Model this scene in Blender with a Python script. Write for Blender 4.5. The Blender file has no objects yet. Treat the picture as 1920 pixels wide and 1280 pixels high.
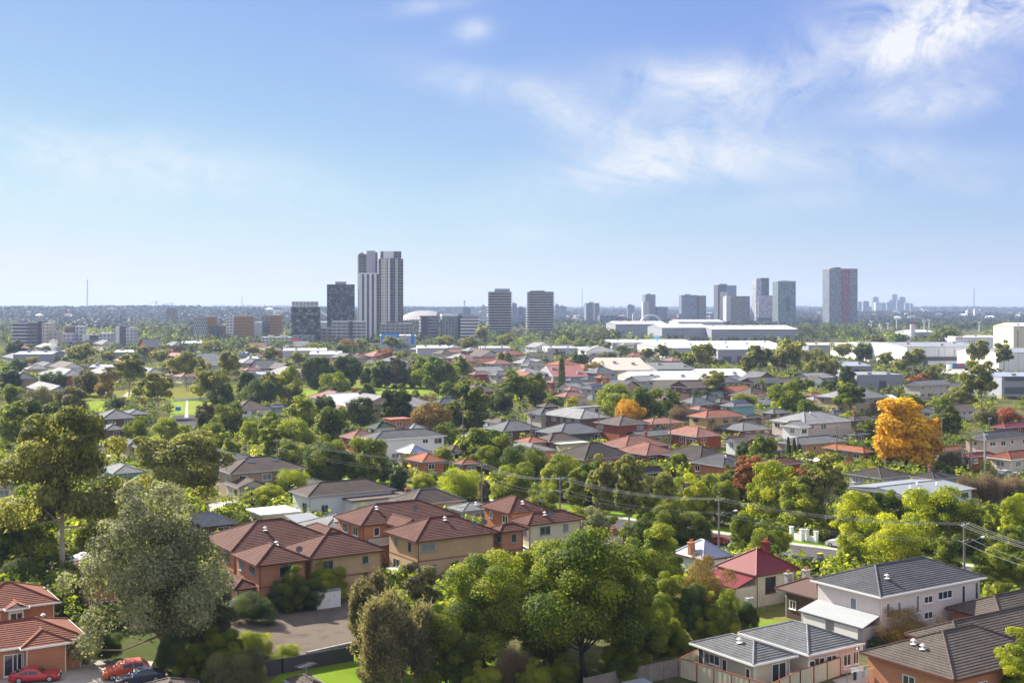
import bpy, math, random
import numpy as np
from mathutils import Vector, Matrix
R = math.radians
F, CH, HZ = 2300.0, 36.0, 575.0        # focal length in photo pixels, camera height, horizon row
S = bpy.context.scene
C = S.collection
rnd = random.Random(7)

def G(px, py, z=0.0):                   # point at height z seen at a photo pixel
    d = F*(CH-z)/(py-HZ)
    return Vector(((px-960)*d/F, d, z))
def D(px, py, d):                       # point at distance d seen at a photo pixel
    return Vector(((px-960)*d/F, d, CH-(py-HZ)*d/F))
def PIX(v):
    return (960+F*v[0]/v[1], HZ+F*(CH-v[2])/v[1])

# ------------------------------------------------------------------ materials
def nodes(name):
    m = bpy.data.materials.new(name); m.use_nodes = True
    nt = m.node_tree; nt.nodes.clear()
    out = nt.nodes.new('ShaderNodeOutputMaterial')
    return m, nt, out
def nn(nt, t, **kw):
    n = nt.nodes.new('ShaderNode'+t)
    for k, v in kw.items():
        if k.startswith('_'): setattr(n, k[1:], v)
        else: n.inputs[k.replace('__', ' ')].default_value = v
    return n
def c4(c): return (c[0], c[1], c[2], 1)
MATS = {}
def M(name, rgb, rough=.8, var=.18, scale=.6, metal=0, rib=0, spec=.3, rgb2=None, fine=3.0, bumpd=.02, lichen=None):
    """weathered paint / tile / brick / metal: two noises vary the colour; rib>0 adds a corrugation along UV u"""
    if name in MATS: return MATS[name]
    m, nt, out = nodes(name); L = nt.links.new
    tc = nn(nt, 'TexCoord')
    n1 = nn(nt, 'TexNoise', Scale=scale, Detail=5.0, Roughness=.65)
    n2 = nn(nt, 'TexNoise', Scale=scale*9, Detail=3.0, Roughness=.6)
    L(tc.outputs['Object'], n1.inputs['Vector']); L(tc.outputs['Object'], n2.inputs['Vector'])
    mx = nn(nt, 'Math', _operation='MULTIPLY_ADD'); mx.inputs[1].default_value = .5
    L(n2.outputs['Fac'], mx.inputs[0])
    hm = nn(nt, 'Math', _operation='MULTIPLY'); hm.inputs[1].default_value = .5
    L(n1.outputs['Fac'], hm.inputs[0]); L(hm.outputs[0], mx.inputs[2])
    cr = nn(nt, 'ValToRGB'); e = cr.color_ramp.elements
    e[0].position, e[1].position = .32, .68
    b = rgb2 or rgb
    e[0].color = c4([x*(1-var) for x in rgb]); e[1].color = c4([min(.95, x*(1+var)) for x in b])
    L(mx.outputs[0], cr.inputs['Fac'])
    p = nn(nt, 'BsdfPrincipled', Roughness=rough, Metallic=metal)
    p.inputs['Specular IOR Level'].default_value = spec
    if lichen:                               # patches of lichen and rain streaks
        n3 = nn(nt, 'TexNoise', Scale=1.1, Detail=8.0, Roughness=.7); L(tc.outputs['Object'], n3.inputs['Vector'])
        mr = nn(nt, 'MapRange'); mr.inputs[1].default_value = .54; mr.inputs[2].default_value = .68; mr.inputs[4].default_value = .6; L(n3.outputs['Fac'], mr.inputs[0])
        mxc = nn(nt, 'Mix'); mxc.data_type = 'RGBA'; L(mr.outputs[0], mxc.inputs[0]); L(cr.outputs['Color'], mxc.inputs[6]); mxc.inputs[7].default_value = c4(lichen)
        L(mxc.outputs[2], p.inputs['Base Color'])
    else: L(cr.outputs['Color'], p.inputs['Base Color'])
    if rib:
        uv = nn(nt, 'UVMap'); w = nn(nt, 'TexWave', Scale=rib, Distortion=0.0)
        w.wave_type = 'BANDS'; w.bands_direction = 'X'; w.wave_profile = 'SIN'
        L(uv.outputs['UV'], w.inputs['Vector'])
        bp = nn(nt, 'Bump', Strength=.7, Distance=bumpd); L(w.outputs['Fac'], bp.inputs['Height'])
        L(bp.outputs['Normal'], p.inputs['Normal'])
    L(p.outputs[0], out.inputs['Surface'])
    MATS[name] = m; return m
def brick(name, a, b, mortar, bw=.24, bh=.086, ms=.01):
    if name in MATS: return MATS[name]
    m, nt, out = nodes(name); L = nt.links.new
    uv = nn(nt, 'UVMap')
    t = nn(nt, 'TexBrick', Color1=c4(a), Color2=c4(b), Mortar=c4(mortar), Scale=1.0)
    t.inputs['Brick Width'].default_value = bw; t.inputs['Row Height'].default_value = bh
    t.inputs['Mortar Size'].default_value = ms; t.inputs['Bias'].default_value = 0
    L(uv.outputs['UV'], t.inputs['Vector'])
    n = nn(nt, 'TexNoise', Scale=.35, Detail=4.0); L(uv.outputs['UV'], n.inputs['Vector'])
    mr = nn(nt, 'MapRange'); mr.inputs[3].default_value = .75; mr.inputs[4].default_value = 1.2
    L(n.outputs['Fac'], mr.inputs[0])
    mm = nn(nt, 'VectorMath', _operation='SCALE'); L(t.outputs['Color'], mm.inputs[0]); L(mr.outputs[0], mm.inputs['Scale'])
    p = nn(nt, 'BsdfPrincipled', Roughness=.9); L(mm.outputs[0], p.inputs['Base Color'])
    L(p.outputs[0], out.inputs['Surface'])
    MATS[name] = m; return m
def facade(name, g1, g2, frame, w=3.2, h=3.0, ms=.35, rough=.25, off=0.0, bias=0.0, spec=.5):
    """a grid of window bays: two glass tones picked per bay, solid frames between (UV in metres)"""
    if name in MATS: return MATS[name]
    m, nt, out = nodes(name); L = nt.links.new
    uv = nn(nt, 'UVMap')
    t = nn(nt, 'TexBrick', Color1=c4(g1), Color2=c4(g2), Mortar=c4(frame), Scale=1.0)
    t.offset = off; t.inputs['Brick Width'].default_value = w; t.inputs['Row Height'].default_value = h
    t.inputs['Mortar Size'].default_value = ms; t.inputs['Mortar Smooth'].default_value = .0; t.inputs['Bias'].default_value = bias
    L(uv.outputs['UV'], t.inputs['Vector'])
    p = nn(nt, 'BsdfPrincipled', Roughness=rough); p.inputs['Specular IOR Level'].default_value = spec
    L(t.outputs['Color'], p.inputs['Base Color'])
    mr = nn(nt, 'MapRange'); mr.inputs[3].default_value = rough; mr.inputs[4].default_value = .8
    L(t.outputs['Fac'], mr.inputs[0]); L(mr.outputs[0], p.inputs['Roughness'])
    L(p.outputs[0], out.inputs['Surface'])
    MATS[name] = m; return m
def leafmat(name, a, b, trans=.45, tcol=None, objvar=.25):
    if name in MATS: return MATS[name]
    m, nt, out = nodes(name); L = nt.links.new
    at = nn(nt, 'Attribute'); at.attribute_name = 'tint'
    oi = nn(nt, 'ObjectInfo')
    ad = nn(nt, 'Math', _operation='MULTIPLY_ADD'); ad.inputs[1].default_value = objvar; 
    sb = nn(nt, 'Math', _operation='SUBTRACT'); sb.inputs[1].default_value = .5
    L(oi.outputs['Random'], sb.inputs[0]); L(sb.outputs[0], ad.inputs[0]); L(at.outputs['Fac'], ad.inputs[2])
    cr = nn(nt, 'ValToRGB'); e = cr.color_ramp.elements
    e[0].position, e[1].position = .05, .95; e[0].color = c4(a); e[1].color = c4(b)
    L(ad.outputs[0], cr.inputs['Fac'])
    p = nn(nt, 'BsdfPrincipled', Roughness=.6); p.inputs['Specular IOR Level'].default_value = .1
    L(cr.outputs['Color'], p.inputs['Base Color'])
    tr = nn(nt, 'BsdfTranslucent')
    tv = nn(nt, 'VectorMath', _operation='MULTIPLY'); L(cr.outputs['Color'], tv.inputs[0])
    tv.inputs[1].default_value = tcol or (1.85, 1.9, .8)
    L(tv.outputs[0], tr.inputs['Color'])
    mx = nn(nt, 'MixShader', Fac=trans); L(p.outputs[0], mx.inputs[1]); L(tr.outputs[0], mx.inputs[2])
    L(mx.outputs[0], out.inputs['Surface'])
    MATS[name] = m; return m
def glassy(name, rgb, rough=.08, spec=.6):
    if name in MATS: return MATS[name]
    m, nt, out = nodes(name)
    p = nn(nt, 'BsdfPrincipled', Roughness=rough, Base__Color=c4(rgb)); p.inputs['Specular IOR Level'].default_value = spec
    nt.links.new(p.outputs[0], out.inputs['Surface']); MATS[name] = m; return m
def carpaint(name, rgb):
    if name in MATS: return MATS[name]
    m, nt, out = nodes(name)
    p = nn(nt, 'BsdfPrincipled', Roughness=.35, Base__Color=c4(rgb)); p.inputs['Coat Weight'].default_value = .6; p.inputs['Coat Roughness'].default_value = .08
    nt.links.new(p.outputs[0], out.inputs['Surface']); MATS[name] = m; return m

# ------------------------------------------------------------------ mesh builder
class MB:
    def __init__(s): s.v = []; s.f = []; s.uv = []
    def poly(s, pts, uv=None):
        n = len(s.v); s.v += [tuple(p) for p in pts]; s.f.append(tuple(range(n, n+len(pts))))
        if uv is None:
            p0 = Vector(pts[0]); nrm = (Vector(pts[1])-p0).cross(Vector(pts[2])-p0)
            if nrm.length < 1e-9 and len(pts) > 3: nrm = (Vector(pts[2])-p0).cross(Vector(pts[3])-p0)
            if nrm.length < 1e-9: nrm = Vector((0, 0, 1))
            nrm.normalize()
            if abs(nrm.z) > .97: e = Vector((1, 0, 0))
            else: e = Vector((0, 0, 1)).cross(nrm).normalized()
            w = nrm.cross(e)
            uv = [(Vector(p).dot(e), Vector(p).dot(w)) for p in pts]
        s.uv += uv
    def quad(s, a, b, c, d): s.poly([a, b, c, d])
    def box(s, x0, x1, y0, y1, z0, z1, bottom=True):
        a, b, c, d = (x0, y0), (x1, y0), (x1, y1), (x0, y1)
        for p, q in ((a, b), (b, c), (c, d), (d, a)):
            s.poly([(*p, z0), (*q, z0), (*q, z1), (*p, z1)])
        s.poly([(*a, z1), (*b, z1), (*c, z1), (*d, z1)])
        if bottom: s.poly([(*d, z0), (*c, z0), (*b, z0), (*a, z0)])
    def prism(s, pts, z0, z1, cap=True):            # pts: ccw outline (x, y)
        n = len(pts)
        u = 0
        for i in range(n):
            p, q = pts[i], pts[(i+1) % n]; l = math.dist(p, q)
            s.poly([(*p, z0), (*q, z0), (*q, z1), (*p, z1)], [(u, z0), (u+l, z0), (u+l, z1), (u, z1)]); u += l
        if cap:
            s.poly([(*p, z1) for p in pts]); s.poly([(*p, z0) for p in reversed(pts)])
    def bar(s, a, b, r, r2=None, n=6, caps=True):   # tapered tube
        a, b = Vector(a), Vector(b); r2 = r if r2 is None else r2
        d = (b-a).normalized(); x = d.orthogonal().normalized(); y = d.cross(x)
        A = [a+(x*math.cos(t)+y*math.sin(t))*r for t in [2*math.pi*i/n for i in range(n)]]
        B = [b+(x*math.cos(t)+y*math.sin(t))*r2 for t in [2*math.pi*i/n for i in range(n)]]
        for i in range(n): s.poly([A[i], A[(i+1) % n], B[(i+1) % n], B[i]])
        if caps and n <= 8: s.poly(list(reversed(A))); s.poly(B)
    def sphere(s, c, rx, ry, rz, n=10, m=6):
        c = Vector(c)
        def P(i, j):
            t = math.pi*i/m; q = 2*math.pi*j/n
            return c+Vector((rx*math.sin(t)*math.cos(q), ry*math.sin(t)*math.sin(q), -rz*math.cos(t)))
        for i in range(m):
            for j in range(n):
                if i == 0: s.poly([P(0, 0), P(1, j+1), P(1, j)])
                elif i == m-1: s.poly([P(i, j), P(i, j+1), P(m, 0)])
                else: s.poly([P(i, j), P(i, j+1), P(i+1, j+1), P(i+1, j)])
    def mesh(s, name, mat):
        me = bpy.data.meshes.new(name); me.from_pydata(s.v, [], s.f)
        u = me.uv_layers.new(name='UVMap'); u.data.foreach_set('uv', np.array(s.uv, dtype=np.float32).ravel())
        me.materials.append(mat); me.update(); return me
    def build(s, name, mat, parent=None, smooth=False):
        me = s.mesh(name, mat)
        if smooth: me.polygons.foreach_set('use_smooth', [True]*len(me.polygons))
        o = bpy.data.objects.new(name, me); C.objects.link(o)
        if parent: o.parent = parent
        return o
ALL = []
def tag(o, label=None, cat=None, group=None, kind=None):
    if label: o['label'] = label
    if cat: o['category'] = cat
    if group: o['group'] = group
    if kind: o['kind'] = kind
    ALL.append(o); return o
def thing(name, label, cat, loc=(0, 0, 0), rz=0, group=None):
    o = bpy.data.objects.new(name, None); C.objects.link(o); o.empty_display_size = .5
    o.location = loc; o.rotation_euler = (0, 0, rz); return tag(o, label, cat, group)
def inst(name, me, parent, loc=(0, 0, 0), rz=0, scale=None):
    o = bpy.data.objects.new(name, me); C.objects.link(o); o.parent = parent
    o.location = loc; o.rotation_euler = (0, 0, rz)
    if scale: o.scale = scale
    return o
def copy_tree(o, parent=None):
    c = o.copy(); C.objects.link(c); c.parent = parent
    for ch in list(o.children): copy_tree(ch, c)
    return c
LAND = []            # (px, py, phrase) landmarks used to word the labels of trees and small things

# ------------------------------------------------------------------ camera, sun, sky
cam = bpy.data.cameras.new('camera'); co = bpy.data.objects.new('camera', cam); C.objects.link(co)
cam.sensor_width = 36; cam.lens = 36*F/1920; cam.shift_y = -(640-HZ)/1920
co.location = (0, 0, CH); co.rotation_euler = (R(90), 0, 0); cam.clip_end = 30000; S.camera = co
SUN_AZ, SUN_EL = R(43), R(34)            # degrees left of the view, height
sd = Vector((-math.sin(SUN_AZ)*math.cos(SUN_EL), math.cos(SUN_AZ)*math.cos(SUN_EL), math.sin(SUN_EL)))
sun = bpy.data.lights.new('sun', 'SUN'); sun.energy = 5.0; sun.angle = R(.53); sun.color = (1, .93, .82)
so = bpy.data.objects.new('sun', sun); C.objects.link(so); so.rotation_euler = sd.to_track_quat('Z', 'Y').to_euler(); so.location = (0, 0, 300)
W = bpy.data.worlds.new('World'); S.world = W; W.use_nodes = True
nt = W.node_tree; nt.nodes.clear(); L = nt.links.new
wo = nt.nodes.new('ShaderNodeOutputWorld'); bg = nt.nodes.new('ShaderNodeBackground'); bg.inputs['Strength'].default_value = .06
sky = nt.nodes.new('ShaderNodeTexSky'); sky.sky_type = 'NISHITA'; sky.sun_disc = False
sky.sun_elevation = SUN_EL; sky.sun_rotation = -SUN_AZ; sky.altitude = 50; sky.air_density = 1.0; sky.dust_density = .15; sky.ozone_density = 3.0
def mth(op, a, b=None, c=None):
    n = nt.nodes.new('ShaderNodeMath'); n.operation = op
    for i, x in enumerate((a, b, c)):
        if x is None: continue
        if isinstance(x, (int, float)): n.inputs[i].default_value = x
        else: L(x, n.inputs[i])
    return n.outputs[0]
tc = nt.nodes.new('ShaderNodeTexCoord'); sx = nt.nodes.new('ShaderNodeSeparateXYZ'); L(tc.outputs['Generated'], sx.inputs[0])
yy = mth('MAXIMUM', sx.outputs[1], .12)
U = mth('DIVIDE', sx.outputs[0], yy); V = mth('DIVIDE', sx.outputs[2], yy)
def cl_noise(su, sv, rot, scale, detail=7, rough=.6, dist=.6):
    cu, su_ = math.cos(rot), math.sin(rot)
    a = mth('ADD', mth('MULTIPLY', U, cu*su), mth('MULTIPLY', V, su_*su))
    b = mth('ADD', mth('MULTIPLY', U, -su_*sv), mth('MULTIPLY', V, cu*sv))
    cb = nt.nodes.new('ShaderNodeCombineXYZ'); L(a, cb.inputs[0]); L(b, cb.inputs[1])
    n = nt.nodes.new('ShaderNodeTexNoise'); L(cb.outputs[0], n.inputs['Vector'])
    n.inputs['Scale'].default_value = scale; n.inputs['Detail'].default_value = detail; n.inputs['Roughness'].default_value = rough; n.inputs['Distortion'].default_value = dist
    return n.outputs['Fac']
nA = cl_noise(1, 2.4, R(-16), 8, 10, .66, .9); nB = cl_noise(1, 1.3, R(22), 15, 12, .68, .55)
# (px, py, rx, ry, tilt deg, weight, puffiness) of each cloud in the sky
CLOUDS = [(1770, 25, 240, 85, 16, .85, .9), (1660, 95, 110, 45, 10, .55, 1), (1755, 188, 175, 40, 8, .55, .8), (1495, 168, 30, 20, 0, .45, .8), (1890, 5, 150, 60, 20, .7, .9),
          (1285, 148, 150, 45, -4, .55, .5), (1300, 235, 190, 75, 24, .6, .3), (1075, 215, 140, 45, -12, .52, .2), (1150, 330, 220, 45, 10, .42, 0),
          (1450, 310, 300, 40, 2, .36, 0), (1660, 290, 220, 32, -4, .3, 0), (890, 150, 170, 34, -10, .3, 0), (885, 58, 38, 22, 10, .5, .7), (800, 10, 95, 16, 8, .4, .6),
          (190, 280, 300, 50, -6, .34, 0), (330, 330, 380, 60, -8, .22, 0), (80, 350, 240, 50, 0, .2, 0), (1480, 380, 190, 26, 4, .2, 0), (990, 440, 90, 20, 0, .22, 0), (1820, 345, 180, 22, -3, .22, 0)]
dens = None
for (px, py, rx, ry, tl, wt, pf) in CLOUDS:
    u0, v0 = (px-960)/F, (HZ-py)/F; c_, s_ = math.cos(R(tl)), math.sin(R(tl))
    du = mth('SUBTRACT', U, u0); dv = mth('SUBTRACT', V, v0)
    a = mth('ADD', mth('MULTIPLY', du, c_*F/rx), mth('MULTIPLY', dv, s_*F/rx))
    b = mth('ADD', mth('MULTIPLY', du, -s_*F/ry), mth('MULTIPLY', dv, c_*F/ry))
    q = mth('EXPONENT', mth('MULTIPLY', mth('ADD', mth('MULTIPLY', a, a), mth('MULTIPLY', b, b)), -1.0))
    ns = mth('ADD', mth('MULTIPLY', nB, .45+.35*pf), mth('MULTIPLY', nA, .55-.35*pf))
    k = mth('MULTIPLY', q, mth('MAXIMUM', mth('MULTIPLY_ADD', ns, 5.0, -1.8), 0.0))
    k = mth('MULTIPLY', k, wt)
    dens = k if dens is None else mth('ADD', dens, k)
dens = mth('MULTIPLY', mth('MINIMUM', dens, 1.0), mth('GREATER_THAN', sx.outputs[1], .12))
dens = mth('MULTIPLY', dens, .92)
# unseen bright cloud added overhead and behind the camera to lift the fill light
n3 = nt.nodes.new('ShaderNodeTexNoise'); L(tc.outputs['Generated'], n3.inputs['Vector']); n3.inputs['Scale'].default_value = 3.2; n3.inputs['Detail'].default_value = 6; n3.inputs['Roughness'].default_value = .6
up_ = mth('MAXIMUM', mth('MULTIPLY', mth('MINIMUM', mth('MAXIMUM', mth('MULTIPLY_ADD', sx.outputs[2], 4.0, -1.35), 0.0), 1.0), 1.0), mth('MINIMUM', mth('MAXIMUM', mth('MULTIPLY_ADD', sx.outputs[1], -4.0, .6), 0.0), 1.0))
ov_fill = mth('MULTIPLY', up_, mth('MINIMUM', mth('MAXIMUM', mth('MULTIPLY_ADD', n3.outputs['Fac'], 4.0, -1.35), 0.0), .92))

EXPO, STR = 1.42, 0.06
kk = 1/(STR*2**EXPO)
ss = nt.nodes.new('ShaderNodeSeparateColor'); L(sky.outputs[0], ss.inputs[0]); cc_ = nt.nodes.new('ShaderNodeCombineColor')
# the photograph's own tone curve for the sky: red and green held back towards the sun, blue kept full
for i, (mul, pw, lim) in enumerate(((.112, .88, .85), (.1035, .95, .86), (.468, .30, .965))):
    q = mth('MULTIPLY', mth('POWER', ss.outputs[i], pw), mul)
    n = nt.nodes.new('ShaderNodeMath'); n.operation = 'SMOOTH_MIN'; L(q, n.inputs[0]); n.inputs[1].default_value = lim; n.inputs[2].default_value = .25
    L(mth('MULTIPLY', n.outputs[0], kk), cc_.inputs[i])
CLOUDCOL = (.96*kk, .97*kk, .99*kk)
mixc = nt.nodes.new('ShaderNodeMix'); mixc.data_type = 'RGBA'; L(dens, mixc.inputs[0]); L(cc_.outputs[0], mixc.inputs[6]); mixc.inputs[7].default_value = c4(CLOUDCOL)
mixo = nt.nodes.new('ShaderNodeMix'); mixo.data_type = 'RGBA'; L(ov_fill, mixo.inputs[0]); L(mixc.outputs[2], mixo.inputs[6]); mixo.inputs[7].default_value = c4([1.2*x for x in CLOUDCOL])
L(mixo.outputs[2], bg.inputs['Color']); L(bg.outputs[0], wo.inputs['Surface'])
S.view_settings.view_transform = 'Standard'; S.view_settings.look = 'None'; S.view_settings.exposure = EXPO; S.view_settings.gamma = 1
S.render.engine = 'CYCLES'
S.cycles.use_denoising = True
S.cycles.max_bounces = 6; S.cycles.diffuse_bounces = 3; S.cycles.transmission_bounces = 4; S.cycles.volume_bounces = 0; S.cycles.transparent_max_bounces = 8
# ------------------------------------------------------------------ trees
def leaves_mesh(name, Cn, U_, V_, tint, mat):
    n = len(Cn)
    v = np.empty((n, 4, 3), np.float32)
    v[:, 0] = Cn-U_; v[:, 1] = Cn-V_; v[:, 2] = Cn+U_; v[:, 3] = Cn+V_
    me = bpy.data.meshes.new(name)
    me.vertices.add(n*4); me.vertices.foreach_set('co', v.ravel())
    me.loops.add(n*4); me.loops.foreach_set('vertex_index', np.arange(n*4, dtype=np.int32))
    me.polygons.add(n); me.polygons.foreach_set('loop_start', np.arange(0, n*4, 4, dtype=np.int32))
    at = me.attributes.new('tint', 'FLOAT', 'POINT'); at.data.foreach_set('value', np.repeat(tint, 4).astype(np.float32))
    me.materials.append(mat); me.update(); return me
def unit(a): return a/np.maximum(np.linalg.norm(a, axis=1, keepdims=True), 1e-6)
def oriented(rg, nrm, ls, stretch=1.0, jit=.5):
    n = len(nrm)
    nr = unit(nrm+jit*rg.normal(size=(n, 3)))
    a = unit(np.cross(nr, rg.normal(size=(n, 3)))); b = np.cross(nr, a)
    sz = ls*np.clip(rg.lognormal(-.12, .38, (n, 1)), .4, 1.6)
    return a*sz*.62*stretch, b*sz*.5/stretch
# kind: crown base (share of height), number of clumps, clump size, spread, flatness, leaf upness, droop
KIND = {
 'round': dict(cb=.03, K=64, cr=.135, sh=(.62, .95), fl=.8, zz=-.9, hz=.42),
 'dome':  dict(cb=.03, K=60, cr=.14, sh=(.66, .95), fl=.72, zz=-.75, hz=.36),
 'gum':   dict(cb=.28, K=40, cr=.105, sh=(.35, 1.0), fl=.75, zz=-.9, hz=.5),
 'full':  dict(cb=.03, K=80, cr=.105, sh=(.4, 1.0), fl=.85, zz=-.95, hz=.45),
 'open':  dict(cb=.26, K=40, cr=.115, sh=(.55, 1.0), fl=.6, zz=-.35, hz=.45),
 'tall':  dict(cb=.16, K=52, cr=.15, sh=(.3, .95), fl=1.1, zz=-.95, hz=.5),
 'spire': dict(cb=.04, K=95, cr=.095, sh=(.4, 1.0), fl=.85, zz=-.95, hz=.40, taper=.5),
 'roundt': dict(cb=.2, K=70, cr=.125, sh=(.55, .97), fl=.8, zz=-.8, hz=.40),
 'bush':  dict(cb=.0, K=44, cr=.155, sh=(.35, 1.08), fl=.8, zz=-.5, hz=.35),
}
def crown_mesh(name, kind, H, Wd, n, ls, mat, seed, jit=.55, stretch=1.0, dense=1.0):
    rg = np.random.default_rng(seed); k = KIND[kind]
    cb = k['cb']*H; ch = H-cb
    K = int(k['K']*dense)
    dirs = unit(rg.normal(size=(K*6, 3))); dirs = dirs[dirs[:, 2] > k['zz']][:K]; K = len(dirs)
    rr = rg.uniform(*k['sh'], (K, 1))
    az = np.arctan2(dirs[:, 1:2], dirs[:, 0:1])
    lob = 1+.16*np.sin(3*az+rg.uniform(0, 6))+.10*np.sin(5*az+rg.uniform(0, 6))+.10*rg.normal(size=(K, 1))
    cR = Wd*k['cr']*rg.uniform(.6, 1.4, (K, 1))
    zc = cb+ch*k['hz']; up = H-zc-.4*Wd*k['cr']; dn = zc-cb
    cc = dirs*rr*lob*np.array([[Wd*.40, Wd*.40, 1.0]])
    if 'taper' in k: cc[:, :2] *= (1-k['taper']*np.clip(cc[:, 2:3], -.3, 1))
    cc[:, 2] = np.where(cc[:, 2] > 0, cc[:, 2]*up, cc[:, 2]*dn)+zc
    cc[:, 2] = np.clip(cc[:, 2], cb+.5*cR[:, 0], H-cR[:, 0]*k['fl'])
    ctint = rg.uniform(.1, .85, K)
    wts = (cR[:, 0]**2); wts /= wts.sum()
    ci = rg.choice(K, n, p=wts)
    d = rg.normal(size=(n, 3))+.55*unit(dirs)[ci]+np.array([[0, 0, .35]]); d = unit(d)
    r = rg.uniform(.0, 1, (n, 1))**.2
    r = r*(1+.10*rg.normal(size=(n, 1)))
    off = d*r*cR[ci]; off[:, 2] *= k['fl']
    P = cc[ci]+off
    m = max(8, n//14); q = unit(rg.normal(size=(m, 3)))*rg.uniform(.1, .75, (m, 1))          # inner leaves that close the crown
    P[:m] = q*np.array([[Wd*.38, Wd*.38, 1]]); P[:m, 2] = np.where(q[:, 2] > 0, q[:, 2]*up, q[:, 2]*dn)+zc
    rad = np.hypot(P[:, 0], P[:, 1]); sc_ = (Wd/2)/np.percentile(rad, 97); P[:, :2] *= sc_; P[:, 2] = cb+(P[:, 2]-cb)*(H-cb)/(np.percentile(P[:, 2], 99.5)-cb); P[:, 2] = np.maximum(P[:, 2], .08)
    cc = cc*np.array([[sc_*.95, sc_*.95, .97]])
    nrm = d+np.array([[0, 0, .3]])
    U_, V_ = oriented(rg, nrm, ls, stretch, jit)
    t = np.clip(ctint[ci]+rg.normal(0, .22, n), 0, 1)
    return leaves_mesh(name, P, U_, V_, t, mat), cc, cb
def wisp_mesh(name, H, Wd, n, ls, mat, seed, kind='casu'):
    """feathery upright sprays (she-oak), drooping ones or bare twigs"""
    rg = np.random.default_rng(seed); cb = .1*H
    K = 120
    dirs = unit(rg.normal(size=(K, 3))); hump = rg.uniform(-.3, .3, (4, 2))*Wd; hi = rg.integers(0, 4, K); hs = rg.uniform(.6, 1.0, 4)[hi][:, None]; hs[0] = 1
    cc = dirs*np.array([[Wd*.26, Wd*.26, (H-cb)*.47]])*hs*rg.uniform(.5, 1, (K, 1)); cc[:, :2] += hump[hi]; cc[:, 2] += cb+(H-cb)*.48*hs[:, 0]
    ctint = rg.uniform(.15, .85, K)
    ci = rg.integers(0, K, n)
    cR = Wd*.085
    d = rg.normal(size=(n, 3))*np.array([[.6, .6, .9]])*cR
    P = cc[ci]+d
    P[:, 2] = np.clip(P[:, 2], cb*.5, H)
    out = unit(P-np.array([[0, 0, H*.25]]))
    ax = unit(out*.6+np.array([[0, 0, .55]])+.6*rg.normal(size=(n, 3)))
    side = unit(np.cross(ax, rg.normal(size=(n, 3))))
    L_ = ls*rg.uniform(.7, 1.5, (n, 1))
    t = np.clip(ctint[ci]+rg.normal(0, .2, n), 0, 1)
    w = .2 if kind == 'casu' else .07
    return leaves_mesh(name, P, ax*L_, side*L_*w, t, mat), cc, cb
def cone_mesh(name, H, Wd, n, ls, mat, seed, power=1.0):
    rg = np.random.default_rng(seed)
    z = rg.uniform(0, 1, n)**1.25; a = rg.uniform(0, 2*math.pi, n)
    tiers = 1+.16*np.sin(z*46+np.sin(a*3))
    rad = (1-z)**power*Wd/2*tiers*(rg.uniform(.35, 1, n)**.4)*(1+.15*np.sin(a*5+z*9))+.04*Wd
    P = np.stack([rad*np.cos(a), rad*np.sin(a), .04*H+z*.96*H], 1)
    nrm = np.stack([np.cos(a), np.sin(a), np.full(n, .5)], 1)
    U_, V_ = oriented(rg, nrm, ls, 1.2, .5)
    return leaves_mesh(name, P, U_, V_, np.clip(rg.uniform(.1, .9, n), 0, 1), mat), None, 0
def trunk_mesh(name, H, Wd, cb, cc, mat, seed, stems=1, rad=None, nl=14, lean=.05):
    r_ = random.Random(seed); mb = MB()
    rad = rad or (.011*H+.009*Wd)
    for s in range(stems):
        a0 = r_.uniform(0, 6.28); base = Vector((math.cos(a0)*.25*(stems > 1), math.sin(a0)*.25*(stems > 1), -.15))
        fork = max(cb*.9, .14*H); top = Vector((r_.uniform(-lean, lean)*H+base.x*2, r_.uniform(-lean, lean)*H+base.y*2, fork))
        mid = base.lerp(top, .5)+Vector((r_.uniform(-.1, .1), r_.uniform(-.1, .1), 0))*rad*4
        k = 1/math.sqrt(stems)
        mb.bar(base, mid, rad*1.25*k, rad*k, 8, False); mb.bar(mid, top, rad*k, rad*.8*k, 8, False)
        apex = Vector((top.x*1.2, top.y*1.2, fork+(H-fork)*.55)); mb.bar(top, apex, rad*.8*k, rad*.3*k, 6, False)
        if cc is not None and len(cc):
            for i in r_.sample(range(len(cc)), min(nl, len(cc))):
                c = Vector(cc[i]); st = top.lerp(apex, r_.uniform(0, .7)); m2 = st.lerp(c, .55)+Vector((0, 0, -.04*H))
                q = rad*r_.uniform(.3, .5)*k
                mb.bar(st, m2, q, q*.65, 5, False); mb.bar(m2, c, q*.65, q*.2, 4, False)
    me = mb.mesh(name, mat)
    me.polygons.foreach_set('use_smooth', [True]*len(me.polygons)); return me
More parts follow.
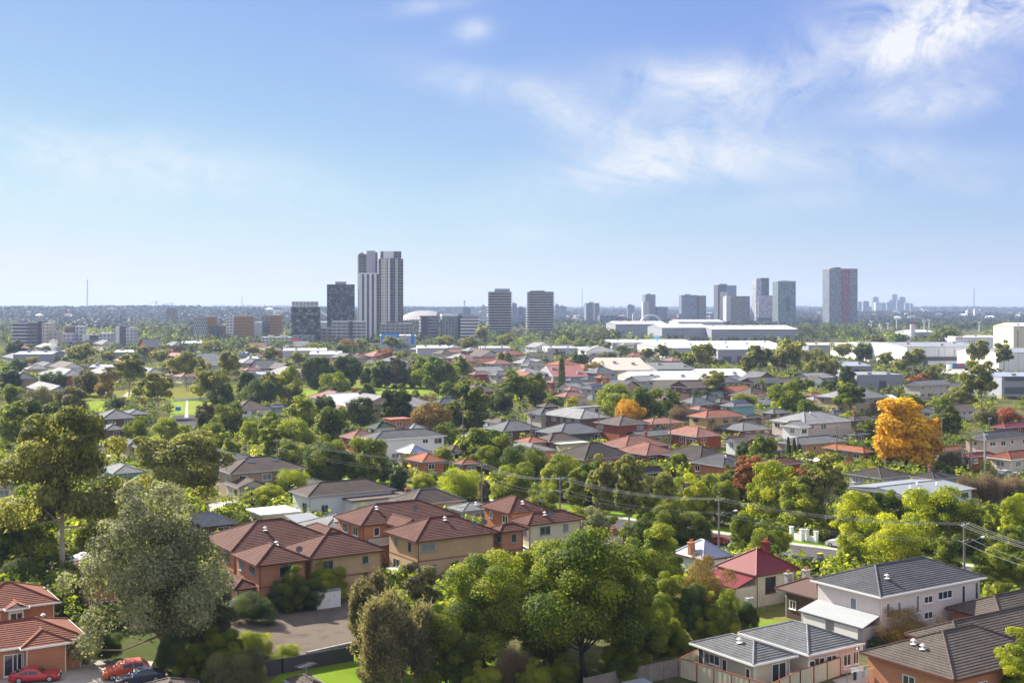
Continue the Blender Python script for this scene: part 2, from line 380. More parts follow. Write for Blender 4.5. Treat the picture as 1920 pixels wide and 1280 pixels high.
def palm_meshes(H, Wd, mat, bark, seed, nf=22, skirt=False):
    rg = random.Random(seed); mb = MB(); zt = H-Wd*.22
    P, U_, V_, T = [], [], [], []
    for i in range(nf):
        a = 2*math.pi*i/nf+rg.uniform(-.2, .2); el = rg.uniform(-.2, 1.2); L_ = Wd/2*rg.uniform(.85, 1.1)
        pos = Vector((0, 0, zt)); 
        for s in range(9):
            t = s/8; e = el-1.5*t*t
            step = Vector((math.cos(a)*math.cos(e), math.sin(a)*math.cos(e), math.sin(e)))*L_/7
            side = Vector((-math.sin(a), math.cos(a), -.25))
            pos = pos+step
            for sg in (-1, 1):
                w = side*sg if sg > 0 else Vector((math.sin(a), -math.cos(a), -.25))
                ln = L_*.26*(1-t*.75)
                P.append(pos+w*ln*.5); U_.append(w*ln*.5+step*.35); V_.append(step*.45); T.append(rg.uniform(.2, .8))
    crown = leaves_mesh('crown', np.array(P), np.array(U_), np.array(V_), np.array(T), mat)
    r = .022*H+.05
    for i in range(8):
        z0, z1 = zt*i/8, zt*(i+1)/8
        mb.bar((0, 0, z0-.1*(i == 0)), (0, 0, z1), r*1.12, r, 8, False)
    return crown, mb.mesh('trunk', bark)

BK = M('bark_grey', (.13, .10, .075), .95, .4, 1.2); BKP = M('bark_pale', (.36, .31, .25), .9, .35, 1.0); BKD = M('bark_dark', (.05, .038, .03), .95, .3, 1.5)
LM = {
 'camph': leafmat('leaf_mid', (0.056, 0.094, 0.013), (0.275, 0.293, 0.032), .45),
 'bright': leafmat('leaf_bright', (0.127, 0.172, 0.014), (0.454, 0.454, 0.035), .5),
 'lime': leafmat('leaf_lime', (0.106, 0.150, 0.022), (0.366, 0.372, 0.049), .48),
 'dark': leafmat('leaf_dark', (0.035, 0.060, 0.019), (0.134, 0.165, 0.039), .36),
 'cdark': leafmat('leaf_deep', (0.037, 0.069, 0.013), (0.201, 0.220, 0.030), .42),
 'gum': leafmat('leaf_gum', (0.112, 0.128, 0.035), (0.329, 0.329, 0.091), .48, (1.6, 1.55, .8)),
 'olive': leafmat('leaf_olive', (0.075, 0.083, 0.035), (0.232, 0.220, 0.085), .42, (1.6, 1.5, .9)),
 'silver': leafmat('leaf_silver', (.11, .125, .06), (.34, .35, .19), .42, (1.4, 1.4, .9)),
 'casu': leafmat('leaf_casu', (.09, .088, .042), (.29, .265, .14), .4, (1.5, 1.4, .8)),
 'bare': leafmat('twig_brown', (.14, .10, .06), (.34, .25, .15), .25, (1.2, 1.1, .9)),
 'orange': leafmat('leaf_orange', (.48, .26, .015), (.84, .58, .035), .45, (1.2, 1.1, .6)),
 'rust': leafmat('leaf_rust', (.20, .085, .03), (.42, .20, .07), .42, (1.3, 1.1, .8)),
 'red': leafmat('leaf_red', (.24, .07, .04), (.42, .17, .08), .42, (1.3, 1.0, .8)),
 'yellow': leafmat('leaf_yellow', (.20, .20, .012), (.50, .45, .02), .45, (1.5, 1.4, .6)),
 'palm': leafmat('leaf_palm', (.06, .085, .02), (.19, .22, .06), .38),
 'gold': leafmat('leaf_gold', (.15, .115, .03), (.38, .29, .08), .42, (1.4, 1.2, .7)),
 'far': leafmat('leaf_far', (.018, .025, .018), (.042, .048, .032), .12, (1.3, 1.3, .9)), 'mid': leafmat('leaf_midfar', (.030, .038, .018), (.090, .092, .042), .3, (1.5, 1.4, .9)),
}
# species: material, crown kind, bark, words for the label
SP = {
 'camph': ('camph', 'round', BK, 'bushy mid green tree'), 'bright': ('bright', 'dome', BK, 'bright yellow-green bushy tree'), 'lime': ('lime', 'round', BK, 'light lime green tree'),
 'dark': ('dark', 'round', BKD, 'dense dark green tree'), 'cdark': ('cdark', 'round', BK, 'rounded deep green tree'), 'gum': ('gum', 'gum', BKP, 'olive green gum tree'),
 'gumt': ('gum', 'tall', BKP, 'tall narrow olive gum tree'), 'gumo': ('gum', 'open', BKP, 'open crowned gum tree with pale limbs'), 'fig': ('cdark', 'open', BKD, 'wide open crowned dark tree'),
 'olive': ('olive', 'round', BK, 'dull olive green tree'), 'camt': ('camph', 'roundt', BKD, 'bushy mid green tree'), 'limt': ('lime', 'roundt', BKD, 'light lime green tree'), 'silver': ('silver', 'spire', BK, 'silvery green tree'), 'casu': ('casu', 'W', BKD, 'feathery brown-green she-oak'),
 'bare': ('bare', 'B', BK, 'almost bare brown twiggy tree'), 'orange': ('orange', 'dome', BKD, 'orange autumn tree'), 'rust': ('rust', 'open', BKD, 'rust brown autumn tree'),
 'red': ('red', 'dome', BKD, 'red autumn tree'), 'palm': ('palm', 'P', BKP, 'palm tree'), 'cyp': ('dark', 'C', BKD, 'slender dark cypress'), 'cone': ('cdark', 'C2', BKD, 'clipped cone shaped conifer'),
 'norf': ('dark', 'C3', BKD, 'tall dark columnar pine'), 'yball': ('yellow', 'bush', BK, 'rounded golden yellow shrub'), 'shrub': ('camph', 'bush', BK, 'leafy green shrub'),
 'dshrub': ('dark', 'bush', BK, 'dark green shrub'), 'lshrub': ('lime', 'bush', BK, 'pale green shrub'), 'ogold': ('gold', 'round', BK, 'thin tan-leaved tree'),
}
# crown parameters baked per prototype: nominal size 12 m high, width by aspect
PROTO = {}
def proto(sp, asp, lod, var):
    key = (sp, asp, lod, var)
    if key in PROTO: return PROTO[key]
    ml, kd, bark, _ = SP[sp]; mat = LM[ml]; H = 12.0; Wd = H*asp; seed = hash((kd, var, lod)) % 9973+var*7
    seed = sum(ord(c) for c in sp)*13+var*71+lod*5
    area = Wd*H
    # lod 0: nearest, 3: farthest
    ls = (.155, .27, .46, .8)[lod]*12/12
    n = int((72000, 26000, 9500, 3200)[lod]*min(1.6, max(.5, area/110)))
    nm = 'crown'
    st = 1
    if kd == 'W': me, cc, cb = wisp_mesh(nm, H, Wd, int(n*1.6), ls*1.25, mat, seed); st = 3
    elif kd == 'B': me, cc, cb = wisp_mesh(nm, H, Wd, int(n*.55), ls*1.9, mat, seed, 'bare'); st = 2
    elif kd == 'C': me, cc, cb = cone_mesh(nm, H, Wd, n//2, ls*.8, mat, seed, .45)
    elif kd == 'C2': me, cc, cb = cone_mesh(nm, H, Wd, n//2, ls, mat, seed, .6)
    elif kd == 'C3': me, cc, cb = cone_mesh(nm, H, Wd, n//2, ls*.8, mat, seed, .25)
    elif kd == 'P':
        me, tm = palm_meshes(H, Wd, mat, bark, seed); PROTO[key] = (me, tm, H, Wd); return PROTO[key]
    else:
        thin = sp in ('rust', 'silver', 'gum', 'gumo', 'ogold')
        me, cc, cb = crown_mesh(nm, kd, H, Wd, int(n*(.72 if thin else 1)), ls*(.9 if thin else 1), mat, seed, .42, 1.3 if kd in ('gum', 'open', 'tall') else 1.0)
    tm = trunk_mesh('trunk', H, Wd, cb, cc, bark, seed, st, nl=(40, 20, 10, 6)[lod])
    PROTO[key] = (me, tm, H, Wd); return PROTO[key]
TREES = []
def tree(px, yt, yb, wpx, sp, label=None, short=None, group=None, var=None, asp=None):
    p = G(px, yb); d = p.y; ppm = F/d
    h = (yb-yt)/ppm; w = wpx/ppm
    a = w/h; A = min((.35, .6, .85, 1.15, 1.6), key=lambda q: abs(math.log(q/max(a, .05))))
    if sp in ('cyp',): A = .2
    if sp in ('norf',): A = .25
    lod = 0 if d < 150 else 1 if d < 270 else 2 if d < 560 else 3
    v = var if var is not None else int(px*3+yb) % 3
    me, tm, H, Wd = proto(sp, A, lod, v)
    words = SP[sp][3]
    nm = {'casu': 'sheoak_tree', 'palm': 'palm_tree', 'cyp': 'cypress_tree', 'cone': 'conifer', 'norf': 'pine_tree'}.get(sp, 'shrub' if 'shrub' in sp or sp == 'yball' else 'gum_tree' if sp.startswith('gum') else 'tree')
    cat = 'shrub' if nm == 'shrub' else 'tree'
    t = thing(nm, label, cat, (p.x, p.y, 0), (px*37 % 628)/100, group)
    sc = (w/Wd, w/Wd, h/H)
    inst('crown', me, t, scale=sc)
    if nm != 'shrub': inst('trunk', tm, t, scale=sc)
    TREES.append((t, px, (yt+yb)/2, yt, yb, wpx, words, label, h, cat)); return t
# ------------------------------------------------------------------ houses
YAW = R(33)
for n_, c_ in dict(tile_red=(.30, .085, .042), tile_maroon=(.15, .047, .028), tile_brown=(.125, .09, .068), tile_dkbrown=(.07, .055, .046), tile_grey=(.17, .178, .188), tile_navy=(.085, .093, .112),
                   tile_lgrey=(.32, .325, .33), tile_orange=(.50, .165, .06), tile_salmon=(.36, .155, .115), tile_terra=(.40, .13, .065), tile_green=(.022, .06, .034), tile_char=(.10, .105, .118), tile_umber=(.135, .108, .088)).items():
    c_ = tuple(x*.62 for x in c_); M(n_, c_, .88, .42, .5, rib=3.2, rgb2=tuple(x*.95+.012 for x in c_), lichen=tuple(x*.55+.035 for x in c_))
M('metal_white', (.74, .74, .72), .5, .06, .3, rib=1.6); M('metal_red', (.145, .014, .017), .5, .18, .4, rib=1.6); M('metal_grey', (.22, .235, .255), .5, .12, .3, rib=1.6)
M('metal_blue', (.24, .27, .36), .45, .12, .4, rib=1.6); M('metal_rust', (.105, .075, .06), .75, .45, .5, rib=1.6, rgb2=(.075, .032, .025)); M('metal_green', (.42, .52, .40), .5, .1, .4, rib=1.6); M('metal_tan', (.40, .36, .30), .6, .15, .4, rib=1.6)
M('metal_navy', (.02, .045, .13), .5, .15, .4, rib=1.6); M('metal_maroon', (.20, .06, .05), .55, .25, .2, rib=1.6); M('metal_dull', (.22, .23, .25), .6, .2, .1, rib=1.6)
M('metal_pale', (.30, .315, .32), .55, .08, .3, rib=1.6); M('lbw', (.66, .60, .56), .7, .07, .3, fine=6); M('white', (.74, .74, .72), .7, .08, .3); M('cream', (.62, .56, .40), .8, .12, .4); M('beige', (.47, .42, .35), .8, .1, .3); M('greyw', (.36, .37, .38), .8, .1, .3); M('bluew', (.62, .63, .64), .7, .07, .3, fine=6)
M('pinkw', (.55, .46, .40), .8, .08, .3); M('dkgrey', (.10, .105, .115), .8, .15, .3); M('tanw', (.40, .30, .20), .85, .15, .5); M('tealw', (.20, .42, .42), .7, .15, .5); M('fibro', (.60, .64, .66), .85, .12, .35)
M('br_red', (.27, .075, .038), .9, .2, 1.2); M('br_tan', (.48, .30, .145), .9, .18, 1.2); M('br_brown', (.15, .085, .06), .9, .2, 1.2); M('br_yellow', (.46, .31, .13), .9, .15, 1.2); M('br_orange', (.42, .17, .075), .9, .18, 1.2)
brick('bk_tan', (.56, .35, .165), (.47, .28, .125), (.50, .40, .28)); brick('bk_orange', (.50, .18, .07), (.42, .135, .05), (.46, .32, .22)); brick('bk_red', (.30, .085, .045), (.24, .065, .035), (.30, .22, .18))
M('timber_grey', (.23, .20, .17), .9, .3, 1.5); M('timber_dk', (.10, .065, .045), .9, .35, 1.5); M('concrete', (.36, .35, .33), .9, .2, .4); M('steel', (.35, .36, .37), .5, .1, .5, metal=.6); M('trim_white', (.78, .78, .76), .6, .05); M('trim_brown', (.12, .045, .03), .7, .15)
M('trim_grey', (.30, .31, .33), .6, .1); M('pole_wood', (.20, .17, .135), .9, .3, 1.5); M('soffit', (.5, .5, .48), .8, .08)
GL = glassy('window_glass', (.035, .042, .05), .06, .8); GLB = glassy('curtained_glass', (.22, .24, .25), .15, .6); SOL = glassy('solar_cell', (.012, .02, .055), .12, .7)
WM = {}
def winmesh(w, h, mat, glass, near):
    k = (round(w, 1), round(h, 1), mat.name, glass.name, near)
    if k in WM: return WM[k]
    f = .08; mb = MB(); y0, y1 = -.05, .0
    mb.box(-w/2, w/2, y0, y1, 0, f); mb.box(-w/2, w/2, y0, y1, h-f, h); mb.box(-w/2, -w/2+f, y0+.002, y1, f, h-f); mb.box(w/2-f, w/2, y0+.002, y1, f, h-f)
    nv = 1 if w < 1.0 else 2 if w < 2.2 else 3
    for i in range(1, nv): x = -w/2+w*i/nv; mb.box(x-f/2, x+f/2, y0+.004, y1, f, h-f)
    fr = mb.mesh('window', mat)
    mb = MB(); mb.poly([(-w/2+f*.5, -.02, f*.5), (w/2-f*.5, -.02, f*.5), (w/2-f*.5, -.02, h-f*.5), (-w/2+f*.5, -.02, h-f*.5)]); pn = mb.mesh('pane', glass)
    sl = None
    if near: mb = MB(); mb.box(-w/2-.08, w/2+.08, -.12, .0, -.09, -.005); sl = mb.mesh('sill', mat)
    WM[k] = (fr, pn, sl); return WM[k]
def add_window(root, x, y, z, w, h, face, mat, glass, near=True):
    fr, pn, sl = winmesh(w, h, mat, glass, near)
    o = inst('window', fr, root, (x, y, z), {'r': 0, 'l': R(-90)}[face]); inst('pane', pn, o)
    if sl: inst('sill', sl, o)
    return o
DM = {}
def add_door(root, x, y, z, w, h, face, mat):
    k = (w, h, mat.name)
    if k not in DM:
        mb = MB(); mb.box(-w/2, w/2, -.045, 0, 0, h); hb = MB(); hb.box(w/2-.16, w/2-.1, -.1, -.045, h*.45, h*.52); DM[k] = (mb.mesh('door', mat), hb.mesh('handle', MATS['steel']))
    o = inst('door', DM[k][0], root, (x, y, z), {'r': 0, 'l': R(-90)}[face]); inst('handle', DM[k][1], o); return o
def roof_face(mb, eA, eB, rB, rA, course, lip):
    eA, eB, rB, rA = map(Vector, (eA, eB, rB, rA))
    ud = (eB-eA); ul = ud.length; ud.normalize(); up = (rA-eA)-ud*((rA-eA).dot(ud)); sl = up.length
    if sl < .05: return
    upn = up.normalized(); nr = ud.cross(upn)
    def uv(p): q = p-eA; return (q.dot(ud), q.dot(upn))
    n = max(1, int(sl/course)) if course else 1
    for i in range(n):
        t0, t1 = i/n, (i+1)/n
        a, b = eA.lerp(rA, t0), eB.lerp(rB, t0); c, d = eB.lerp(rB, t1), eA.lerp(rA, t1)
        if n > 1:
            al, bl = a+nr*lip, b+nr*lip
            mb.poly([a, b, bl, al], [uv(a), uv(b), uv(b), uv(a)])
            a, b = al, bl
        if (c-d).length < .01: mb.poly([a, b, c], [uv(a), uv(b), uv(c)])
        else: mb.poly([a, b, c, d], [uv(a), uv(b), uv(c), uv(d)])
def cap(mb, a, b, r=.11):
    a, b = Vector(a), Vector(b)
    if (b-a).length < .2: return
    mb.bar(a+Vector((0, 0, .03)), b+Vector((0, 0, .03)), r, r, 6)
RECTS = []      # world footprints, for keeping shrubs out
def rect_from(xL, xF, yF, xR, h, yaw=YAW, a=None, b=None):
    f = G(xF, yF, h); u = Vector((math.cos(yaw), math.sin(yaw), 0)); v = Vector((-math.sin(yaw), math.cos(yaw), 0))
    k = (xR-960)/F; A = a or (k*f.y-f.x)/(u.x-k*u.y); k = (xL-960)/F; B = b or (k*f.y-f.x)/(v.x-k*v.y)
    if not (2.5 < A < 170) or not (2.5 < B < 170): print('RECT?', xL, xF, yF, xR, round(A, 1), round(B, 1))
    return f, max(2.5, min(A, 170)), max(2.5, min(B, 170)), u, v
def volume(root, x0, y0, A, B, h, roof, wall, kind='hip', pitch=23, near=True, oh=.5, trim='trim_grey', z0=-.1, ridge=None, wallobj=True, gut=True, course=.33, lip=.045):
    """one rectangular wing: walls, roof and its trim; the wing's eave corner is (x0, y0)"""
    tp = math.tan(R(pitch)); x1, y1 = x0+A, y0+B; T = MATS[trim]
    met = roof.startswith('metal'); cs = 0 if (met or not near) else course
    rf = MB(); rc = MB(); wl = MB()
    i0, i1, j0, j1 = x0+oh, x1-oh, y0+oh, y1-oh
    wl.box(i0, i1, j0, j1, z0, h-.12)
    if kind == 'pyr': kind = 'hip'
    if kind == 'hip':
        if A >= B: r = B/2; P, Q = (x0+r, y0+r, h+r*tp), (x1-r, y0+r, h+r*tp)
        else: r = A/2; P, Q = (x0+r, y0+r, h+r*tp), (x0+r, y1-r, h+r*tp)
        c0, c1, c2, c3 = (x0, y0, h), (x1, y0, h), (x1, y1, h), (x0, y1, h)
        if A >= B:
            roof_face(rf, c0, c1, Q, P, cs, lip); roof_face(rf, c1, c2, Q, Q, cs, lip); roof_face(rf, c2, c3, P, Q, cs, lip); roof_face(rf, c3, c0, P, P, cs, lip)
            for a, b in ((c0, P), (c3, P), (c1, Q), (c2, Q), (P, Q)): cap(rc, a, b)
        else:
            roof_face(rf, c0, c1, P, P, cs, lip); roof_face(rf, c1, c2, Q, P, cs, lip); roof_face(rf, c2, c3, Q, Q, cs, lip); roof_face(rf, c3, c0, P, Q, cs, lip)
            for a, b in ((c0, P), (c1, P), (c2, Q), (c3, Q), (P, Q)): cap(rc, a, b)
    elif kind == 'gx':
        m = y0+B/2; z = h+B/2*tp
        roof_face(rf, (x0, y0, h), (x1, y0, h), (x1, m, z), (x0, m, z), cs, lip); roof_face(rf, (x1, y1, h), (x0, y1, h), (x0, m, z), (x1, m, z), cs, lip)
        cap(rc, (x0, m, z), (x1, m, z))
        for x in (i0, i1): wl.poly([(x, j0, h-.12), (x, j1, h-.12), (x, m, z-.12-oh*tp*.2)] if x == i1 else [(x, j1, h-.12), (x, j0, h-.12), (x, m, z-.12-oh*tp*.2)])
    elif kind == 'gy':
        m = x0+A/2; z = h+A/2*tp
        roof_face(rf, (x0, y1, h), (x0, y0, h), (m, y0, z), (m, y1, z), cs, lip); roof_face(rf, (x1, y0, h), (x1, y1, h), (m, y1, z), (m, y0, z), cs, lip)
        cap(rc, (m, y0, z), (m, y1, z))
        for y in (j0, j1): wl.poly([(i0, y, h-.12), (i1, y, h-.12), (m, y, z-.12-oh*tp*.2)] if y == j0 else [(i1, y, h-.12), (i0, y, h-.12), (m, y, z-.12-oh*tp*.2)])
    elif kind == 'flat':
        rf.box(x0, x1, y0, y1, h-.1, h+.12)
    elif kind == 'sky':                     # single slope rising to the back (y)
        z = h+B*math.tan(R(pitch)); roof_face(rf, (x0, y0, h), (x1, y0, h), (x1, y1, z), (x0, y1, z), 0, 0); roof_face(rf, (x1, y0, h-.12), (x0, y0, h-.12), (x0, y1, z-.12), (x1, y1, z-.12), 0, 0)
        rf.poly([(x0, y0, h-.12), (x1, y0, h-.12), (x1, y0, h), (x0, y0, h)]); rf.poly([(x0, y1, z-.12), (x0, y0, h-.12), (x0, y0, h), (x0, y1, z)])
    elif kind == 'skx':                     # single slope rising to the right (x)
        z = h+A*math.tan(R(pitch)); roof_face(rf, (x0, y1, h), (x0, y0, h), (x1, y0, z), (x1, y1, z), 0, 0); roof_face(rf, (x0, y0, h-.12), (x0, y1, h-.12), (x1, y1, z-.12), (x1, y0, z-.12), 0, 0)
        rf.poly([(x0, y0, h-.12), (x1, y0, z-.12), (x1, y0, z), (x0, y0, h)]); rf.poly([(x0, y1, h-.12), (x0, y0, h-.12), (x0, y0, h), (x0, y1, h)])
    if wallobj:
        wo_ = wl.build('wall', MATS[wall], root)
        if near and wall.startswith('bk_') and h > 4:
            mb = MB(); z = h*.49; q = .025
            mb.box(i0-q, i1+q, j0-q, j0, z, z+.2); mb.box(i0-q, i0, j0, j1, z, z+.2); mb.build('string_course', MATS['bk_red'], wo_)
        if near and wall != 'timber_dk' and kind != 'flat':
            for (x, y) in ((i0+.12, j0-.05), (i1-.12, j0-.05)): mb = MB(); mb.bar((x, y, 0), (x, y, h-.15), .045, .045, 6); mb.build('downpipe', T, wo_)
    ro = rf.build('roof', MATS[roof], root)
    if rc.f: rc.build('ridge_cap', MATS[ridge or roof], ro)
    if gut and kind in ('hip', 'gx', 'gy'):
        g = MB(); t = .09
        g.box(x0-t, x1+t, y0-t, y0, h-.17, h+.02); g.box(x0-t, x1+t, y1, y1+t, h-.17, h+.02); g.box(x0-t, x0, y0+.001, y1-.001, h-.171, h+.019); g.box(x1, x1+t, y0+.001, y1-.001, h-.171, h+.019)
        g.poly([(x0, y0, h-.14), (x0, y1, h-.14), (x1, y1, h-.14), (x1, y0, h-.14)])
        g.build('gutter', T, ro)
    return ro
def extras(root, x0, y0, A, B, h, pitch, k, near):
    tp = math.tan(R(pitch))
    for (t, s, sz) in k.get('chim', ()):
        x, y = x0+A*t, y0+B*s; z = h+min(x-x0, x0+A-x, y-y0, y0+B-y)*tp
        mb = MB(); mb.box(x-sz, x+sz, y-sz*.75, y+sz*.75, z-.4, z+1.25); mb.box(x-sz-.08, x+sz+.08, y-sz*.75-.08, y+sz*.75+.08, z+1.25, z+1.38)
        o = mb.build('chimney', MATS[k.get('chimmat', 'bk_red')], root)
        mb = MB()
        for q in (-.4, .4): mb.bar((x+q*sz, y, z+1.38), (x+q*sz, y, z+1.75), .11, .09, 8)
        mb.build('chimney_pot', MATS['br_orange'], o)
    for (t, s, n, m_) in k.get('solar', ()):       # on the right-facing slope
        for i in range(n):
            for j in range(m_):
                x, y = x0+A*t+i*1.7, y0+B*s+j*1.05; z = h+(y-y0)*tp+.1
                mb = MB(); mb.poly([(x, y, z), (x+1.62, y, z), (x+1.62, y+.98, z+.98*tp), (x, y+.98, z+.98*tp)]); mb.poly([(x, y, z-.04), (x, y, z), (x+1.62, y, z), (x+1.62, y, z-.04)][::-1]); mb.build('solar_panel', SOL, root)
    for (t, s) in k.get('vent', ()):
        x, y = x0+A*t, y0+B*s; z = h+min(x-x0, x0+A-x, y-y0, y0+B-y)*tp
        mb = MB(); mb.bar((x, y, z-.1), (x, y, z+.5), .07, .07, 8); mb.bar((x, y, z+.42), (x, y, z+.55), .28, .12, 8); mb.bar((x, y, z+.06), (x, y, z+.10), .3, .3, 8); mb.build('roof_vent', MATS['trim_white'], root)
    for (t, s) in k.get('dish', ()):
        x, y = x0+A*t, y0+B*s; z = h+min(x-x0, x0+A-x, y-y0, y0+B-y)*tp
        mb = MB(); mb.bar((x, y, z), (x, y, z+.5), .03, .03, 6)
        c = Vector((x, y-.1, z+.6)); n_ = Vector((-.3, -.7, .6)).normalized(); e = n_.orthogonal().normalized(); f = n_.cross(e)
        ring = [c+(e*math.cos(q)+f*math.sin(q))*.42+n_*.1 for q in [i*math.pi/6 for i in range(12)]]
        for i in range(12): mb.poly([c, ring[i], ring[(i+1) % 12]]); mb.poly([c-n_*.01, ring[(i+1) % 12]-n_*.01, ring[i]-n_*.01])
        mb.bar(c, c+n_*.45, .015, .03, 5); mb.build('satellite_dish', MATS['dkgrey'], root)
    for (t, s, hh) in k.get('ant', ()):
        x, y = x0+A*t, y0+B*s; z = h+min(x-x0, x0+A-x, y-y0, y0+B-y)*tp
        mb = MB(); mb.bar((x, y, z-.1), (x, y, z+hh), .03, .025, 6); mb.bar((x-.9, y-.4, z+hh), (x+.9, y+.4, z+hh), .02, .02, 5)
        for q in (-.8, -.5, -.2, .1, .4, .7): mb.bar((x+q+.25, y+q*.44-.5, z+hh), (x+q-.25, y+q*.44+.5, z+hh), .015, .015, 4)
        mb.build('antenna', MATS['steel'], root)
def H(label, xL, xF, yF, xR, h, roof, wall, kind='hip', pitch=23, yaw=None, name='house', cat='house', group=None, trim=None, win=True, glass=None, wins=None, wings=(), a=None, b=None, land=None, frame='trim_white', doors=(), oh=.5, yl=None, **k):
    ya = YAW if yaw is None else R(yaw)
    f, A, B, u, v = rect_from(xL, xF, yF, xR, h, ya, a, b)
    d = f.y; near = d < 290; trim = trim or ('trim_brown' if roof in ('tile_maroon', 'tile_red', 'tile_dkbrown') and d < 200 else 'trim_grey')
    short, _, rest = (label or '').partition('|')
    c = f+u*(A/2)+v*(B/2)
    root = thing(name, (short+rest) or None, cat, (c.x, c.y, 0), ya, group)
    x0, y0 = -A/2, -B/2
    RECTS.append((c.x, c.y, ya, A/2, B/2))
    cx = (xL+xR)/2; label and LAND.append((cx, yF-4, 'the '+short))
    volume(root, x0, y0, A, B, h, roof, wall, kind, pitch, near, oh, trim, ridge=k.get('ridge'))
    W2 = []
    for w in wings:
        f2, A2, B2, _, _ = rect_from(*w[:5], ya, *(w[7:9] if len(w) > 7 else (None, None)))
        rel = f2-c; X, Y = rel.dot(u), rel.dot(v); RECTS.append((*(f2+u*(A2/2)+v*(B2/2))[:2], ya, A2/2, B2/2))
        volume(root, X, Y, A2, B2, w[4], roof, w[6] if len(w) > 6 and w[6] else wall, w[5] if len(w) > 5 and w[5] else 'hip', pitch, near, oh, trim, ridge=k.get('ridge'))
        W2.append((X, Y, A2, B2, w[4]))
    extras(root, x0, y0, A, B, h, pitch, k, near)
    if win:
        r_ = random.Random(int(xF*7+yF)); fm = MATS[frame]
        for (X, Y, A_, B_, h_) in [(x0, y0, A, B, h)]+W2:
            st = max(1, round(h_/2.8)); sh = h_/st
            for s in range(st):
                for face, ln in (('r', A_), ('l', B_)):
                    n = max(1, int((ln-1)/3.6))
                    for i in range(n):
                        if r_.random() < .22 and n > 1: continue
                        t = (i+.5+r_.uniform(-.12, .12))/n*(ln-2*oh)+oh
                        w_ = min(r_.choice((.9, 1.5, 1.8, 2.1)), ln/n-.5); hh = r_.choice((1.0, 1.2, 1.3))
                        if w_ < .5: continue
                        z = s*sh+sh-.45-hh-.1
                        if z < .3: continue
                        g = r_.choice((GL, GL, GLB)) if glass is None else glass
                        if face == 'r': add_window(root, X+t, Y+oh, z, w_, hh, 'r', fm, g, near)
                        else: add_window(root, X+oh, Y+t, z, w_, hh, 'l', fm, g, near)
    if wins:
        for (face, t, z, w_, hh, *g) in wins:
            gg = {'b': GLB}.get(g[0], GL) if g else GL
            if face == 'r': add_window(root, x0+t*A, y0+oh, z, w_, hh, 'r', MATS[frame], gg, True)
            else: add_window(root, x0+oh, y0+t*B, z, w_, hh, 'l', MATS[frame], gg, True)
    for (face, t, z, w_, hh, m) in doors:
        if face == 'r': add_door(root, x0+t*A, y0+oh, z, w_, hh, 'r', MATS[m])
        else: add_door(root, x0+oh, y0+t*B, z, w_, hh, 'l', MATS[m])
    root['_d'] = 0; del root['_d']
    return root, x0, y0, A, B

# ---- the near houses
lb = H('light blue two-storey house|with charcoal tiled roof and white lean-to', 1521, 1651, 1119, 1849, 5.7, 'tile_char', 'lbw', trim='trim_white', pitch=22, win=False, vent=[(.22, .25)], ridge='tile_grey',
       wins=[('l', .42, 3.3, .9, 1.5, 'b'), ('r', .1, 3.2, .6, 1.6, 'b'), ('r', .2, 2.7, .6, 2.0, 'b'), ('r', .37, 3.1, .6, 1.9, 'b'), ('r', .47, 3.9, 1.4, .8), ('r', .47, 2.2, 1.4, .8), ('r', .63, 4.0, 2.4, .9), ('r', .81, 2.6, .6, 2.5), ('r', .94, 2.6, .6, 2.6), ('r', .2, .6, .6, 1.2)])
root, x0, y0, A, B = lb
mb = MB()                                             # white lean-to along its left side, with shutters
def leanto(root, x0, y0, B, dep, z1, z0, mroof, mwall, oh=.5):
    mb = MB(); X = x0+oh
    mb.poly([(X, y0+oh, z1), (X, y0+B-oh, z1), (X-dep, y0+B-oh+.2, z0), (X-dep, y0+oh-.2, z0)][::-1]); mb.poly([(X, y0+oh, z1-.1), (X, y0+B-oh, z1-.1), (X-dep, y0+B-oh+.2, z0-.1), (X-dep, y0+oh-.2, z0-.1)])
    mb.poly([(X-dep, y0+oh-.2, z0-.1), (X-dep, y0+oh-.2, z0), (X-dep, y0+B-oh+.2, z0), (X-dep, y0+B-oh+.2, z0-.1)]); mb.poly([(X, y0+oh, z1-.1), (X, y0+oh, z1), (X-dep, y0+oh-.2, z0), (X-dep, y0+oh-.2, z0-.1)])
    mb.build('verandah_roof', MATS[mroof], root)
    mb = MB(); mb.box(X-dep+.3, X, y0+oh+.01, y0+B-oh, -.1, z0-.12); return mb.build('wall', MATS[mwall], root)
leanto(root, x0, y0, B, 2.9, 3.6, 2.75, 'metal_pale', 'greyw')
for t in (.28, .74):
    mb = MB(); mb.box(-1.6, 1.6, -.12, 0, 1.35, 2.5); o = mb.build('roller_shutter', MATS['trim_white'], root); o.location = (x0+.5-2.6-.02, y0+B*t, 0); o.rotation_euler = (0, 0, R(-90))
    add_window(root, x0+.5-2.6, y0+B*t-.8, .35, 1.4, 1.0, 'l', MATS['trim_white'], GL); add_window(root, x0+.5-2.6, y0+B*t+.8, .35, 1.4, 1.0, 'l', MATS['trim_white'], GL)
H('low grey-tiled granny flat|with cream walls and sliding glass door', 1294, 1412.5, 1245.5, 1495, 2.7, 'tile_grey', 'beige', trim='trim_white', pitch=21, win=False, vent=[(.35, .45)], ridge='tile_lgrey',
  wins=[('l', .88, .5, .8, 1.9), ('l', .66, 1.2, 1.5, 1.0), ('l', .5, .2, .7, 1.9), ('l', .14, .3, .6, 1.7), ('r', .66, .12, 1.9, 2.05)], doors=[('l', .76, 0, .8, 2.0, 'dkgrey')])
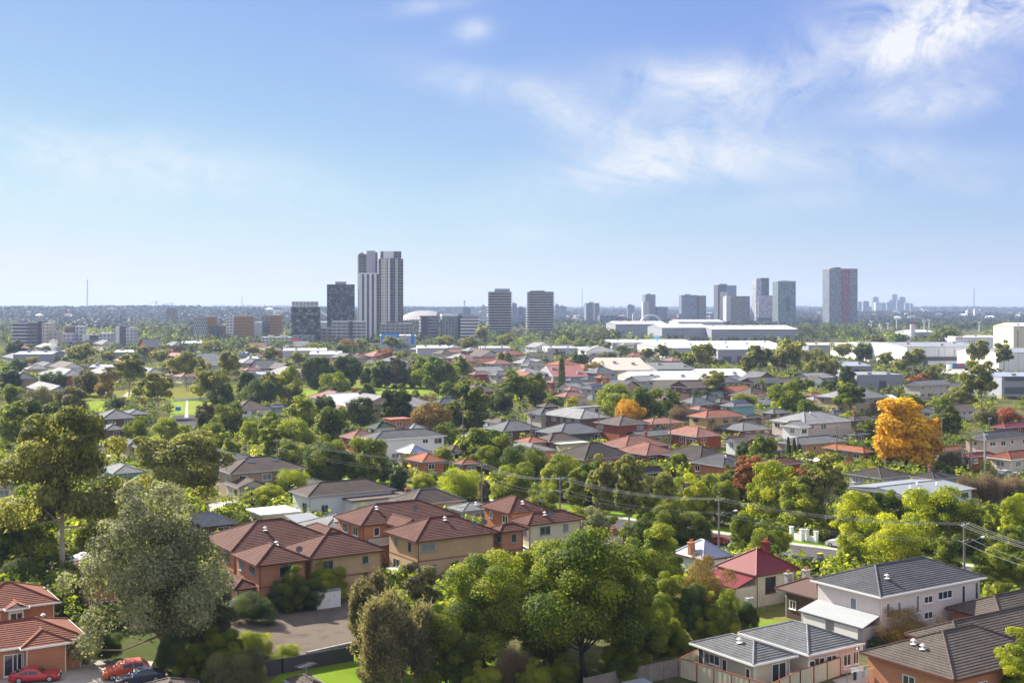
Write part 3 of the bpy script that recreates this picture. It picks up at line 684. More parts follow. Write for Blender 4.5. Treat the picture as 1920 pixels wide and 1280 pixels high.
gf = H('long grey-tiled cottage|with porch beside the light blue house', 1385, 1516, 1227, 1619.7, 2.8, 'tile_grey', 'pinkw', trim='trim_white', pitch=21, win=False, ridge='tile_lgrey',
  wins=[('r', .12, .5, .9, 1.5), ('r', .3, .1, .8, 2.0), ('r', .48, .3, 1.5, 1.8), ('r', .76, .7, 1.1, 1.2), ('r', .92, .7, .8, 1.3)], doors=[('r', .22, 0, .9, 2.05, 'timber_dk')])
H('dark brown-tiled red brick house|at the lower right corner', 1613, 1789, 1274.5, 1960, 3.2, 'tile_umber', 'bk_orange', pitch=24, a=15, trim='trim_brown', vent=[(.18, .62), (.16, .5)], ridge='tile_brown',
  wings=[(1697, 1800, 1215, 1990, 3.2, 'hip', None, 18, None), (1773, 1880, 1165, 2040, 3.2, 'hip', None, 18, None)], win=False, wins=[('r', .3, .9, 1.6, 1.3), ('l', .5, 1.0, 1.4, 1.2)])
H('red-tiled brick house|with projecting hip behind the parked red sedan', -190, -80, 1229, 165, 3.0, 'tile_red', 'bk_orange', pitch=21, b=8.5, trim='trim_white', wings=[(20, 40, 1216, 137, 3.0, 'hip', None, None, 6.5)], win=False, vent=[(.75, .7)],
  wins=[('r', .42, .2, 1.7, 2.1), ('r', .50, .2, 1.2, 2.1)])
H('red-tiled house with small gablet|at the left edge behind a hedge', -130, -60, 1149, 113, 2.8, 'tile_red', 'bk_orange', pitch=23, b=9, trim='trim_white', wings=[(2, 10, 1143, 40, 2.8, 'gy', 'white', None, 4)])
H('grey-brown tiled roof|of the nearest house at the bottom edge', 205, 262, 1330, 385, 2.8, 'tile_brown', 'bk_tan', pitch=25, yaw=20, b=6.5, land=False)
H('small brown-tiled roof|with a television aerial at the bottom edge', 535, 575, 1300, 612, 2.4, 'tile_brown', 'bk_tan', pitch=25, ant=[(.4, .5, 1.3)])
# townhouses
H('front left townhouse|of tan brick with maroon tiles and two dishes', 434, 481, 1060, 584, 5.6, 'tile_maroon', 'bk_orange', pitch=24, vent=[(.6, .5)], dish=[(.85, .16)], wings=[(540, 579, 1047.5, 726, 5.5, 'hip', 'bk_tan', None, 8.6), (400, 439, 1105, 487, 2.8, 'hip', 'bk_tan')], frame='trim_grey')
H('back left townhouse|with maroon tiles and orange gable end', 418, 434, 1033, 632, 5.6, 'tile_maroon', 'bk_orange', b=11, pitch=24, vent=[(.4, .3)], wings=[(548, 562, 1008, 598, 5.5, 'gy', 'cream', None, 7), (600, 612, 1001, 640, 5.2, 'hip', None, None, 7)], frame='trim_grey')
tb_ = H('orange brick townhouse with balcony|in the middle of the maroon-roofed row', 647, 677, 985, 862, 5.7, 'tile_maroon', 'bk_orange', pitch=24, b=9, dish=[(.6, .2)], vent=[(.25, .35)], wings=[(735, 750, 988, 796, 5.7, 'gy', None, None, 6)], frame='trim_white')
root, x0, y0, A, B = tb_
mb = MB(); mb.box(x0+.8, x0+A*.34, y0-.7, y0+.5, 2.75, 2.95); mb.build('balcony', MATS['soffit'], root); mb = MB(); mb.box(x0+.8, x0+A*.34, y0-.7, y0-.64, 2.953, 3.85); mb.build('balustrade', MATS['greyw'], root)
H('front middle townhouse|of tan brick with maroon tiles beside the white fence', 740, 780, 1015, 936, 5.6, 'tile_maroon', 'bk_tan', pitch=24, b=9, vent=[(.5, .4)], dish=[(.75, .15), (.9, .2)], wings=[(915, 937, 997, 990, 5.6, 'hip', 'bk_orange')], frame='trim_grey', ant=[(.75, .5, 1.6)])
H('back right townhouse|with tall maroon hipped roof', 900, 955, 962, 1027, 5.7, 'tile_maroon', 'br_orange', pitch=26, vent=[(.5, .2)], frame='trim_white')
H('cream-walled townhouse|at the right end of the maroon-roofed row', 955, 990, 984, 1098, 5.7, 'tile_maroon', 'cream', pitch=24, dish=[(.45, .2)], vent=[(.4, .35)], ant=[(.4, .5, 1.7)], frame='trim_grey')
# the red-roofed cottage and its neighbours
rc_ = H('cream weatherboard cottage|with tall bright red metal roof and red chimney', 1342, 1418, 1079, 1499, 3.9, 'metal_red', 'cream', 'hip', 33, trim='trim_brown', win=False, chim=[(.62, .42, .42)], chimmat='metal_red', oh=.35, ridge='metal_red',
  wins=[('r', .37, 1.5, 1.7, 1.9), ('l', .3, 1.4, .9, .8)], frame='trim_brown')
leanto(rc_[0], rc_[1], rc_[2], rc_[4], 3.6, 3.72, 2.75, 'metal_red', 'cream', .35)
H('white and blue iron-roofed cottage|with orange brick chimney', 1262, 1318, 1050, 1374, 3.4, 'metal_blue', 'white', 'hip', 36, trim='trim_brown', chim=[(.12, .5, .4)], chimmat='bk_orange', win=False)
H('weathered timber shack|under a rusty brown iron roof', 1453, 1532, 1122, 1592, 3.4, 'metal_rust', 'timber_dk', 'hip', 27, trim='timber_dk', oh=.9, win=False, chim=[(.35, .95, .38), (.85, .9, .38)], chimmat='concrete', wins=[('l', .7, 1.2, 1.0, 1.0)])
H('small house with grey-brown tiles|under the two narrow gum trees', 1112, 1165, 1025, 1196, 3.0, 'tile_brown', 'bk_orange', pitch=26, chim=[(.75, .7, .35)], chimmat='bk_red')
H('weathered dark-tiled cottage|between the white house and the maroon townhouses', 730, 770, 947, 873, 3.4, 'tile_brown', 'br_tan', pitch=26, chim=[(.3, .92, .4)], ridge='tile_lgrey')
H('old white fibro house|with mottled grey tiles and cream lean-to roof', 539, 577, 931, 742, 4.2, 'tile_brown', 'fibro', b=8, pitch=22, wings=[(627, 660, 940, 777, 3.3, 'flat', 'white', None, 5)], frame='trim_grey', win=False, wins=[('r', .2, .9, 1.2, 1.6), ('r', .62, 1.1, .9, 1.5), ('r', .74, 1.6, 1.6, .8), ('l', .3, 1.3, 1.8, 1.5)], doors=[('r', .68, .2, .9, 2.1, 'greyw')])
H('light grey tiled house|behind the back left townhouse', 560, 600, 1002, 712, 3.2, 'tile_lgrey', 'br_orange', b=10, pitch=20, vent=[(.4, .3)])
H('low pale grey roof|between the two rows of townhouses', 838, 868, 958, 935, 3.0, 'tile_lgrey', 'beige', pitch=17, vent=[(.5, .3)])
H('cream carport shed|with flat white roof on the driveway', 457, 490, 966, 566, 2.7, 'metal_white', 'cream', 'flat', name='shed', cat='shed', win=False, b=7)
H('open carport|with low blue-grey metal roof', 510, 556, 980, 607, 2.6, 'metal_grey', 'beige', 'sky', 6, name='carport', cat='carport', win=False, b=5)
# middle left
H('brown-tiled house with two skylights|and a gabled garage', 405, 432, 888, 575, 5.0, 'tile_brown', 'tanw', b=11, pitch=21, solar=[(.3, .3, 1, 1), (.62, .3, 1, 1)], wings=[(418, 446, 915, 508, 3.0, 'gy', 'beige')])
H('pale grey flat-roofed house|half hidden by the second gum tree', 345, 372, 855, 442, 3.2, 'tile_lgrey', 'greyw', b=11, pitch=16)
H('low grey-tiled roof|above the brown house with skylights', 385, 410, 868, 492, 3.2, 'tile_grey', 'beige', b=9, pitch=18)
H('brown house with white sunroom|below the park', 432, 446, 768, 512, 3.4, 'tile_brown', 'white', b=12, pitch=24)
H('building with deep blue metal roof|at the edge of the park', 488, 496, 764, 533, 3.0, 'metal_navy', 'greyw', 'gx', 16, name='building', cat='building')
H('red-roofed brick house below the park|with a small brown front wing', 619, 632, 762, 700, 3.4, 'tile_salmon', 'br_red', b=12, pitch=24, wings=[(626, 634, 767, 656, 3.2, 'hip', None, None, 7)])
H('crimson-roofed house|left of the large white house', 636, 660, 822, 716, 5.0, 'tile_salmon', 'br_red', pitch=24)
H('house with dark green roof|above the crimson roof', 686, 706, 803, 745, 5.0, 'tile_green', 'white', pitch=26)
H('large white house with grey roof|in the middle distance left of centre', 672, 702, 825, 838, 5.6, 'tile_grey', 'white', pitch=20, trim='trim_white', chim=[])
H('old house with streaky blue iron roof', 742, 768, 851, 808, 3.6, 'metal_blue', 'tanw', pitch=30)
H('bright orange tiled house|behind the overhead cables', 760, 792, 866, 838, 3.4, 'tile_orange', 'br_orange', pitch=24)
H('brown-roofed house with white gable', 820, 846, 847, 880, 3.4, 'tile_brown', 'white', pitch=24, wings=[(818, 838, 850, 856, 3.3, 'gy', 'white')])
H('orange brick block of flats|behind the dark round-headed tree', 716, 734, 787, 774, 5.5, 'tile_terra', 'br_orange', 'flat', name='apartment_block', cat='building')
H('pale grey roof behind the tan tree', 754, 772, 803, 800, 3.4, 'tile_lgrey', 'beige')
H('small white house with rusty tan roof', 906, 938, 793, 958, 3.6, 'tile_brown', 'white', pitch=30)
H('slate grey roofed house with brown brick walls', 905, 943, 808, 1016, 3.6, 'tile_grey', 'br_brown', pitch=23, frame='trim_white')
H('slate roofed house with sky blue skylight|in the park tree belt', 802, 822, 757, 872, 3.2, 'tile_navy', 'br_brown', pitch=23, solar=[(.4, .5, 2, 1)])
# middle
H('navy-roofed beige two-storey house', 984, 1014, 777, 1053, 5.6, 'tile_navy', 'beige', pitch=22)
H('pale grey roofed house with white columns', 1012, 1088, 785, 1146, 5.6, 'tile_lgrey', 'br_brown', pitch=21, frame='trim_white', glass=GLB)
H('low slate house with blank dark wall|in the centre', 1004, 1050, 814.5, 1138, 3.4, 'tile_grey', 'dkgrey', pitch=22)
H('red brick two-storey house with brown roof', 1113, 1161, 797, 1219, 5.7, 'tile_brown', 'br_red', pitch=20, frame='trim_white', glass=GLB)
H('orange-brown roofed bungalow|left of the brown gabled one', 965, 990, 830, 1030, 3.2, 'tile_terra', 'br_orange', pitch=20)
H('brown gabled bungalow|beside the green-topped shed', 998, 1030, 828, 1092, 3.2, 'tile_brown', 'br_brown', pitch=24)
H('cream shed with pale green flat roof', 1038, 1052, 833, 1106, 3.0, 'metal_green', 'cream', 'flat', name='shed', cat='shed', win=False)
H('wide pale grey low roof|left of the round green tree', 935, 990, 847, 1045, 3.2, 'tile_lgrey', 'br_tan', pitch=17)
H('large dark brown hipped roof with gablet', 1036, 1095, 862, 1190, 3.3, 'tile_dkbrown', 'br_orange', pitch=25, ridge='tile_brown', wings=[(1052, 1075, 855, 1093, 3.4, 'gy', 'br_orange')])
H('pinkish brown roofed house|with two hips and red brick walls', 1121, 1172, 840, 1258, 3.4, 'tile_salmon', 'br_red', pitch=22, chim=[(.75, .5, .35)], wings=[(1152, 1212, 853, 1272, 3.2, 'hip', None)])
H('low salmon roofed strip|behind the red brick two-storey house', 1214, 1222, 795, 1284, 3.2, 'tile_salmon', 'br_orange', pitch=17, b=8)
H('low grey gabled house|right of the pinkish brown roof', 1172, 1198, 818, 1278, 3.2, 'tile_grey', 'br_tan', 'gx', 20)
H('yellow brick two-storey house with scarlet roof', 1288, 1324, 783, 1397, 5.8, 'tile_terra', 'br_yellow', pitch=22, frame='trim_brown', ridge='tile_red')
H('salmon tiled red brick house|with a white awning', 1241, 1306, 819, 1357, 3.4, 'tile_salmon', 'br_red', pitch=22, frame='trim_white')
H('brown-roofed red brick house with white gable', 1358, 1384, 824, 1458, 3.4, 'tile_brown', 'br_red', pitch=22, wings=[(1356, 1378, 827, 1408, 3.4, 'gx', 'white', 5)], ridge='tile_salmon')
H('brown gable behind the scarlet roof', 1368, 1400, 798, 1432, 3.4, 'tile_brown', 'br_brown', pitch=25)
H('flat grey-brown roofed house|beside the pale grey mansion', 1340, 1392, 807, 1452, 3.0, 'tile_grey', 'br_brown', pitch=15)
H('pale grey two-storey house with gabled balcony', 1443, 1509, 794, 1600, 5.9, 'tile_lgrey', 'pinkw', pitch=20, trim='trim_white', wings=[(1462, 1500, 801, 1520, 5.4, 'gx', 'white', 4)], vent=[(.4, .4)])
H('yellow brick bungalow with lichen grey tiles', 1452, 1495, 834, 1592, 3.2, 'tile_grey', 'br_yellow', pitch=18)
H('bright orange roofed bungalow|with white porch', 1541, 1619, 848, 1640, 3.2, 'tile_orange', 'br_orange', pitch=22, frame='trim_white')
H('dark roofed bungalow|behind the satellite dish', 1238, 1312, 862, 1378, 3.2, 'tile_dkbrown', 'br_red', pitch=22, ridge='tile_brown', dish=[(.6, .2)])
H('charcoal roofed bungalow|with white roof vent', 1290, 1356, 875, 1418, 3.2, 'tile_char', 'br_orange', pitch=22, vent=[(.4, .3)], ridge='tile_brown')
H('maroon tiled roof|behind the rust coloured tree', 1420, 1455, 872, 1508, 3.2, 'tile_maroon', 'br_red', pitch=22)
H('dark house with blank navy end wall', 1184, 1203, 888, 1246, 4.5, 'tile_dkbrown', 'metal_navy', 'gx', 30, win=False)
H('brown roof with square chimney|left of the golden tree', 1576, 1602, 788, 1645, 3.6, 'tile_brown', 'br_brown', chim=[(.3, .5, .45)])
H('dark brown hip roof|just left of the golden tree trunk', 1588, 1604, 815, 1632, 3.4, 'tile_dkbrown', 'br_brown')
H('rust orange tiled roof|right of the golden tree', 1748, 1770, 845, 1815, 3.2, 'tile_terra', 'beige', pitch=22)
H('charcoal roofed beige two-storey house', 1805, 1850, 825, 1935, 5.8, 'tile_char', 'pinkw', pitch=23, ridge='tile_grey')
H('crimson tiled house|at the right edge behind the charcoal roof', 1857, 1885, 802, 1960, 4.2, 'metal_red', 'br_red', pitch=22)
H('cream house with crimson tiles|and a silver car in front', 1850, 1896, 862, 1975, 3.2, 'tile_red', 'cream', pitch=23, frame='trim_white', trim='trim_white', glass=GLB)
H('red brick house behind the twin palms', 1798, 1818, 857, 1868, 3.2, 'metal_red', 'br_red', pitch=24, frame='trim_white')
H('wide dark brown low roof|left of the golden ball shrub', 1586, 1652, 897, 1712, 3.0, 'tile_dkbrown', 'greyw', pitch=17, ridge='tile_brown', ant=[(.7, .5, 1.6)])
H('dark roof behind the blue metal warehouse', 1706, 1752, 899, 1800, 3.0, 'tile_dkbrown', 'greyw', pitch=19, chim=[(.4, .6, .35)])
H('wide low hall with blue-grey metal roof', 1586, 1706, 931, 1830, 3.6, 'metal_grey', 'white', 'gx', 6, name='hall', cat='building', vent=[(.3, .3), (.5, .4), (.7, .3)])
# left
H('slate roofed house with brown brick wing|left of the park', 163, 190, 786, 262, 3.4, 'tile_grey', 'br_brown', b=13, pitch=22, wings=[(184, 197, 806, 238, 3.2, 'hip', 'br_brown', None, 8)])
H('long slate roof|behind the cabbage palm', 228, 240, 777, 282, 3.4, 'tile_grey', 'br_brown', b=10, pitch=18)
H('grey hip roofed house|behind the cone shaped conifer', 222, 240, 836, 272, 3.4, 'tile_grey', 'tanw', b=9, pitch=27)
H('tan gabled house|right of the cone shaped conifer', 252, 266, 842, 296, 3.4, 'tile_brown', 'tanw', b=9, pitch=30)
H('pale grey house with teal walls', 190, 212, 888, 272, 3.4, 'tile_lgrey', 'tealw', b=10, pitch=20, frame='trim_white')
H('mottled pale grey hip roof|behind the tall gum tree', 178, 205, 940, 272, 3.4, 'tile_lgrey', 'tanw', b=11, pitch=23, ridge='tile_dkbrown')
H('white-grey plain roof|above the silver tree', 196, 214, 965, 280, 3.4, 'tile_lgrey', 'beige', b=8, pitch=16)
H('brown-roofed house at the left edge|behind the tall gum', -40, -10, 886, 55, 3.4, 'tile_brown', 'br_red', b=9, pitch=22)
H('cream house with brown tiles|at the left edge', -60, -30, 916, 36, 3.4, 'tile_brown', 'cream', b=9, pitch=22)
H('sunlit white tiled roof|left of the white car', 355, 385, 985, 447, 3.0, 'tile_lgrey', 'br_brown', b=9, pitch=20)
H('orange brick house hidden behind the silver tree', 160, 175, 1080, 240, 5.2, 'tile_maroon', 'bk_orange', b=9, pitch=24)
# far rows, from left to right
FARH = [
 ('small pale house near the left edge', 70, 80, 702, 116, 3.4, 'tile_lgrey', 'white', {}), ('low grey house under the dark trees at left', 38, 48, 712, 72, 3.4, 'tile_grey', 'tanw', {}), ('white-roofed house in the trees at left', 58, 70, 728, 96, 3.4, 'tile_lgrey', 'tealw', {}),
 ('cream-roofed house below the white steam', 32, 42, 684, 64, 3.6, 'tile_salmon', 'white', {}), ('tan-roofed house in the left distance', 44, 52, 692, 92, 3.4, 'tile_lgrey', 'tanw', {}),
 ('tan-roofed hall with blue shed in front', 452, 462, 694, 492, 4, 'tile_salmon', 'br_tan', {}), ('pale house behind the red maple thicket', 655, 668, 668, 690, 5, 'tile_red', 'beige', {}), ('wide red-roofed house below the blue shop', 676, 700, 668, 742, 5, 'tile_salmon', 'pinkw', {}),
 ('brown hipped house in the far centre', 808, 828, 663, 852, 5, 'tile_brown', 'beige', {}), ('light grey hipped house in the far centre', 834, 858, 672, 892, 5, 'tile_lgrey', 'br_red', {}), ('pinkish hipped house in front of the light grey one', 846, 868, 677, 898, 5, 'tile_salmon', 'br_tan', {}),
 ('red-roofed house beside the white flat building', 928, 945, 665, 985, 5, 'tile_terra', 'tanw', {}), ('tan hip house right of the dark cypress pair', 968, 985, 672, 1012, 4.5, 'tile_brown', 'tanw', {}), ('long grey house behind the maroon-topped shed', 972, 990, 686, 1034, 4.5, 'tile_grey', 'beige', {}),
 ('red-roofed brick house left of the wide dark tree', 878, 890, 702, 925, 4, 'tile_salmon', 'br_red', {}), ('long slate house left of the wide dark tree', 914, 930, 703, 974, 4, 'tile_grey', 'beige', {}), ('small brown house in front of the maroon-topped shed', 1004, 1020, 709, 1036, 4.6, 'tile_brown', 'tanw', {}),
 ('small orange house beside the columnar pine', 1022, 1036, 717, 1052, 4.6, 'tile_salmon', 'br_red', {}), ('navy-roofed new house right of the columnar pine', 1056, 1070, 713, 1090, 5.4, 'tile_navy', 'greyw', dict(solar=[(.2, .3, 2, 1)])), ('second navy-roofed new house with tan walls', 1088, 1102, 711, 1118, 5.4, 'tile_navy', 'tanw', dict(solar=[(.2, .3, 2, 1)])), ('red hip house left of the orange terracotta roof', 1112, 1126, 708, 1146, 5.0, 'tile_terra', 'br_red', {}),
 ('orange terracotta roofed brick house', 1138, 1160, 722, 1192, 5.0, 'tile_orange', 'br_red', {}), ('wide navy roof with solar panels', 1084, 1110, 729, 1142, 4.4, 'tile_navy', 'greyw', dict(solar=[(.1, .2, 4, 2)])), ('pale salmon bungalow in the centre distance', 1038, 1060, 744, 1104, 3.4, 'tile_salmon', 'pinkw', {}), ('salmon hip bungalow above the pale one', 1054, 1068, 731, 1092, 3.4, 'tile_salmon', 'tanw', {}), ('tiny red roof beside the wide dark tree', 1008, 1016, 741, 1030, 3.2, 'tile_terra', 'br_red', {}),
 ('brown roof left of the navy-roofed house', 1006, 1022, 762, 1050, 3.2, 'tile_brown', 'br_brown', {}), ('flat grey building with white edge', 1060, 1072, 765, 1130, 3.4, 'tile_lgrey', 'white', dict(kind='flat')),
 ('grey hip house with cream gable near the white sheds', 1274, 1288, 725, 1314, 4.6, 'tile_navy', 'br_yellow', {}), ('terracotta hip house with solar panels', 1394, 1412, 742, 1438, 3.6, 'tile_terra', 'br_red', dict(solar=[(.1, .2, 2, 1)])), ('brown hip house in the right middle distance', 1330, 1350, 754, 1374, 3.4, 'tile_brown', 'br_brown', {}), ('blue-grey house covered in solar panels', 1348, 1376, 762, 1418, 4.2, 'tile_grey', 'tealw', dict(solar=[(.15, .25, 4, 2)])),
 ('salmon pyramid roofed house', 1508, 1522, 741, 1546, 3.8, 'tile_terra', 'br_red', {}), ('tan gabled house in front of the salmon pyramid roof', 1504, 1526, 750, 1544, 3.6, 'tile_lgrey', 'br_yellow', {}), ('beige gable above the scarlet roof', 1288, 1312, 768, 1330, 3.8, 'tile_salmon', 'beige', {}), ('grey-green hip house behind the mansion', 1426, 1450, 775, 1486, 3.4, 'tile_grey', 'br_brown', {}),
 ('navy gabled house behind the mansion', 1545, 1564, 777, 1590, 3.6, 'tile_navy', 'greyw', {}), ('tan-roofed house below the blue-grey block', 1622, 1638, 746, 1662, 3.6, 'tile_brown', 'tanw', {}), ('brown roof above the golden tree', 1634, 1650, 758, 1670, 3.4, 'tile_brown', 'br_brown', {}), ('small pink gabled house under the tall gum', 1832, 1850, 772, 1872, 3.4, 'tile_salmon', 'pinkw', {}),
 ('brown roof with panels beside the scarlet roof', 1384, 1400, 783, 1432, 3.2, 'tile_brown', 'br_brown', dict(solar=[(.1, .3, 2, 1)])), ('plain terracotta roof right of the large white house', 850, 866, 870, 900, 3.2, 'tile_terra', 'br_red', {}), ('red-brown roof under the bright green tree', 1270, 1290, 905, 1312, 3.2, 'tile_salmon', 'br_red', {}),
]
for (lab, xL, xF, yF, xR, h, rf_, wl_, kw) in FARH: H(lab, xL, xF, yF, xR, h, rf_, wl_, **kw)

# ---- more small houses of the far rows, placed street by street; their labels are worded at the end
AUTOH = []
rh = random.Random(21)
def clear(px0, yF, px1):
    for t in (0, .5, 1):
        p = G(px0+(px1-px0)*t, yF+1)
        for (cx, cy, ya, a, b) in RECTS:
            if math.hypot(p.x-cx, (p.y-cy)) < max(a, b)*1.05+5: return False
    return True
WORDS = {'tile_grey': 'grey-roofed', 'tile_lgrey': 'pale-roofed', 'tile_salmon': 'salmon-roofed', 'tile_terra': 'terracotta-roofed', 'tile_brown': 'brown-roofed', 'tile_navy': 'slate-roofed', 'metal_white': 'white-roofed', 'tile_red': 'red-roofed'}
PARKS = [(300, 740, 480, 790), (560, 715, 840, 772), (150, 740, 230, 775)]
for (x0_, y0_, x1_, y1_, n_) in ((560, 655, 1130, 700, 24), (880, 690, 1130, 765, 14), (1130, 730, 1560, 790, 20), (0, 665, 140, 760, 9), (380, 655, 560, 720, 13), (1560, 740, 1780, 800, 6), (150, 655, 380, 725, 11), (560, 780, 760, 800, 4), (1100, 655, 1330, 690, 6)):
    k_ = 0
    for _ in range(n_*9):
        if k_ >= n_: break
        px = rh.uniform(x0_, x1_); yb = rh.uniform(y0_, y1_); pp = (yb-HZ)/CH
        A_ = rh.uniform(10, 16)*pp; B_ = rh.uniform(8, 12)*pp*.72; h_ = rh.choice((3.2, 3.4, 5.4))
        if any(a <= px <= c and b <= yb <= d_ for a, b, c, d_ in PARKS): continue
        yF = HZ+(yb-HZ)*(CH-h_)/CH
        if not clear(px-B_, yF, px+A_*.85): continue
        rf_ = rh.choice(('tile_grey', 'tile_lgrey', 'tile_salmon', 'tile_brown', 'tile_brown', 'tile_navy', 'tile_lgrey', 'tile_grey', 'metal_white', 'tile_terra') if px > 560 else ('tile_grey', 'tile_lgrey', 'tile_brown', 'tile_navy', 'tile_lgrey', 'tile_salmon', 'tile_grey')); wl_ = rh.choice(('white', 'beige', 'br_red', 'tanw', 'br_brown', 'greyw', 'cream'))
        r_ = H(None, px-B_, px, yF, px+A_*.85, h_, rf_, wl_, rh.choice(('hip', 'hip', 'hip', 'gx', 'gy')) if rf_ != 'metal_white' else 'gx', rh.choice((20, 23, 26)))
        AUTOH.append((r_[0], px, yb-5, yF-8, yb, A_, ('two-storey ' if h_ > 5 else 'small ')+WORDS[rf_]+' house with '+{'white': 'white', 'beige': 'beige', 'br_red': 'red brick', 'tanw': 'tan', 'br_brown': 'brown brick', 'greyw': 'grey', 'cream': 'cream'}[wl_]+' walls', None, 6, 'house')); k_ += 1
# ------------------------------------------------------------------ warehouses and sheds in the middle distance
def hh(yF, yb): return CH*(yb-yF)/(yb-HZ)
def SHED(label, xL, xF, yF, xR, yb, roof, wall, kind='gx', pitch=5, yaw=6, **k):
    r_ = H(label, xL, xF, yF, xR, hh(yF, yb), roof, wall, kind, pitch, yaw=yaw, name='warehouse', cat='warehouse', win=False, oh=.15, trim='trim_grey', **k)
    root, x0, y0, A, B = r_; h = hh(yF, yb); q = random.Random(int(xF))
    for i in range(max(2, int(A/14))):            # ridge ventilators and roof lights
        x = x0+A*(i+.5)/max(2, int(A/14))+q.uniform(-2, 2); y = y0+B*q.uniform(.12, .4); z = h+(y-y0)*math.tan(R(pitch))*(kind != 'flat')
        mb = MB(); mb.box(x-.9, x+.9, y-.9, y+.9, z-.2, z+.9); mb.box(x-1.1, x+1.1, y-1.1, y+1.1, z+.9, z+1.05); mb.build('ventilator', MATS['steel'], root)
    for i in range(max(1, int(A/22))):
        t = (i+.3+q.uniform(0, .4))/max(1, int(A/22)); mb = MB(); mb.box(x0+t*A-1.6, x0+t*A+1.6, y0+.05, y0+.15, 0, min(4, h*.6)); mb.build('roller_door', MATS['dkgrey'], root)
    mb = MB()
    for i in range(1, int(A/6)): x = x0+i*6.0; mb.box(x-.06, x+.06, y0+.10, y0+.15, 0, h-.3)
    if mb.f: mb.build('cladding_joint', MATS['trim_grey'], root)
    return r_
M('shedwall', (.27, .28, .315), .7, .08, .08); M('shedpale', (.40, .405, .41), .7, .08, .08); M('blue_sign', (.02, .22, .62), .5, .05); M('red_sign', (.62, .05, .04), .5, .05)
def panel(root_pack, name, face, t0, t1, z0, z1, mat, out=.06, oh=.15):
    root, x0, y0, A, B = root_pack; mb = MB()
    if face == 'r': mb.box(x0+t0*A, x0+t1*A, y0+oh-out, y0+oh, z0, z1)
    else: mb.box(x0+oh-out, x0+oh, y0+t0*B, y0+t1*B, z0, z1)
    return mb.build(name, MATS[mat], root)
SHED('long pale grey warehouse|behind the gum belt under the white arch', 1150, 1154, 607, 1250, 634, 'metal_white', 'shedwall', b=60)
w = SHED('grey warehouse with bright blue corner panel', 1229, 1241, 614, 1332, 640, 'metal_white', 'shedwall', b=70)
panel(w, 'blue_panel', 'l', .1, .9, .6, 5.5, 'blue_sign'); panel(w, 'blue_panel', 'r', .0, .05, .6, 5.5, 'blue_sign')
w = SHED('big warehouse with white roof and lavender wall', 1312, 1334, 617, 1496, 641, 'metal_white', 'shedwall', b=75)
for i in range(1, 5): panel(w, 'downpipe', 'r', i/5-.002, i/5+.002, 0, 10, 'trim_grey')
SHED('low white warehouse|behind the lavender walled one', 1262, 1272, 603, 1358, 622, 'metal_white', 'shedpale', b=60)
SHED('long low white factory|at the left of the white sheds', 1140, 1148, 642, 1300, 658, 'metal_white', 'shedwall', b=60, pitch=3)
SHED('wide white-roofed factory|in front of the lavender warehouse', 1206, 1246, 652, 1480, 676, 'metal_white', 'shedpale', b=90, pitch=4)
w = SHED('white-roofed dock building|with dark loading bays', 1330, 1346, 655, 1462, 680, 'metal_white', 'shedwall', b=40, pitch=4)
for i in range(4): panel(w, 'dock_door', 'r', .08+i*.23, .22+i*.23, 0, 4.0, 'dkgrey')
SHED('cream-roofed shed|behind the tall gum pair', 1500, 1516, 647, 1610, 664, 'metal_tan', 'shedwall', b=50, pitch=3)
w = SHED('white warehouse with dark roof|on the right', 1636, 1650, 651, 1697, 678, 'metal_dull', 'white', b=90, pitch=3)
w2 = SHED('long white distribution centre|with shaded loading dock', 1690, 1700, 650, 1850, 686, 'metal_dull', 'white', b=70, pitch=3)
panel(w2, 'dock_canopy', 'r', 0, 1, 3.2, 5.6, 'dkgrey', .5)
for i in range(1, 5): panel(w2, 'pilaster', 'r', i/5-.003, i/5+.003, 5.8, 10.5, 'trim_grey', .2)
SHED('white warehouse wing|at the right edge', 1855, 1872, 661, 1990, 696, 'metal_dull', 'white', b=50, pitch=4)
SHED('grey-blue concrete block|right of the dark gum cluster', 1566, 1607, 703, 1695, 731, 'metal_dull', 'shedwall', 'flat', yaw=8)
SHED('low shed with sunlit blue roof|left of the white warehouse', 1562, 1576, 686, 1636, 700, 'metal_blue', 'shedwall', b=40, pitch=4)
w = SHED('blue-grey office block|at the right edge', 1862, 1878, 706, 2000, 748, 'metal_blue', 'shedwall', 'flat', yaw=4, b=30)
panel(w, 'window_band', 'r', .05, 1, 2.0, 4.6, 'dkgrey'); panel(w, 'window_band', 'r', .05, 1, 7.0, 8.6, 'dkgrey'); panel(w, 'red_fascia', 'r', .0, 1, .2, 1.0, 'tile_maroon', .3)
w = SHED('white factory with small red lettering', 1780, 1791, 632, 1880, 652, 'metal_white', 'white', b=40, pitch=3)
for i in range(6): panel(w, 'window_strip', 'r', .3+i*.05, .32+i*.05, 3, 7, 'shedwall')
# the lettering is only a row of red marks at this size
for i, ww in enumerate((.018, .012, .016, .01, .014)): panel(w, 'sign_letter', 'r', .03+i*.026, .03+i*.026+ww, 8.2, 9.8, 'red_sign', .1)
w = SHED('tall white plant hall with rounded top|at the right edge', 1894, 1900, 611, 1975, 668, 'metal_white', 'cream', 'gx', 8, b=30); panel(w, 'flue_pipe', 'r', .10, .125, 3, 19, 'steel', .5)
SHED('low white works below the silo', 1698, 1708, 622, 1752, 640, 'metal_white', 'shedpale', b=40, pitch=4)
SHED('tan shed with striped roof panels', 1093, 1134, 694, 1222, 706, 'metal_tan', 'cream', b=60, pitch=10)
SHED('dark-roofed workshop|right of the tan shed', 1218, 1232, 692, 1304, 708, 'tile_grey', 'shedwall', b=60, pitch=4)
SHED('long cream factory|with blank white end wall', 1142, 1192, 712, 1322, 738, 'metal_white', 'cream', b=40, pitch=7)
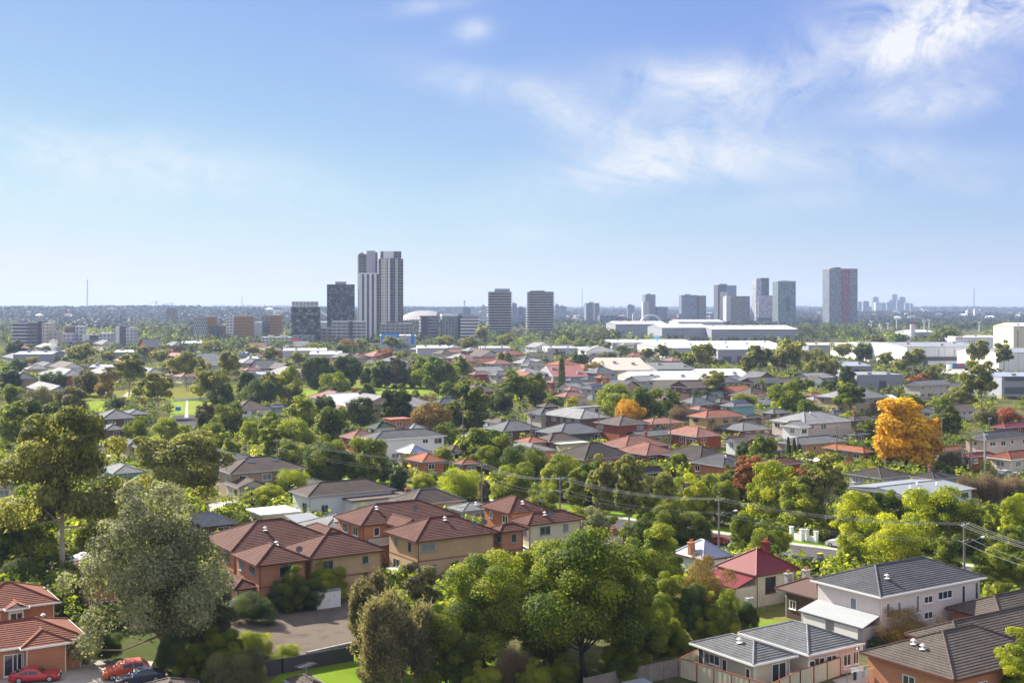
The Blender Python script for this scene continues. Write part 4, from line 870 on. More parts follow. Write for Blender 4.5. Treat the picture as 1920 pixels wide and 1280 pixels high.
SHED('white-roofed shed|right of the cream factory', 1300, 1322, 708, 1412, 728, 'metal_white', 'shedwall', b=40, pitch=8)
SHED('shed with maroon roof and pale walls', 1000, 1037, 706, 1104, 727, 'metal_maroon', 'shedwall', b=50, pitch=9)
SHED('white flat office|in the far centre', 894, 903, 652, 958, 670, 'metal_white', 'shedpale', 'flat', b=30)
SHED('white flat shed|with a dark middle window', 1020, 1026, 652, 1082, 668, 'metal_white', 'shedpale', 'flat', b=30)
SHED('pale villa with wide verandah', 1082, 1098, 660, 1162, 676, 'tile_lgrey', 'white', 'hip', 18)
SHED('long white shed|below the dark glass tower', 565, 580, 664, 640, 682, 'metal_white', 'shedpale', b=30)
SHED('low white shed|left of the slender cypress pair', 430, 448, 663, 462, 678, 'metal_blue', 'shedwall', b=20)
SHED('white shed with flat front|below the white apartment row', 518, 530, 657, 612, 674, 'metal_white', 'shedpale', b=25)
SHED('white-roofed store|left of the red chimney stack', 448, 462, 672, 486, 684, 'metal_white', 'shedwall', b=20)
SHED('bright white shed roofs|left of the light grey hipped house', 768, 782, 652, 840, 668, 'metal_white', 'shedpale', b=30)
SHED('blue-grey school hall|behind the gum trees on the left', 160, 166, 688, 232, 704, 'metal_blue', 'shedwall', b=20)
SHED('long blue-grey shed|below the left apartment towers', 18, 24, 664, 98, 684, 'metal_blue', 'shedwall', b=30)
SHED('low brown depot|behind the left gum trees', 205, 212, 660, 262, 674, 'metal_tan', 'shedwall', b=25)
SHED('pale shed|left of the grey and gold tower', 330, 338, 643, 378, 660, 'metal_white', 'shedpale', b=25)
SHED('shed with blue roof edge|among the park gums', 452, 462, 702, 508, 716, 'metal_blue', 'shedwall', b=20)
w = SHED('white and blue showroom', 700, 712, 629, 780, 658, 'metal_white', 'shedpale', 'flat', b=30); panel(w, 'blue_panel', 'r', .04, .54, 5.5, 14.5, 'blue_sign'); panel(w, 'blue_panel', 'r', .86, .96, 5.5, 14.5, 'blue_sign')
# red chimney stack by the white apartments
p = G(553, 656); t = thing('sign_tower', 'square red sign tower beside the white apartment row', 'sign tower', (p.x, p.y, 0))
mb = MB(); mb.box(-2.7, 2.7, -1, 1, 3, 9.5); mb.build('red_panel', MATS['red_sign'], t); mb = MB(); mb.box(-2.6, -1.0, -.8, .8, -.2, 3); mb.build('leg', MATS['red_sign'], t)

# ------------------------------------------------------------------ towers
facade('f_twin', (.045, .042, .042), (.10, .092, .088), (.17, .165, .168), 3.6, 3.1, .22); facade('f_glass', (.015, .028, .028), (.34, .42, .41), (.03, .035, .037), 4.2, 3.1, .5, off=.5, bias=-.3)
facade('f_dglass', (.012, .018, .02), (.27, .32, .31), (.03, .034, .034), 3.4, 3.1, .6, off=.5, bias=-.3); facade('f_pod', (.07, .07, .08), (.15, .15, .16), (.30, .295, .30), 4.6, 3.2, .6)
facade('f_gold', (.13, .075, .03), (.05, .035, .02), (.30, .17, .06), 2.0, 3.1, .6, off=.5); facade('f_ggrey', (.16, .17, .18), (.09, .09, .10), (.33, .34, .34), 2.2, 3.1, .6, off=.5)
facade('f_white', (.10, .11, .13), (.17, .18, .20), (.46, .47, .49), 3.4, 3.1, .8); facade('f_dark', (.045, .045, .055), (.14, .14, .16), (.10, .095, .10), 3.0, 3.1, .5, off=.5)
facade('f_round', (.035, .035, .04), (.10, .09, .085), (.07, .065, .065), 3.6, 3.1, .3, bias=-.2); facade('f_opal', (.03, .06, .055), (.22, .30, .28), (.06, .09, .085), 3.6, 3.2, .5, off=.5)
facade('f_chk', (.10, .10, .12), (.46, .45, .49), (.34, .33, .37), 3.4, 3.2, .4, off=.5); facade('f_blue', (.05, .075, .10), (.26, .29, .32), (.10, .11, .13), 3.2, 3.1, .5, off=.5); facade('f_redg', (.12, .012, .01), (.42, .08, .06), (.11, .025, .022), 3.0, 3.1, .45, off=.5)
facade('f_brown', (.10, .075, .05), (.25, .22, .17), (.13, .10, .07), 2.4, 3.1, .45, off=.5); facade('f_cream', (.10, .09, .08), (.16, .15, .13), (.52, .47, .40), 3.2, 3.1, 1.0); facade('f_slate', (.06, .075, .09), (.17, .20, .23), (.20, .21, .23), 3.0, 3.1, .5)
M('lav', (.36, .36, .41), .7, .04, .05); M('tw_white', (.60, .60, .63), .7, .04, .05); M('tw_brown', (.20, .18, .165), .8, .06, .05); M('tw_dark', (.07, .068, .08), .7, .1, .05); M('tw_pale', (.30, .285, .265), .8, .05, .05); M('tw_rust', (.40, .16, .06), .7, .1, .05); M('tw_roof', (.30, .31, .32), .8, .1, .05)
def TOWER(label, yb, blocks, yaw=12, name='apartment_tower', cat='tower', group=None):
    """blocks: (xL, xF, xR, ytop, facade, {slab, fins, blank, part, front/back offset})"""
    xs = [b[0] for b in blocks]+[b[2] for b in blocks]; pc = G((min(xs)+max(xs))/2, yb)
    root = thing(name, label.replace('|', ''), cat, (pc.x, pc.y, 0), 0, group); ya = R(yaw)
    LAND.append(((min(xs)+max(xs))/2, yb-8, 'the '+label.split('|')[0]))
    for b in blocks:
        xL, xF, xR, yt, mat = b[:5]; k = b[5] if len(b) > 5 else {}
        f = G(xF, yb); f = f*(1+k.get('back', 0)/f.y); f.z = 0
        u = Vector((math.cos(ya), math.sin(ya), 0)); v = Vector((-math.sin(ya), math.cos(ya), 0))
        q = (xR-960)/F; A = (q*f.y-f.x)/(u.x-q*u.y); q = (xL-960)/F; B = (q*f.y-f.x)/(v.x-q*v.y)
        B = k.get('B', max(6, min(B, 60))); A = max(2, min(A, 90))
        H_ = CH-(yt-HZ)*f.y/F; z0 = k.get('z0', -.3)
        if 'yb' in k: z0 = CH-(k['yb']-HZ)*f.y/F
        rel = f-Vector((pc.x, pc.y, 0))
        sub = {'rot': ya}
        def P(x, y): w = rel+u*x+v*y; return (w.x, w.y)
        mb = MB(); mb.prism([P(0, 0), P(A, 0), P(A, B), P(0, B)], z0, H_)
        w_ = mb.build(k.get('part', 'wall'), MATS[mat], root)
        st = k.get('st', 3.1); n = int((H_-max(z0, 0))/st)
        if k.get('slab'):
            o = k.get('so', .5); th = k.get('th', .5); mb = MB()
            for i in range(1, n+1):
                z = max(z0, 0)+i*st
                mb.prism([P(-o, -o), P(A+o, -o), P(A+o, B+o), P(-o, B+o)], z-th, z)
            mb.build('floor_slab', MATS[k['slab']], w_)
        if k.get('fins'):
            mb = MB(); m_, cnt, wd = k['fins']
            for i in range(cnt+1):
                x = (A-wd)*i/cnt
                mb.prism([P(x, -.8), P(x+wd, -.8), P(x+wd, .2), P(x, .2)], z0, H_+.6)
            for i in range(3): y = (B-wd)*i/2; mb.prism([P(-.8, y), P(.2, y), P(.2, y+wd), P(-.8, y+wd)], z0, H_+.6)
            mb.build('pier', MATS[m_], w_)
        if k.get('cap'):
            mb = MB(); mb.prism([P(-.4, -.4), P(A+.4, -.4), P(A+.4, B+.4), P(-.4, B+.4)], H_, H_+k.get('ch', 1.4)); mb.build('parapet', MATS[k['cap']], w_)
        if 'plant' not in k and b is blocks[0] and name == 'apartment_tower': k = dict(k, plant=(.25, .62, 2.2))
        if k.get('plant'):
            mb = MB(); t0, t1, ph = k['plant']; mb.prism([P(A*t0, B*.25), P(A*t1, B*.25), P(A*t1, B*.8), P(A*t0, B*.8)], H_, H_+ph); mb.build('plant_room', MATS['tw_roof'], root)
    return root
TOWER('taller grey twin tower|with white framed lower half and blank lavender panel', 640, [(669, 672, 688, 476, 'f_twin', dict(back=14, slab='tw_brown', so=.3)), (684, 687, 704, 470, 'lav', dict(back=12, part='blank_wall')), (701, 703, 708, 473, 'f_dark', dict(back=14)),
   (668, 674, 715, 514, 'f_twin', dict(fins=('tw_white', 4, 2.4), cap='tw_white', B=22))], 8)
TOWER('right twin tower|with cream left edge and crown box', 640, [(707, 711, 756, 485, 'f_twin', dict(slab='tw_pale', th=.35, so=.5, B=26)), (712, 715, 726, 484, 'f_cream', dict(back=-2, B=10)), (726, 727.5, 730, 484, 'tw_white', dict(back=-3, part='pier', B=4)), (739, 741, 746, 484, 'lav', dict(back=-2.5, part='blank_wall', B=6)),
   (711, 714, 752.5, 471, 'f_twin', dict(back=4, B=18)), (716, 719, 738, 471, 'tw_white', dict(back=2, part='crown_wall', yb=484, B=8))], 8)
TOWER('dark glass tower|left of the twin towers', 640, [(609, 613, 665, 533, 'f_dglass', dict(slab='tw_dark', th=.25, so=.2, B=30, plant=(.3, .7, 3)))], 8)
TOWER('lower dark glass tower|with pale glass top', 648, [(542, 546, 600, 576, 'f_glass', dict(slab='tw_dark', th=.25, so=.3, B=30)), (544, 547, 596, 565, 'f_white', dict(back=2, yb=577, B=26)), (546, 549, 590, 628, 'f_pod', dict(back=-6, B=14))], 8)
TOWER('pale podium block|below the dark glass tower', 647, [(618, 622, 685, 602, 'f_pod', dict(slab='tw_white', th=.5, so=.4, B=22)), (653, 655, 661, 602, 'tw_dark', dict(back=-1, part='dark_recess', B=6))], 6, 'apartment_block', 'building')
TOWER('grey podium block|right of the twin towers', 645, [(710, 714, 773, 606, 'f_pod', dict(slab='tw_pale', th=.5, so=.4, B=22)), (722, 724, 745, 603, 'tw_dark', dict(back=6, part='roof_box', yb=606, B=8))], 6, 'apartment_block', 'building')
TOWER('small office block with square windows', 647, [(590, 594, 620, 615, 'f_pod', dict(B=18))], 6, 'office_block', 'building')
TOWER('white apartment row with arched bays', 651, [(487, 490, 546, 632, 'f_white', dict(B=16)), (500, 502, 512, 629, 'tw_white', dict(back=3, part='roof_box', B=6)), (524, 526, 538, 629, 'tw_white', dict(back=3, part='roof_box', B=6))], 6, 'apartment_block', 'building')
TOWER('dark balcony block with white stair edge', 645, [(785, 789, 822, 592, 'f_dark', dict(slab='tw_white', th=.35, so=.25, B=24)), (789, 791, 801, 594, 'tw_dark', dict(back=-2, B=8)), (826, 829, 858, 593, 'f_slate', dict(back=-3, cap='tw_white', ch=2, B=20)), (856, 858, 866, 591, 'tw_dark', dict(B=20)), (862, 865, 896, 594, 'f_dark', dict(back=-5, slab='tw_white', th=1.5, so=.8, B=20))], 8, 'apartment_block', 'building')
TOWER('slim slate tower|right of the second round tower', 607, [(1095, 1099, 1124, 568, 'f_slate', dict(B=24)), (1110, 1112, 1116, 568, 'f_white', dict(back=-2, B=8))], 8)
TOWER('long dark office block', 608, [(1122, 1125, 1157, 591, 'f_dark', dict(B=30)), (1155, 1157, 1169, 593, 'tw_dark', dict(B=20))], 6, 'office_block', 'building')
TOWER('stepped slate tower|behind the white arch', 606, [(1205, 1210, 1229, 552, 'f_slate', dict(slab='tw_pale', th=.4, so=.3, B=24)), (1203, 1206, 1217, 565, 'f_white', dict(back=-4, B=14)), (1229, 1232, 1252, 575, 'f_slate', dict(slab='tw_pale', th=.6, so=.5, B=22))], 10)
TOWER('broad blue-grey slab tower', 606, [(1274, 1278, 1307, 553, 'f_blue', dict(B=26, slab='tw_roof', th=.3, so=.2)), (1306, 1308, 1311, 554, 'tw_dark', dict(back=2, B=20, part='dark_recess')), (1310, 1311, 1324, 554, 'f_brown', dict(B=24)), (1270, 1272, 1288, 588, 'f_slate', dict(back=-10, B=12))], 6)
TOWER('dark tower with tan crown|behind the bronze tower', 607, [(1341, 1346, 1364, 534, 'tw_dark', dict(B=26)), (1360, 1362, 1381, 535, 'f_slate', dict(B=24)), (1349, 1351, 1364, 547, 'f_cream', dict(back=-5, B=12)), (1349, 1352, 1363, 532, 'tw_pale', dict(back=8, yb=536, B=8, part='roof_box'))], 10)
TOWER('bronze and white tower', 609, [(1359, 1362, 1371, 556, 'f_white', dict(B=22)), (1370, 1372, 1406, 555, 'f_brown', dict(B=24, slab='tw_brown', th=.3, so=.2))], 8)
TOWER('tall tower with dark upper box and checkered base', 608, [(1413, 1418, 1428, 524, 'f_chk', dict(B=26)), (1425, 1427, 1442, 521, 'tw_dark', dict(back=3, B=22, part='dark_core')), (1418, 1422, 1449, 554, 'f_chk', dict(back=-6, B=14)), (1416, 1420, 1447, 595, 'tw_dark', dict(back=-9, B=10, part='podium'))], 10)
TOWER('green glass tower with pale vertical bands', 611, [(1455, 1459, 1492, 528, 'f_opal', dict(B=30, slab='tw_roof', th=.45, so=.5, cap='tw_roof')), (1475, 1476, 1481, 557, 'tw_dark', dict(back=-1.5, B=6, yb=583, part='dark_recess'))], 8)
TOWER('very broad blue tower with red stripe', 611, [(1551, 1555, 1580, 504, 'f_blue', dict(B=36, slab='tw_roof', th=.35, so=.35)), (1579, 1580, 1594, 507, 'f_redg', dict(back=-.5, B=20)), (1593, 1594, 1608, 504, 'f_blue', dict(B=36, slab='tw_dark', th=.3, so=.3)), (1551, 1555, 1608, 503.4, 'tw_rust', dict(yb=505, B=36, back=.6, part='crown_band')), (1563, 1566, 1576, 501, 'tw_dark', dict(back=8, yb=504, B=10, part='plant_room'))], 6)
TOWER('wide grey apartment tower|at the far left', 651, [(20, 23, 52, 604, 'f_dark', dict(B=22, slab='tw_white', th=.9, so=.5)), (50, 52, 71, 604, 'f_dark', dict(B=22, slab='tw_pale', th=.8, so=.4)), (69, 71, 77, 602, 'tw_dark', dict(back=-1, B=20, part='dark_core')), (76, 78, 92, 605, 'f_cream', dict(B=22)), (90, 93, 106, 620, 'f_cream', dict(B=18, slab='tw_pale', th=.6, so=.4))], 6)
TOWER('white stepped apartments|second from the left', 653, [(114, 117, 137, 624, 'f_white', dict(B=16)), (119, 121, 140, 612, 'f_brown', dict(back=8, B=14)), (139, 141, 155, 611, 'f_white', dict(back=8, B=14)), (152, 154, 168, 627, 'tw_white', dict(B=14)), (166, 168, 184, 628, 'f_dark', dict(B=14)), (183, 185, 208, 624, 'f_white', dict(B=16)), (114, 117, 204, 639, 'f_pod', dict(back=-6, B=10))], 6, 'apartment_block', 'building')
TOWER('narrow white and charcoal tower|third from the left', 650, [(215, 217, 224, 612, 'tw_white', dict(B=18)), (223, 225, 235, 611, 'f_dark', dict(B=18)), (234, 236, 251, 614, 'f_white', dict(B=18))], 6)
TOWER('grey and gold patterned tower', 643, [(358, 362, 390, 593, 'f_ggrey', dict(B=26)), (388, 389, 403, 593, 'f_gold', dict(B=24)), (391, 393, 407, 611, 'f_dark', dict(back=-4, B=16)), (407, 409, 421, 610, 'f_brown', dict(B=16))], 8)
TOWER('white and bronze tower', 640, [(421, 424, 439, 592, 'f_white', dict(B=24, slab='tw_white', th=1.0, so=.6)), (438, 440, 474, 592, 'f_gold', dict(B=24))], 8)
TOWER('bronze tower with white side block', 639, [(487, 490, 503, 592, 'f_slate', dict(back=10, B=16)), (473, 476, 492, 604, 'tw_white', dict(B=18)), (491, 493, 504, 606, 'f_dark', dict(B=18)), (503, 505, 528, 591, 'f_gold', dict(B=24))], 8)
TOWER('lone hazy tower under the cranes', 611, [(309, 312, 331, 578, 'f_brown', dict(B=24))], 8)
# round towers
def ROUND(label, xl, xr, yt, yb, plant, leftbox=None):
    pc = G((xl+xr)/2, yb); root = thing('apartment_tower', label.replace('|', ''), 'tower', (pc.x, pc.y, 0)); ppm = F/pc.y
    LAND.append(((xl+xr)/2, yb-8, 'the '+label.split('|')[0]))
    w = (xr-xl)/ppm/2; H_ = CH-(yt-HZ)*pc.y/F
    def out(g): return [((w+g)*math.copysign(abs(math.cos(a))**.62, math.cos(a)), (w*.8+g)*math.copysign(abs(math.sin(a))**.75, math.sin(a))) for a in [2*math.pi*(i+.5)/28 for i in range(28)]]
    mb = MB(); mb.prism(out(-1.3), -.3, H_); wl = mb.build('wall', MATS['f_round'], root)
    mb = MB(); z = 3.1
    while z < H_: mb.prism(out(.2), z-.75, z+.0); z += 3.1
    mb.build('balcony_band', M('tw_balc', (.50, .48, .45), .7, .08, .05), wl)
    a, b, ph = plant; mb = MB(); mb.box(w*a, w*b, -w*.3, w*.4, H_, H_+ph); mb.build('plant_room', MATS['tw_roof'], root)
    return root
ROUND('left round balcony tower|of the pair', 913, 961, 547, 633, (-.4, .8, 3.5)); ROUND('right round balcony tower|of the pair', 986, 1040, 547, 629, (-.7, .3, 1.5))
# far hazy buildings, all on their own
FARB = [(1608, 1616, 566, 5200, 'f_slate'), (1617, 1628, 565, 5000, 'f_slate'), (1636, 1646, 557, 5600, 'f_slate'), (1640, 1652, 567, 5400, 'f_white'), (1652, 1662, 568, 5500, 'f_slate'), (1662, 1668, 567, 5300, 'f_slate'), (1667, 1673, 563, 5500, 'f_slate'), (1672, 1681, 552, 5700, 'f_slate'), (1681, 1686, 563, 5600, 'f_slate'), (1685, 1696, 557, 5600, 'f_slate'), (1696, 1704, 568, 5500, 'f_slate'), (1706, 1711, 569, 5300, 'f_slate'),
        (1041, 1048, 571, 3300, 'f_slate'), (1048, 1062, 574, 3400, 'f_slate'), (960, 969, 569, 2600, 'f_slate'), (970, 985, 577, 2500, 'f_blue'), (902, 913, 574, 2500, 'f_white'), (1176, 1189, 572, 3300, 'f_slate'), (834, 846, 580, 2600, 'f_white'), (868, 882, 577, 2500, 'f_slate'), (1186, 1198, 588, 2500, 'f_white'), (1835, 1845, 581, 3600, 'f_white'), (1826, 1833, 580, 3600, 'f_cream'), (1812, 1822, 582, 3700, 'f_white')]
place = ['left of the hazy skyline', 'second block from the left of the hazy skyline', 'tall flat-topped tower in the left half of the hazy skyline', 'low block beside the flat-topped tower in the hazy skyline', 'low block in the middle of the hazy skyline', 'low block left of the tallest tower in the hazy skyline', 'slim tower touching the tallest of the hazy skyline', 'tallest tower of the hazy skyline', 'narrow tower right of the tallest in the hazy skyline', 'second tallest tower of the hazy skyline', 'low tower right of the second tallest in the hazy skyline', 'last small tower at the right of the hazy skyline',
         'thin hazy block right of the second round tower', 'low hazy block left of the slim slate tower', 'thin hazy tower touching the left round tower', 'blue hazy block between the two round towers', 'white hazy block left of the left round tower', 'small hazy block left of the stepped slate tower', 'pale hazy block behind the dark balcony block', 'hazy block under the small crane', 'white block left of the white arch', 'white block on the right-hand hill, middle of three', 'cream block on the right-hand hill, left of three', 'low white block at the left foot of the right-hand hill']
for (a, b, yt, d, m_), pl in zip(FARB, place):
    p = D((a+b)/2, yt, d); w = (b-a)*d/F/2
    o = thing('tower_block', pl if len(pl.split()) > 3 else 'small bluish tower '+pl, 'tower', (p.x, d, 0)); mb = MB(); mb.box(-w, w, -w, w, 0 if d < 4500 else 5, p.z); wl = mb.build('wall', MATS[m_], o)
    mb = MB(); mb.box(-w*.6, w*.2, -w*.5, w*.5, p.z, p.z+3); mb.build('plant_room', MATS['tw_roof'], o)
# stadium
p = G(786, 617); st_ = thing('stadium', 'stadium with curved white roof right of the twin towers', 'stadium', (p.x, p.y, 0)); d = p.y; LAND.append((786, 606, 'the white stadium'))
mb = MB(); s = d/F; nx, ny = 26, 10
def stp(i, j):
    u = i/nx; x = (-40+72*u)*s; zt = 37-(585-575+ (u-.62)**2*70)*0  # shell rises to the arch and falls away to the sides
    top = CH-(582.5-HZ+max(0, abs(u-.65)-.1)**2*46)*d/F
    v = j/ny; return (x, -55+110*v, 11+(top-11)*math.sin(math.pi*(.06+.5*v))**.8)
for i in range(nx):
    for j in range(ny): mb.poly([stp(i, j), stp(i+1, j), stp(i+1, j+1), stp(i, j+1)])
mb.build('roof', M('stad', (.36, .345, .32), .5, .05, .05), st_, True)
mb = MB()
for i in range(0, nx+1, 2):
    for j in range(ny): a, b = Vector(stp(i, j)), Vector(stp(i, j+1)); mb.bar(a+Vector((0, 0, .3)), b+Vector((0, 0, .3)), .35, .35, 4, False)
mb.build('roof_rib', MATS['steel'], st_)
mb = MB(); mb.box(-200*s, 22*s, -40, 50, -.2, 12); mb.build('seating_bowl', MATS['tw_roof'], st_)
mb = MB(); pts = [Vector((x*s, -40, 12+26*math.sin(math.pi*t)**.7)) for t in [i/24 for i in range(25)] for x in [-275+120*t]]
for a, b in zip(pts, pts[1:]): mb.bar(a, b, .9, .9, 6, False); mb.bar(a+Vector((0, 12, -3)), b+Vector((0, 12, -3)), .7, .7, 6, False); mb.bar(a, b+Vector((0, 12, -3)), .35, .35, 4, False)
mb.build('arch', MATS['tw_white'], st_)
# white arch roof
p = G(1221, 612); o = thing('arched_hall', 'white half-round arched roof in front of the stepped slate tower', 'hall', (p.x, p.y, 0)); s = p.y/F; LAND.append((1221, 600, 'the white arch'))
mb = MB()
r0 = 18*s; hz = CH-(591-HZ)*s
for k in range(3):
    pts = [Vector((r0*math.cos(t), k*9, 5+(hz-5)*math.sin(t))) for t in [math.pi*i/20 for i in range(21)]]
    for a, b in zip(pts, pts[1:]): mb.bar(a, b, 2.0, 2.0, 6, False)
mb.build('arch_rib', MATS['tw_white'], o)
mb = MB(); pts = [(r0*.86*math.cos(t), (hz-6)*.95*math.sin(t)) for t in [math.pi*i/16 for i in range(17)]]
for a, b in zip(pts, pts[1:]): mb.poly([(a[0], 2, 5+a[1]), (b[0], 2, 5+b[1]), (b[0], 18, 5+b[1]), (a[0], 18, 5+a[1])])
mb.build('vault', MATS['f_slate'], o); mb = MB(); mb.box(-r0, r0, -1, 19, -.2, 5.2); mb.build('base_wall', MATS['tw_pale'], o)
# masts, cranes and other tall thin things
def MAST(label, px, yt, d, wd, name='radio_mast', cat='mast', lattice=True):
    p = D(px, yt, d); o = thing(name, label, cat, (p.x, d, 0)); mb = MB(); hgt = p.z
    for sx, sy in ((-1, -1), (1, -1), (0, 1)): mb.bar((sx*wd, sy*wd, 0), (sx*wd*.5, sy*wd*.5, hgt), wd*.32, wd*.26, 5, False)
    for i in range(int(hgt/6)):
        z = i*6; s_ = (-1)**i; mb.bar((s_*wd*.9, -wd*.8, z), (-s_*wd*.9, -wd*.8, z+6), wd*.16, wd*.16, 4, False)
    mb.build('lattice', MATS['steel'], o); mb = MB(); mb.bar((0, 0, hgt*.98), (0, 0, hgt*1.02), wd*.4, wd*.3, 6); mb.build('tip', MATS['red_sign'], o); return o
MAST('tall thin radio mast on the left hills', 164, 525, 3600, 1.7); MAST('radio mast above the white and bronze tower', 454, 556, 3300, 1.1); MAST('thin radio mast left of the slim slate tower', 1091.5, 542, 3600, .9); MAST('lattice radio mast on the right hills', 1826, 541, 4400, 2.0)
def CRANE(label, px, yb_, yt, jl, jr, d):
    p = D(px, yt, d); o = thing('tower_crane', label, 'crane', (p.x, d, 0)); s = d/F; mb = MB(); mb.bar((0, 0, 0), (0, 0, p.z+4), 1.1, 1.0, 4, False); mb.build('mast', MATS['steel'], o)
    mb = MB(); mb.bar((-jl*s, 0, p.z), (jr*s, 0, p.z), .8, .6, 4); mb.bar((0, 0, p.z+6), (-jl*s*.7, 0, p.z+.5), .25, .25, 4); mb.bar((0, 0, p.z+6), (jr*s*.8, 0, p.z+.5), .25, .25, 4); mb.build('jib', MATS['steel'], o)
CRANE('left construction crane above the lone hazy tower', 293, 590, 567, 11, 4, 3300); CRANE('right construction crane above the lone hazy tower', 321, 590, 570, 17, 8, 3300); CRANE('small crane above the dark balcony block', 871, 590, 567, 3, 3, 2700)
for px, yt, lab in ((1681, 598, 'tallest white light mast among the trees on the right'), (1634, 603, 'light mast left of the tallest white one'), (1665, 606, 'short light mast next to the tallest white one'), (1742, 600, 'light mast right of the silo'), (1733, 602, 'light mast just right of the silo, the shorter one'), (1836, 604, 'twin-armed light mast left of the white factory')):
    p = D(px, yt, 1750); o = thing('light_mast', lab, 'light mast', (p.x, 1750, 0)); mb = MB(); mb.bar((0, 0, 0), (0, 0, p.z), .9, .5, 6); mb.build('pole', MATS['tw_white'], o); mb = MB(); mb.box(-2.2, 2.2, -.4, .4, p.z-1, p.z+1.4); mb.build('lamp_bank', MATS['tw_white'], o)
p = G(1711, 640); o = thing('silo', 'white round silo tower among low white works', 'silo', (p.x, p.y, 0)); mb = MB(); mb.bar((0, 0, -.2), (0, 0, CH-(608-HZ)*p.y/F), 2.6, 2.6, 12); mb.build('shaft', MATS['tw_white'], o, True); mb = MB(); mb.bar((0, 0, 17.5), (0, 0, 19.5), .3, .2, 6); mb.build('beacon', MATS['red_sign'], o)
for px, lab in ((1630, 'left slanted white pylon pair by the trees'), (1650, 'right slanted white pylon pair by the trees')):
    p = G(px, 622); o = thing('pylon', lab, 'pylon', (p.x, p.y, 0)); mb = MB(); mb.bar((-4, 0, 0), (0, 0, 12), .8, .8, 6); mb.bar((1, 0, 0), (2, 0, 10), .8, .8, 6); mb.bar((-8, 0, 0), (2, 0, 10), .4, .4, 5); mb.build('strut', MATS['tw_white'], o)
# ------------------------------------------------------------------ ground, roads, lawns, hills, haze
def ground_mat(name, cols, scale, rough=.95, detail=8, bump=0):
    m, nt, out = nodes(name); L = nt.links.new
    tc = nn(nt, 'TexCoord'); n1 = nn(nt, 'TexNoise', Scale=scale, Detail=float(detail), Roughness=.6); n2 = nn(nt, 'TexNoise', Scale=scale*22, Detail=5.0, Roughness=.7)
    L(tc.outputs['Object'], n1.inputs['Vector']); L(tc.outputs['Object'], n2.inputs['Vector'])
    ad = nn(nt, 'Math', _operation='MULTIPLY_ADD'); ad.inputs[1].default_value = .45; sc = nn(nt, 'Math', _operation='MULTIPLY_ADD'); sc.inputs[1].default_value = .9; sc.inputs[2].default_value = -.17
    L(n2.outputs['Fac'], ad.inputs[0]); L(n1.outputs['Fac'], sc.inputs[0]); L(sc.outputs[0], ad.inputs[2])
    cr = nn(nt, 'ValToRGB'); e = cr.color_ramp.elements
    for i, c in enumerate(cols):
        q = e[i] if i < 2 else e.new(.5)
        q.color = c4(c)
    for i in range(len(cols)): e[i].position = .3+.4*i/(len(cols)-1)
    for i, c in enumerate(cols): e[i].color = c4(c)
    p = nn(nt, 'BsdfPrincipled', Roughness=rough); p.inputs['Specular IOR Level'].default_value = 0
    L(ad.outputs[0], cr.inputs['Fac']); L(cr.outputs['Color'], p.inputs['Base Color'])
    if bump:
        b = nn(nt, 'Bump', Strength=.6, Distance=bump); L(n2.outputs['Fac'], b.inputs['Height']); L(b.outputs['Normal'], p.inputs['Normal'])
    L(p.outputs[0], out.inputs['Surface']); MATS[name] = m; return m
ground_mat('ground', [(.075, .085, .03), (.06, .075, .025), (.12, .11, .06), (.05, .065, .02)], .035)
ground_mat('lawn', [(.095, .16, .014), (.135, .205, .02), (.19, .215, .045)], .12, bump=.03); ground_mat('park', [(.14, .20, .03), (.18, .24, .04), (.22, .25, .07)], .03)
ground_mat('dirt', [(.105, .088, .072), (.15, .125, .10), (.085, .07, .06)], .25, bump=.06); ground_mat('asphalt', [(.075, .075, .078), (.10, .10, .10), (.06, .06, .062)], .3); ground_mat('paving', [(.36, .33, .29), (.43, .40, .35), (.30, .28, .25)], .4)
ground_mat('woodland', [(.022, .03, .018), (.035, .04, .025), (.05, .048, .035), (.028, .036, .02)], .012); ground_mat('yardgrass', [(.12, .11, .04), (.16, .17, .035), (.21, .16, .09)], .3)
mb = MB(); mb.quad((-5200, -250, 0), (5200, -250, 0), (5200, 9300, 0), (-5200, 9300, 0))
o = mb.build('ground', MATS['ground']); tag(o, kind='structure')
NOBUSH = []
def sheet(name, pts, mat, z, kind='structure', bush=False):
    """pts: world (x, y) outline"""
    mb = MB(); mb.poly([(x, y, z) for x, y in pts]); o = mb.build(name, MATS[mat]); tag(o, kind=kind)
    if not bush: NOBUSH.append(pts)
    return o
def psheet(name, pix, mat, z): return sheet(name, [G(a, b)[:2] for a, b in pix], mat, z)
def strip(pts, w):
    pts = [Vector((p[0], p[1])) for p in pts]; Lf, Rt = [], []
    for i, p in enumerate(pts):
        t = (pts[min(i+1, len(pts)-1)]-pts[max(i-1, 0)]).normalized(); n = Vector((-t.y, t.x)); Lf.append(tuple(p+n*w/2)); Rt.append(tuple(p-n*w/2))
    return Lf+Rt[::-1]
road_c = [(-120, 325), (-34, 247), (17, 203), (39, 182), (66, 162), (110, 134), (170, 100)]
sheet('verge', strip(road_c, 21), 'lawn', .012); sheet('road', strip(road_c, 8.5), 'asphalt', .04)
for sgn in (-1, 1): 
    off = [(x+sgn*5.9*.66, y+sgn*5.9*.75) for x, y in road_c]; sheet('footpath', strip(off, 1.5), 'paving', .03)
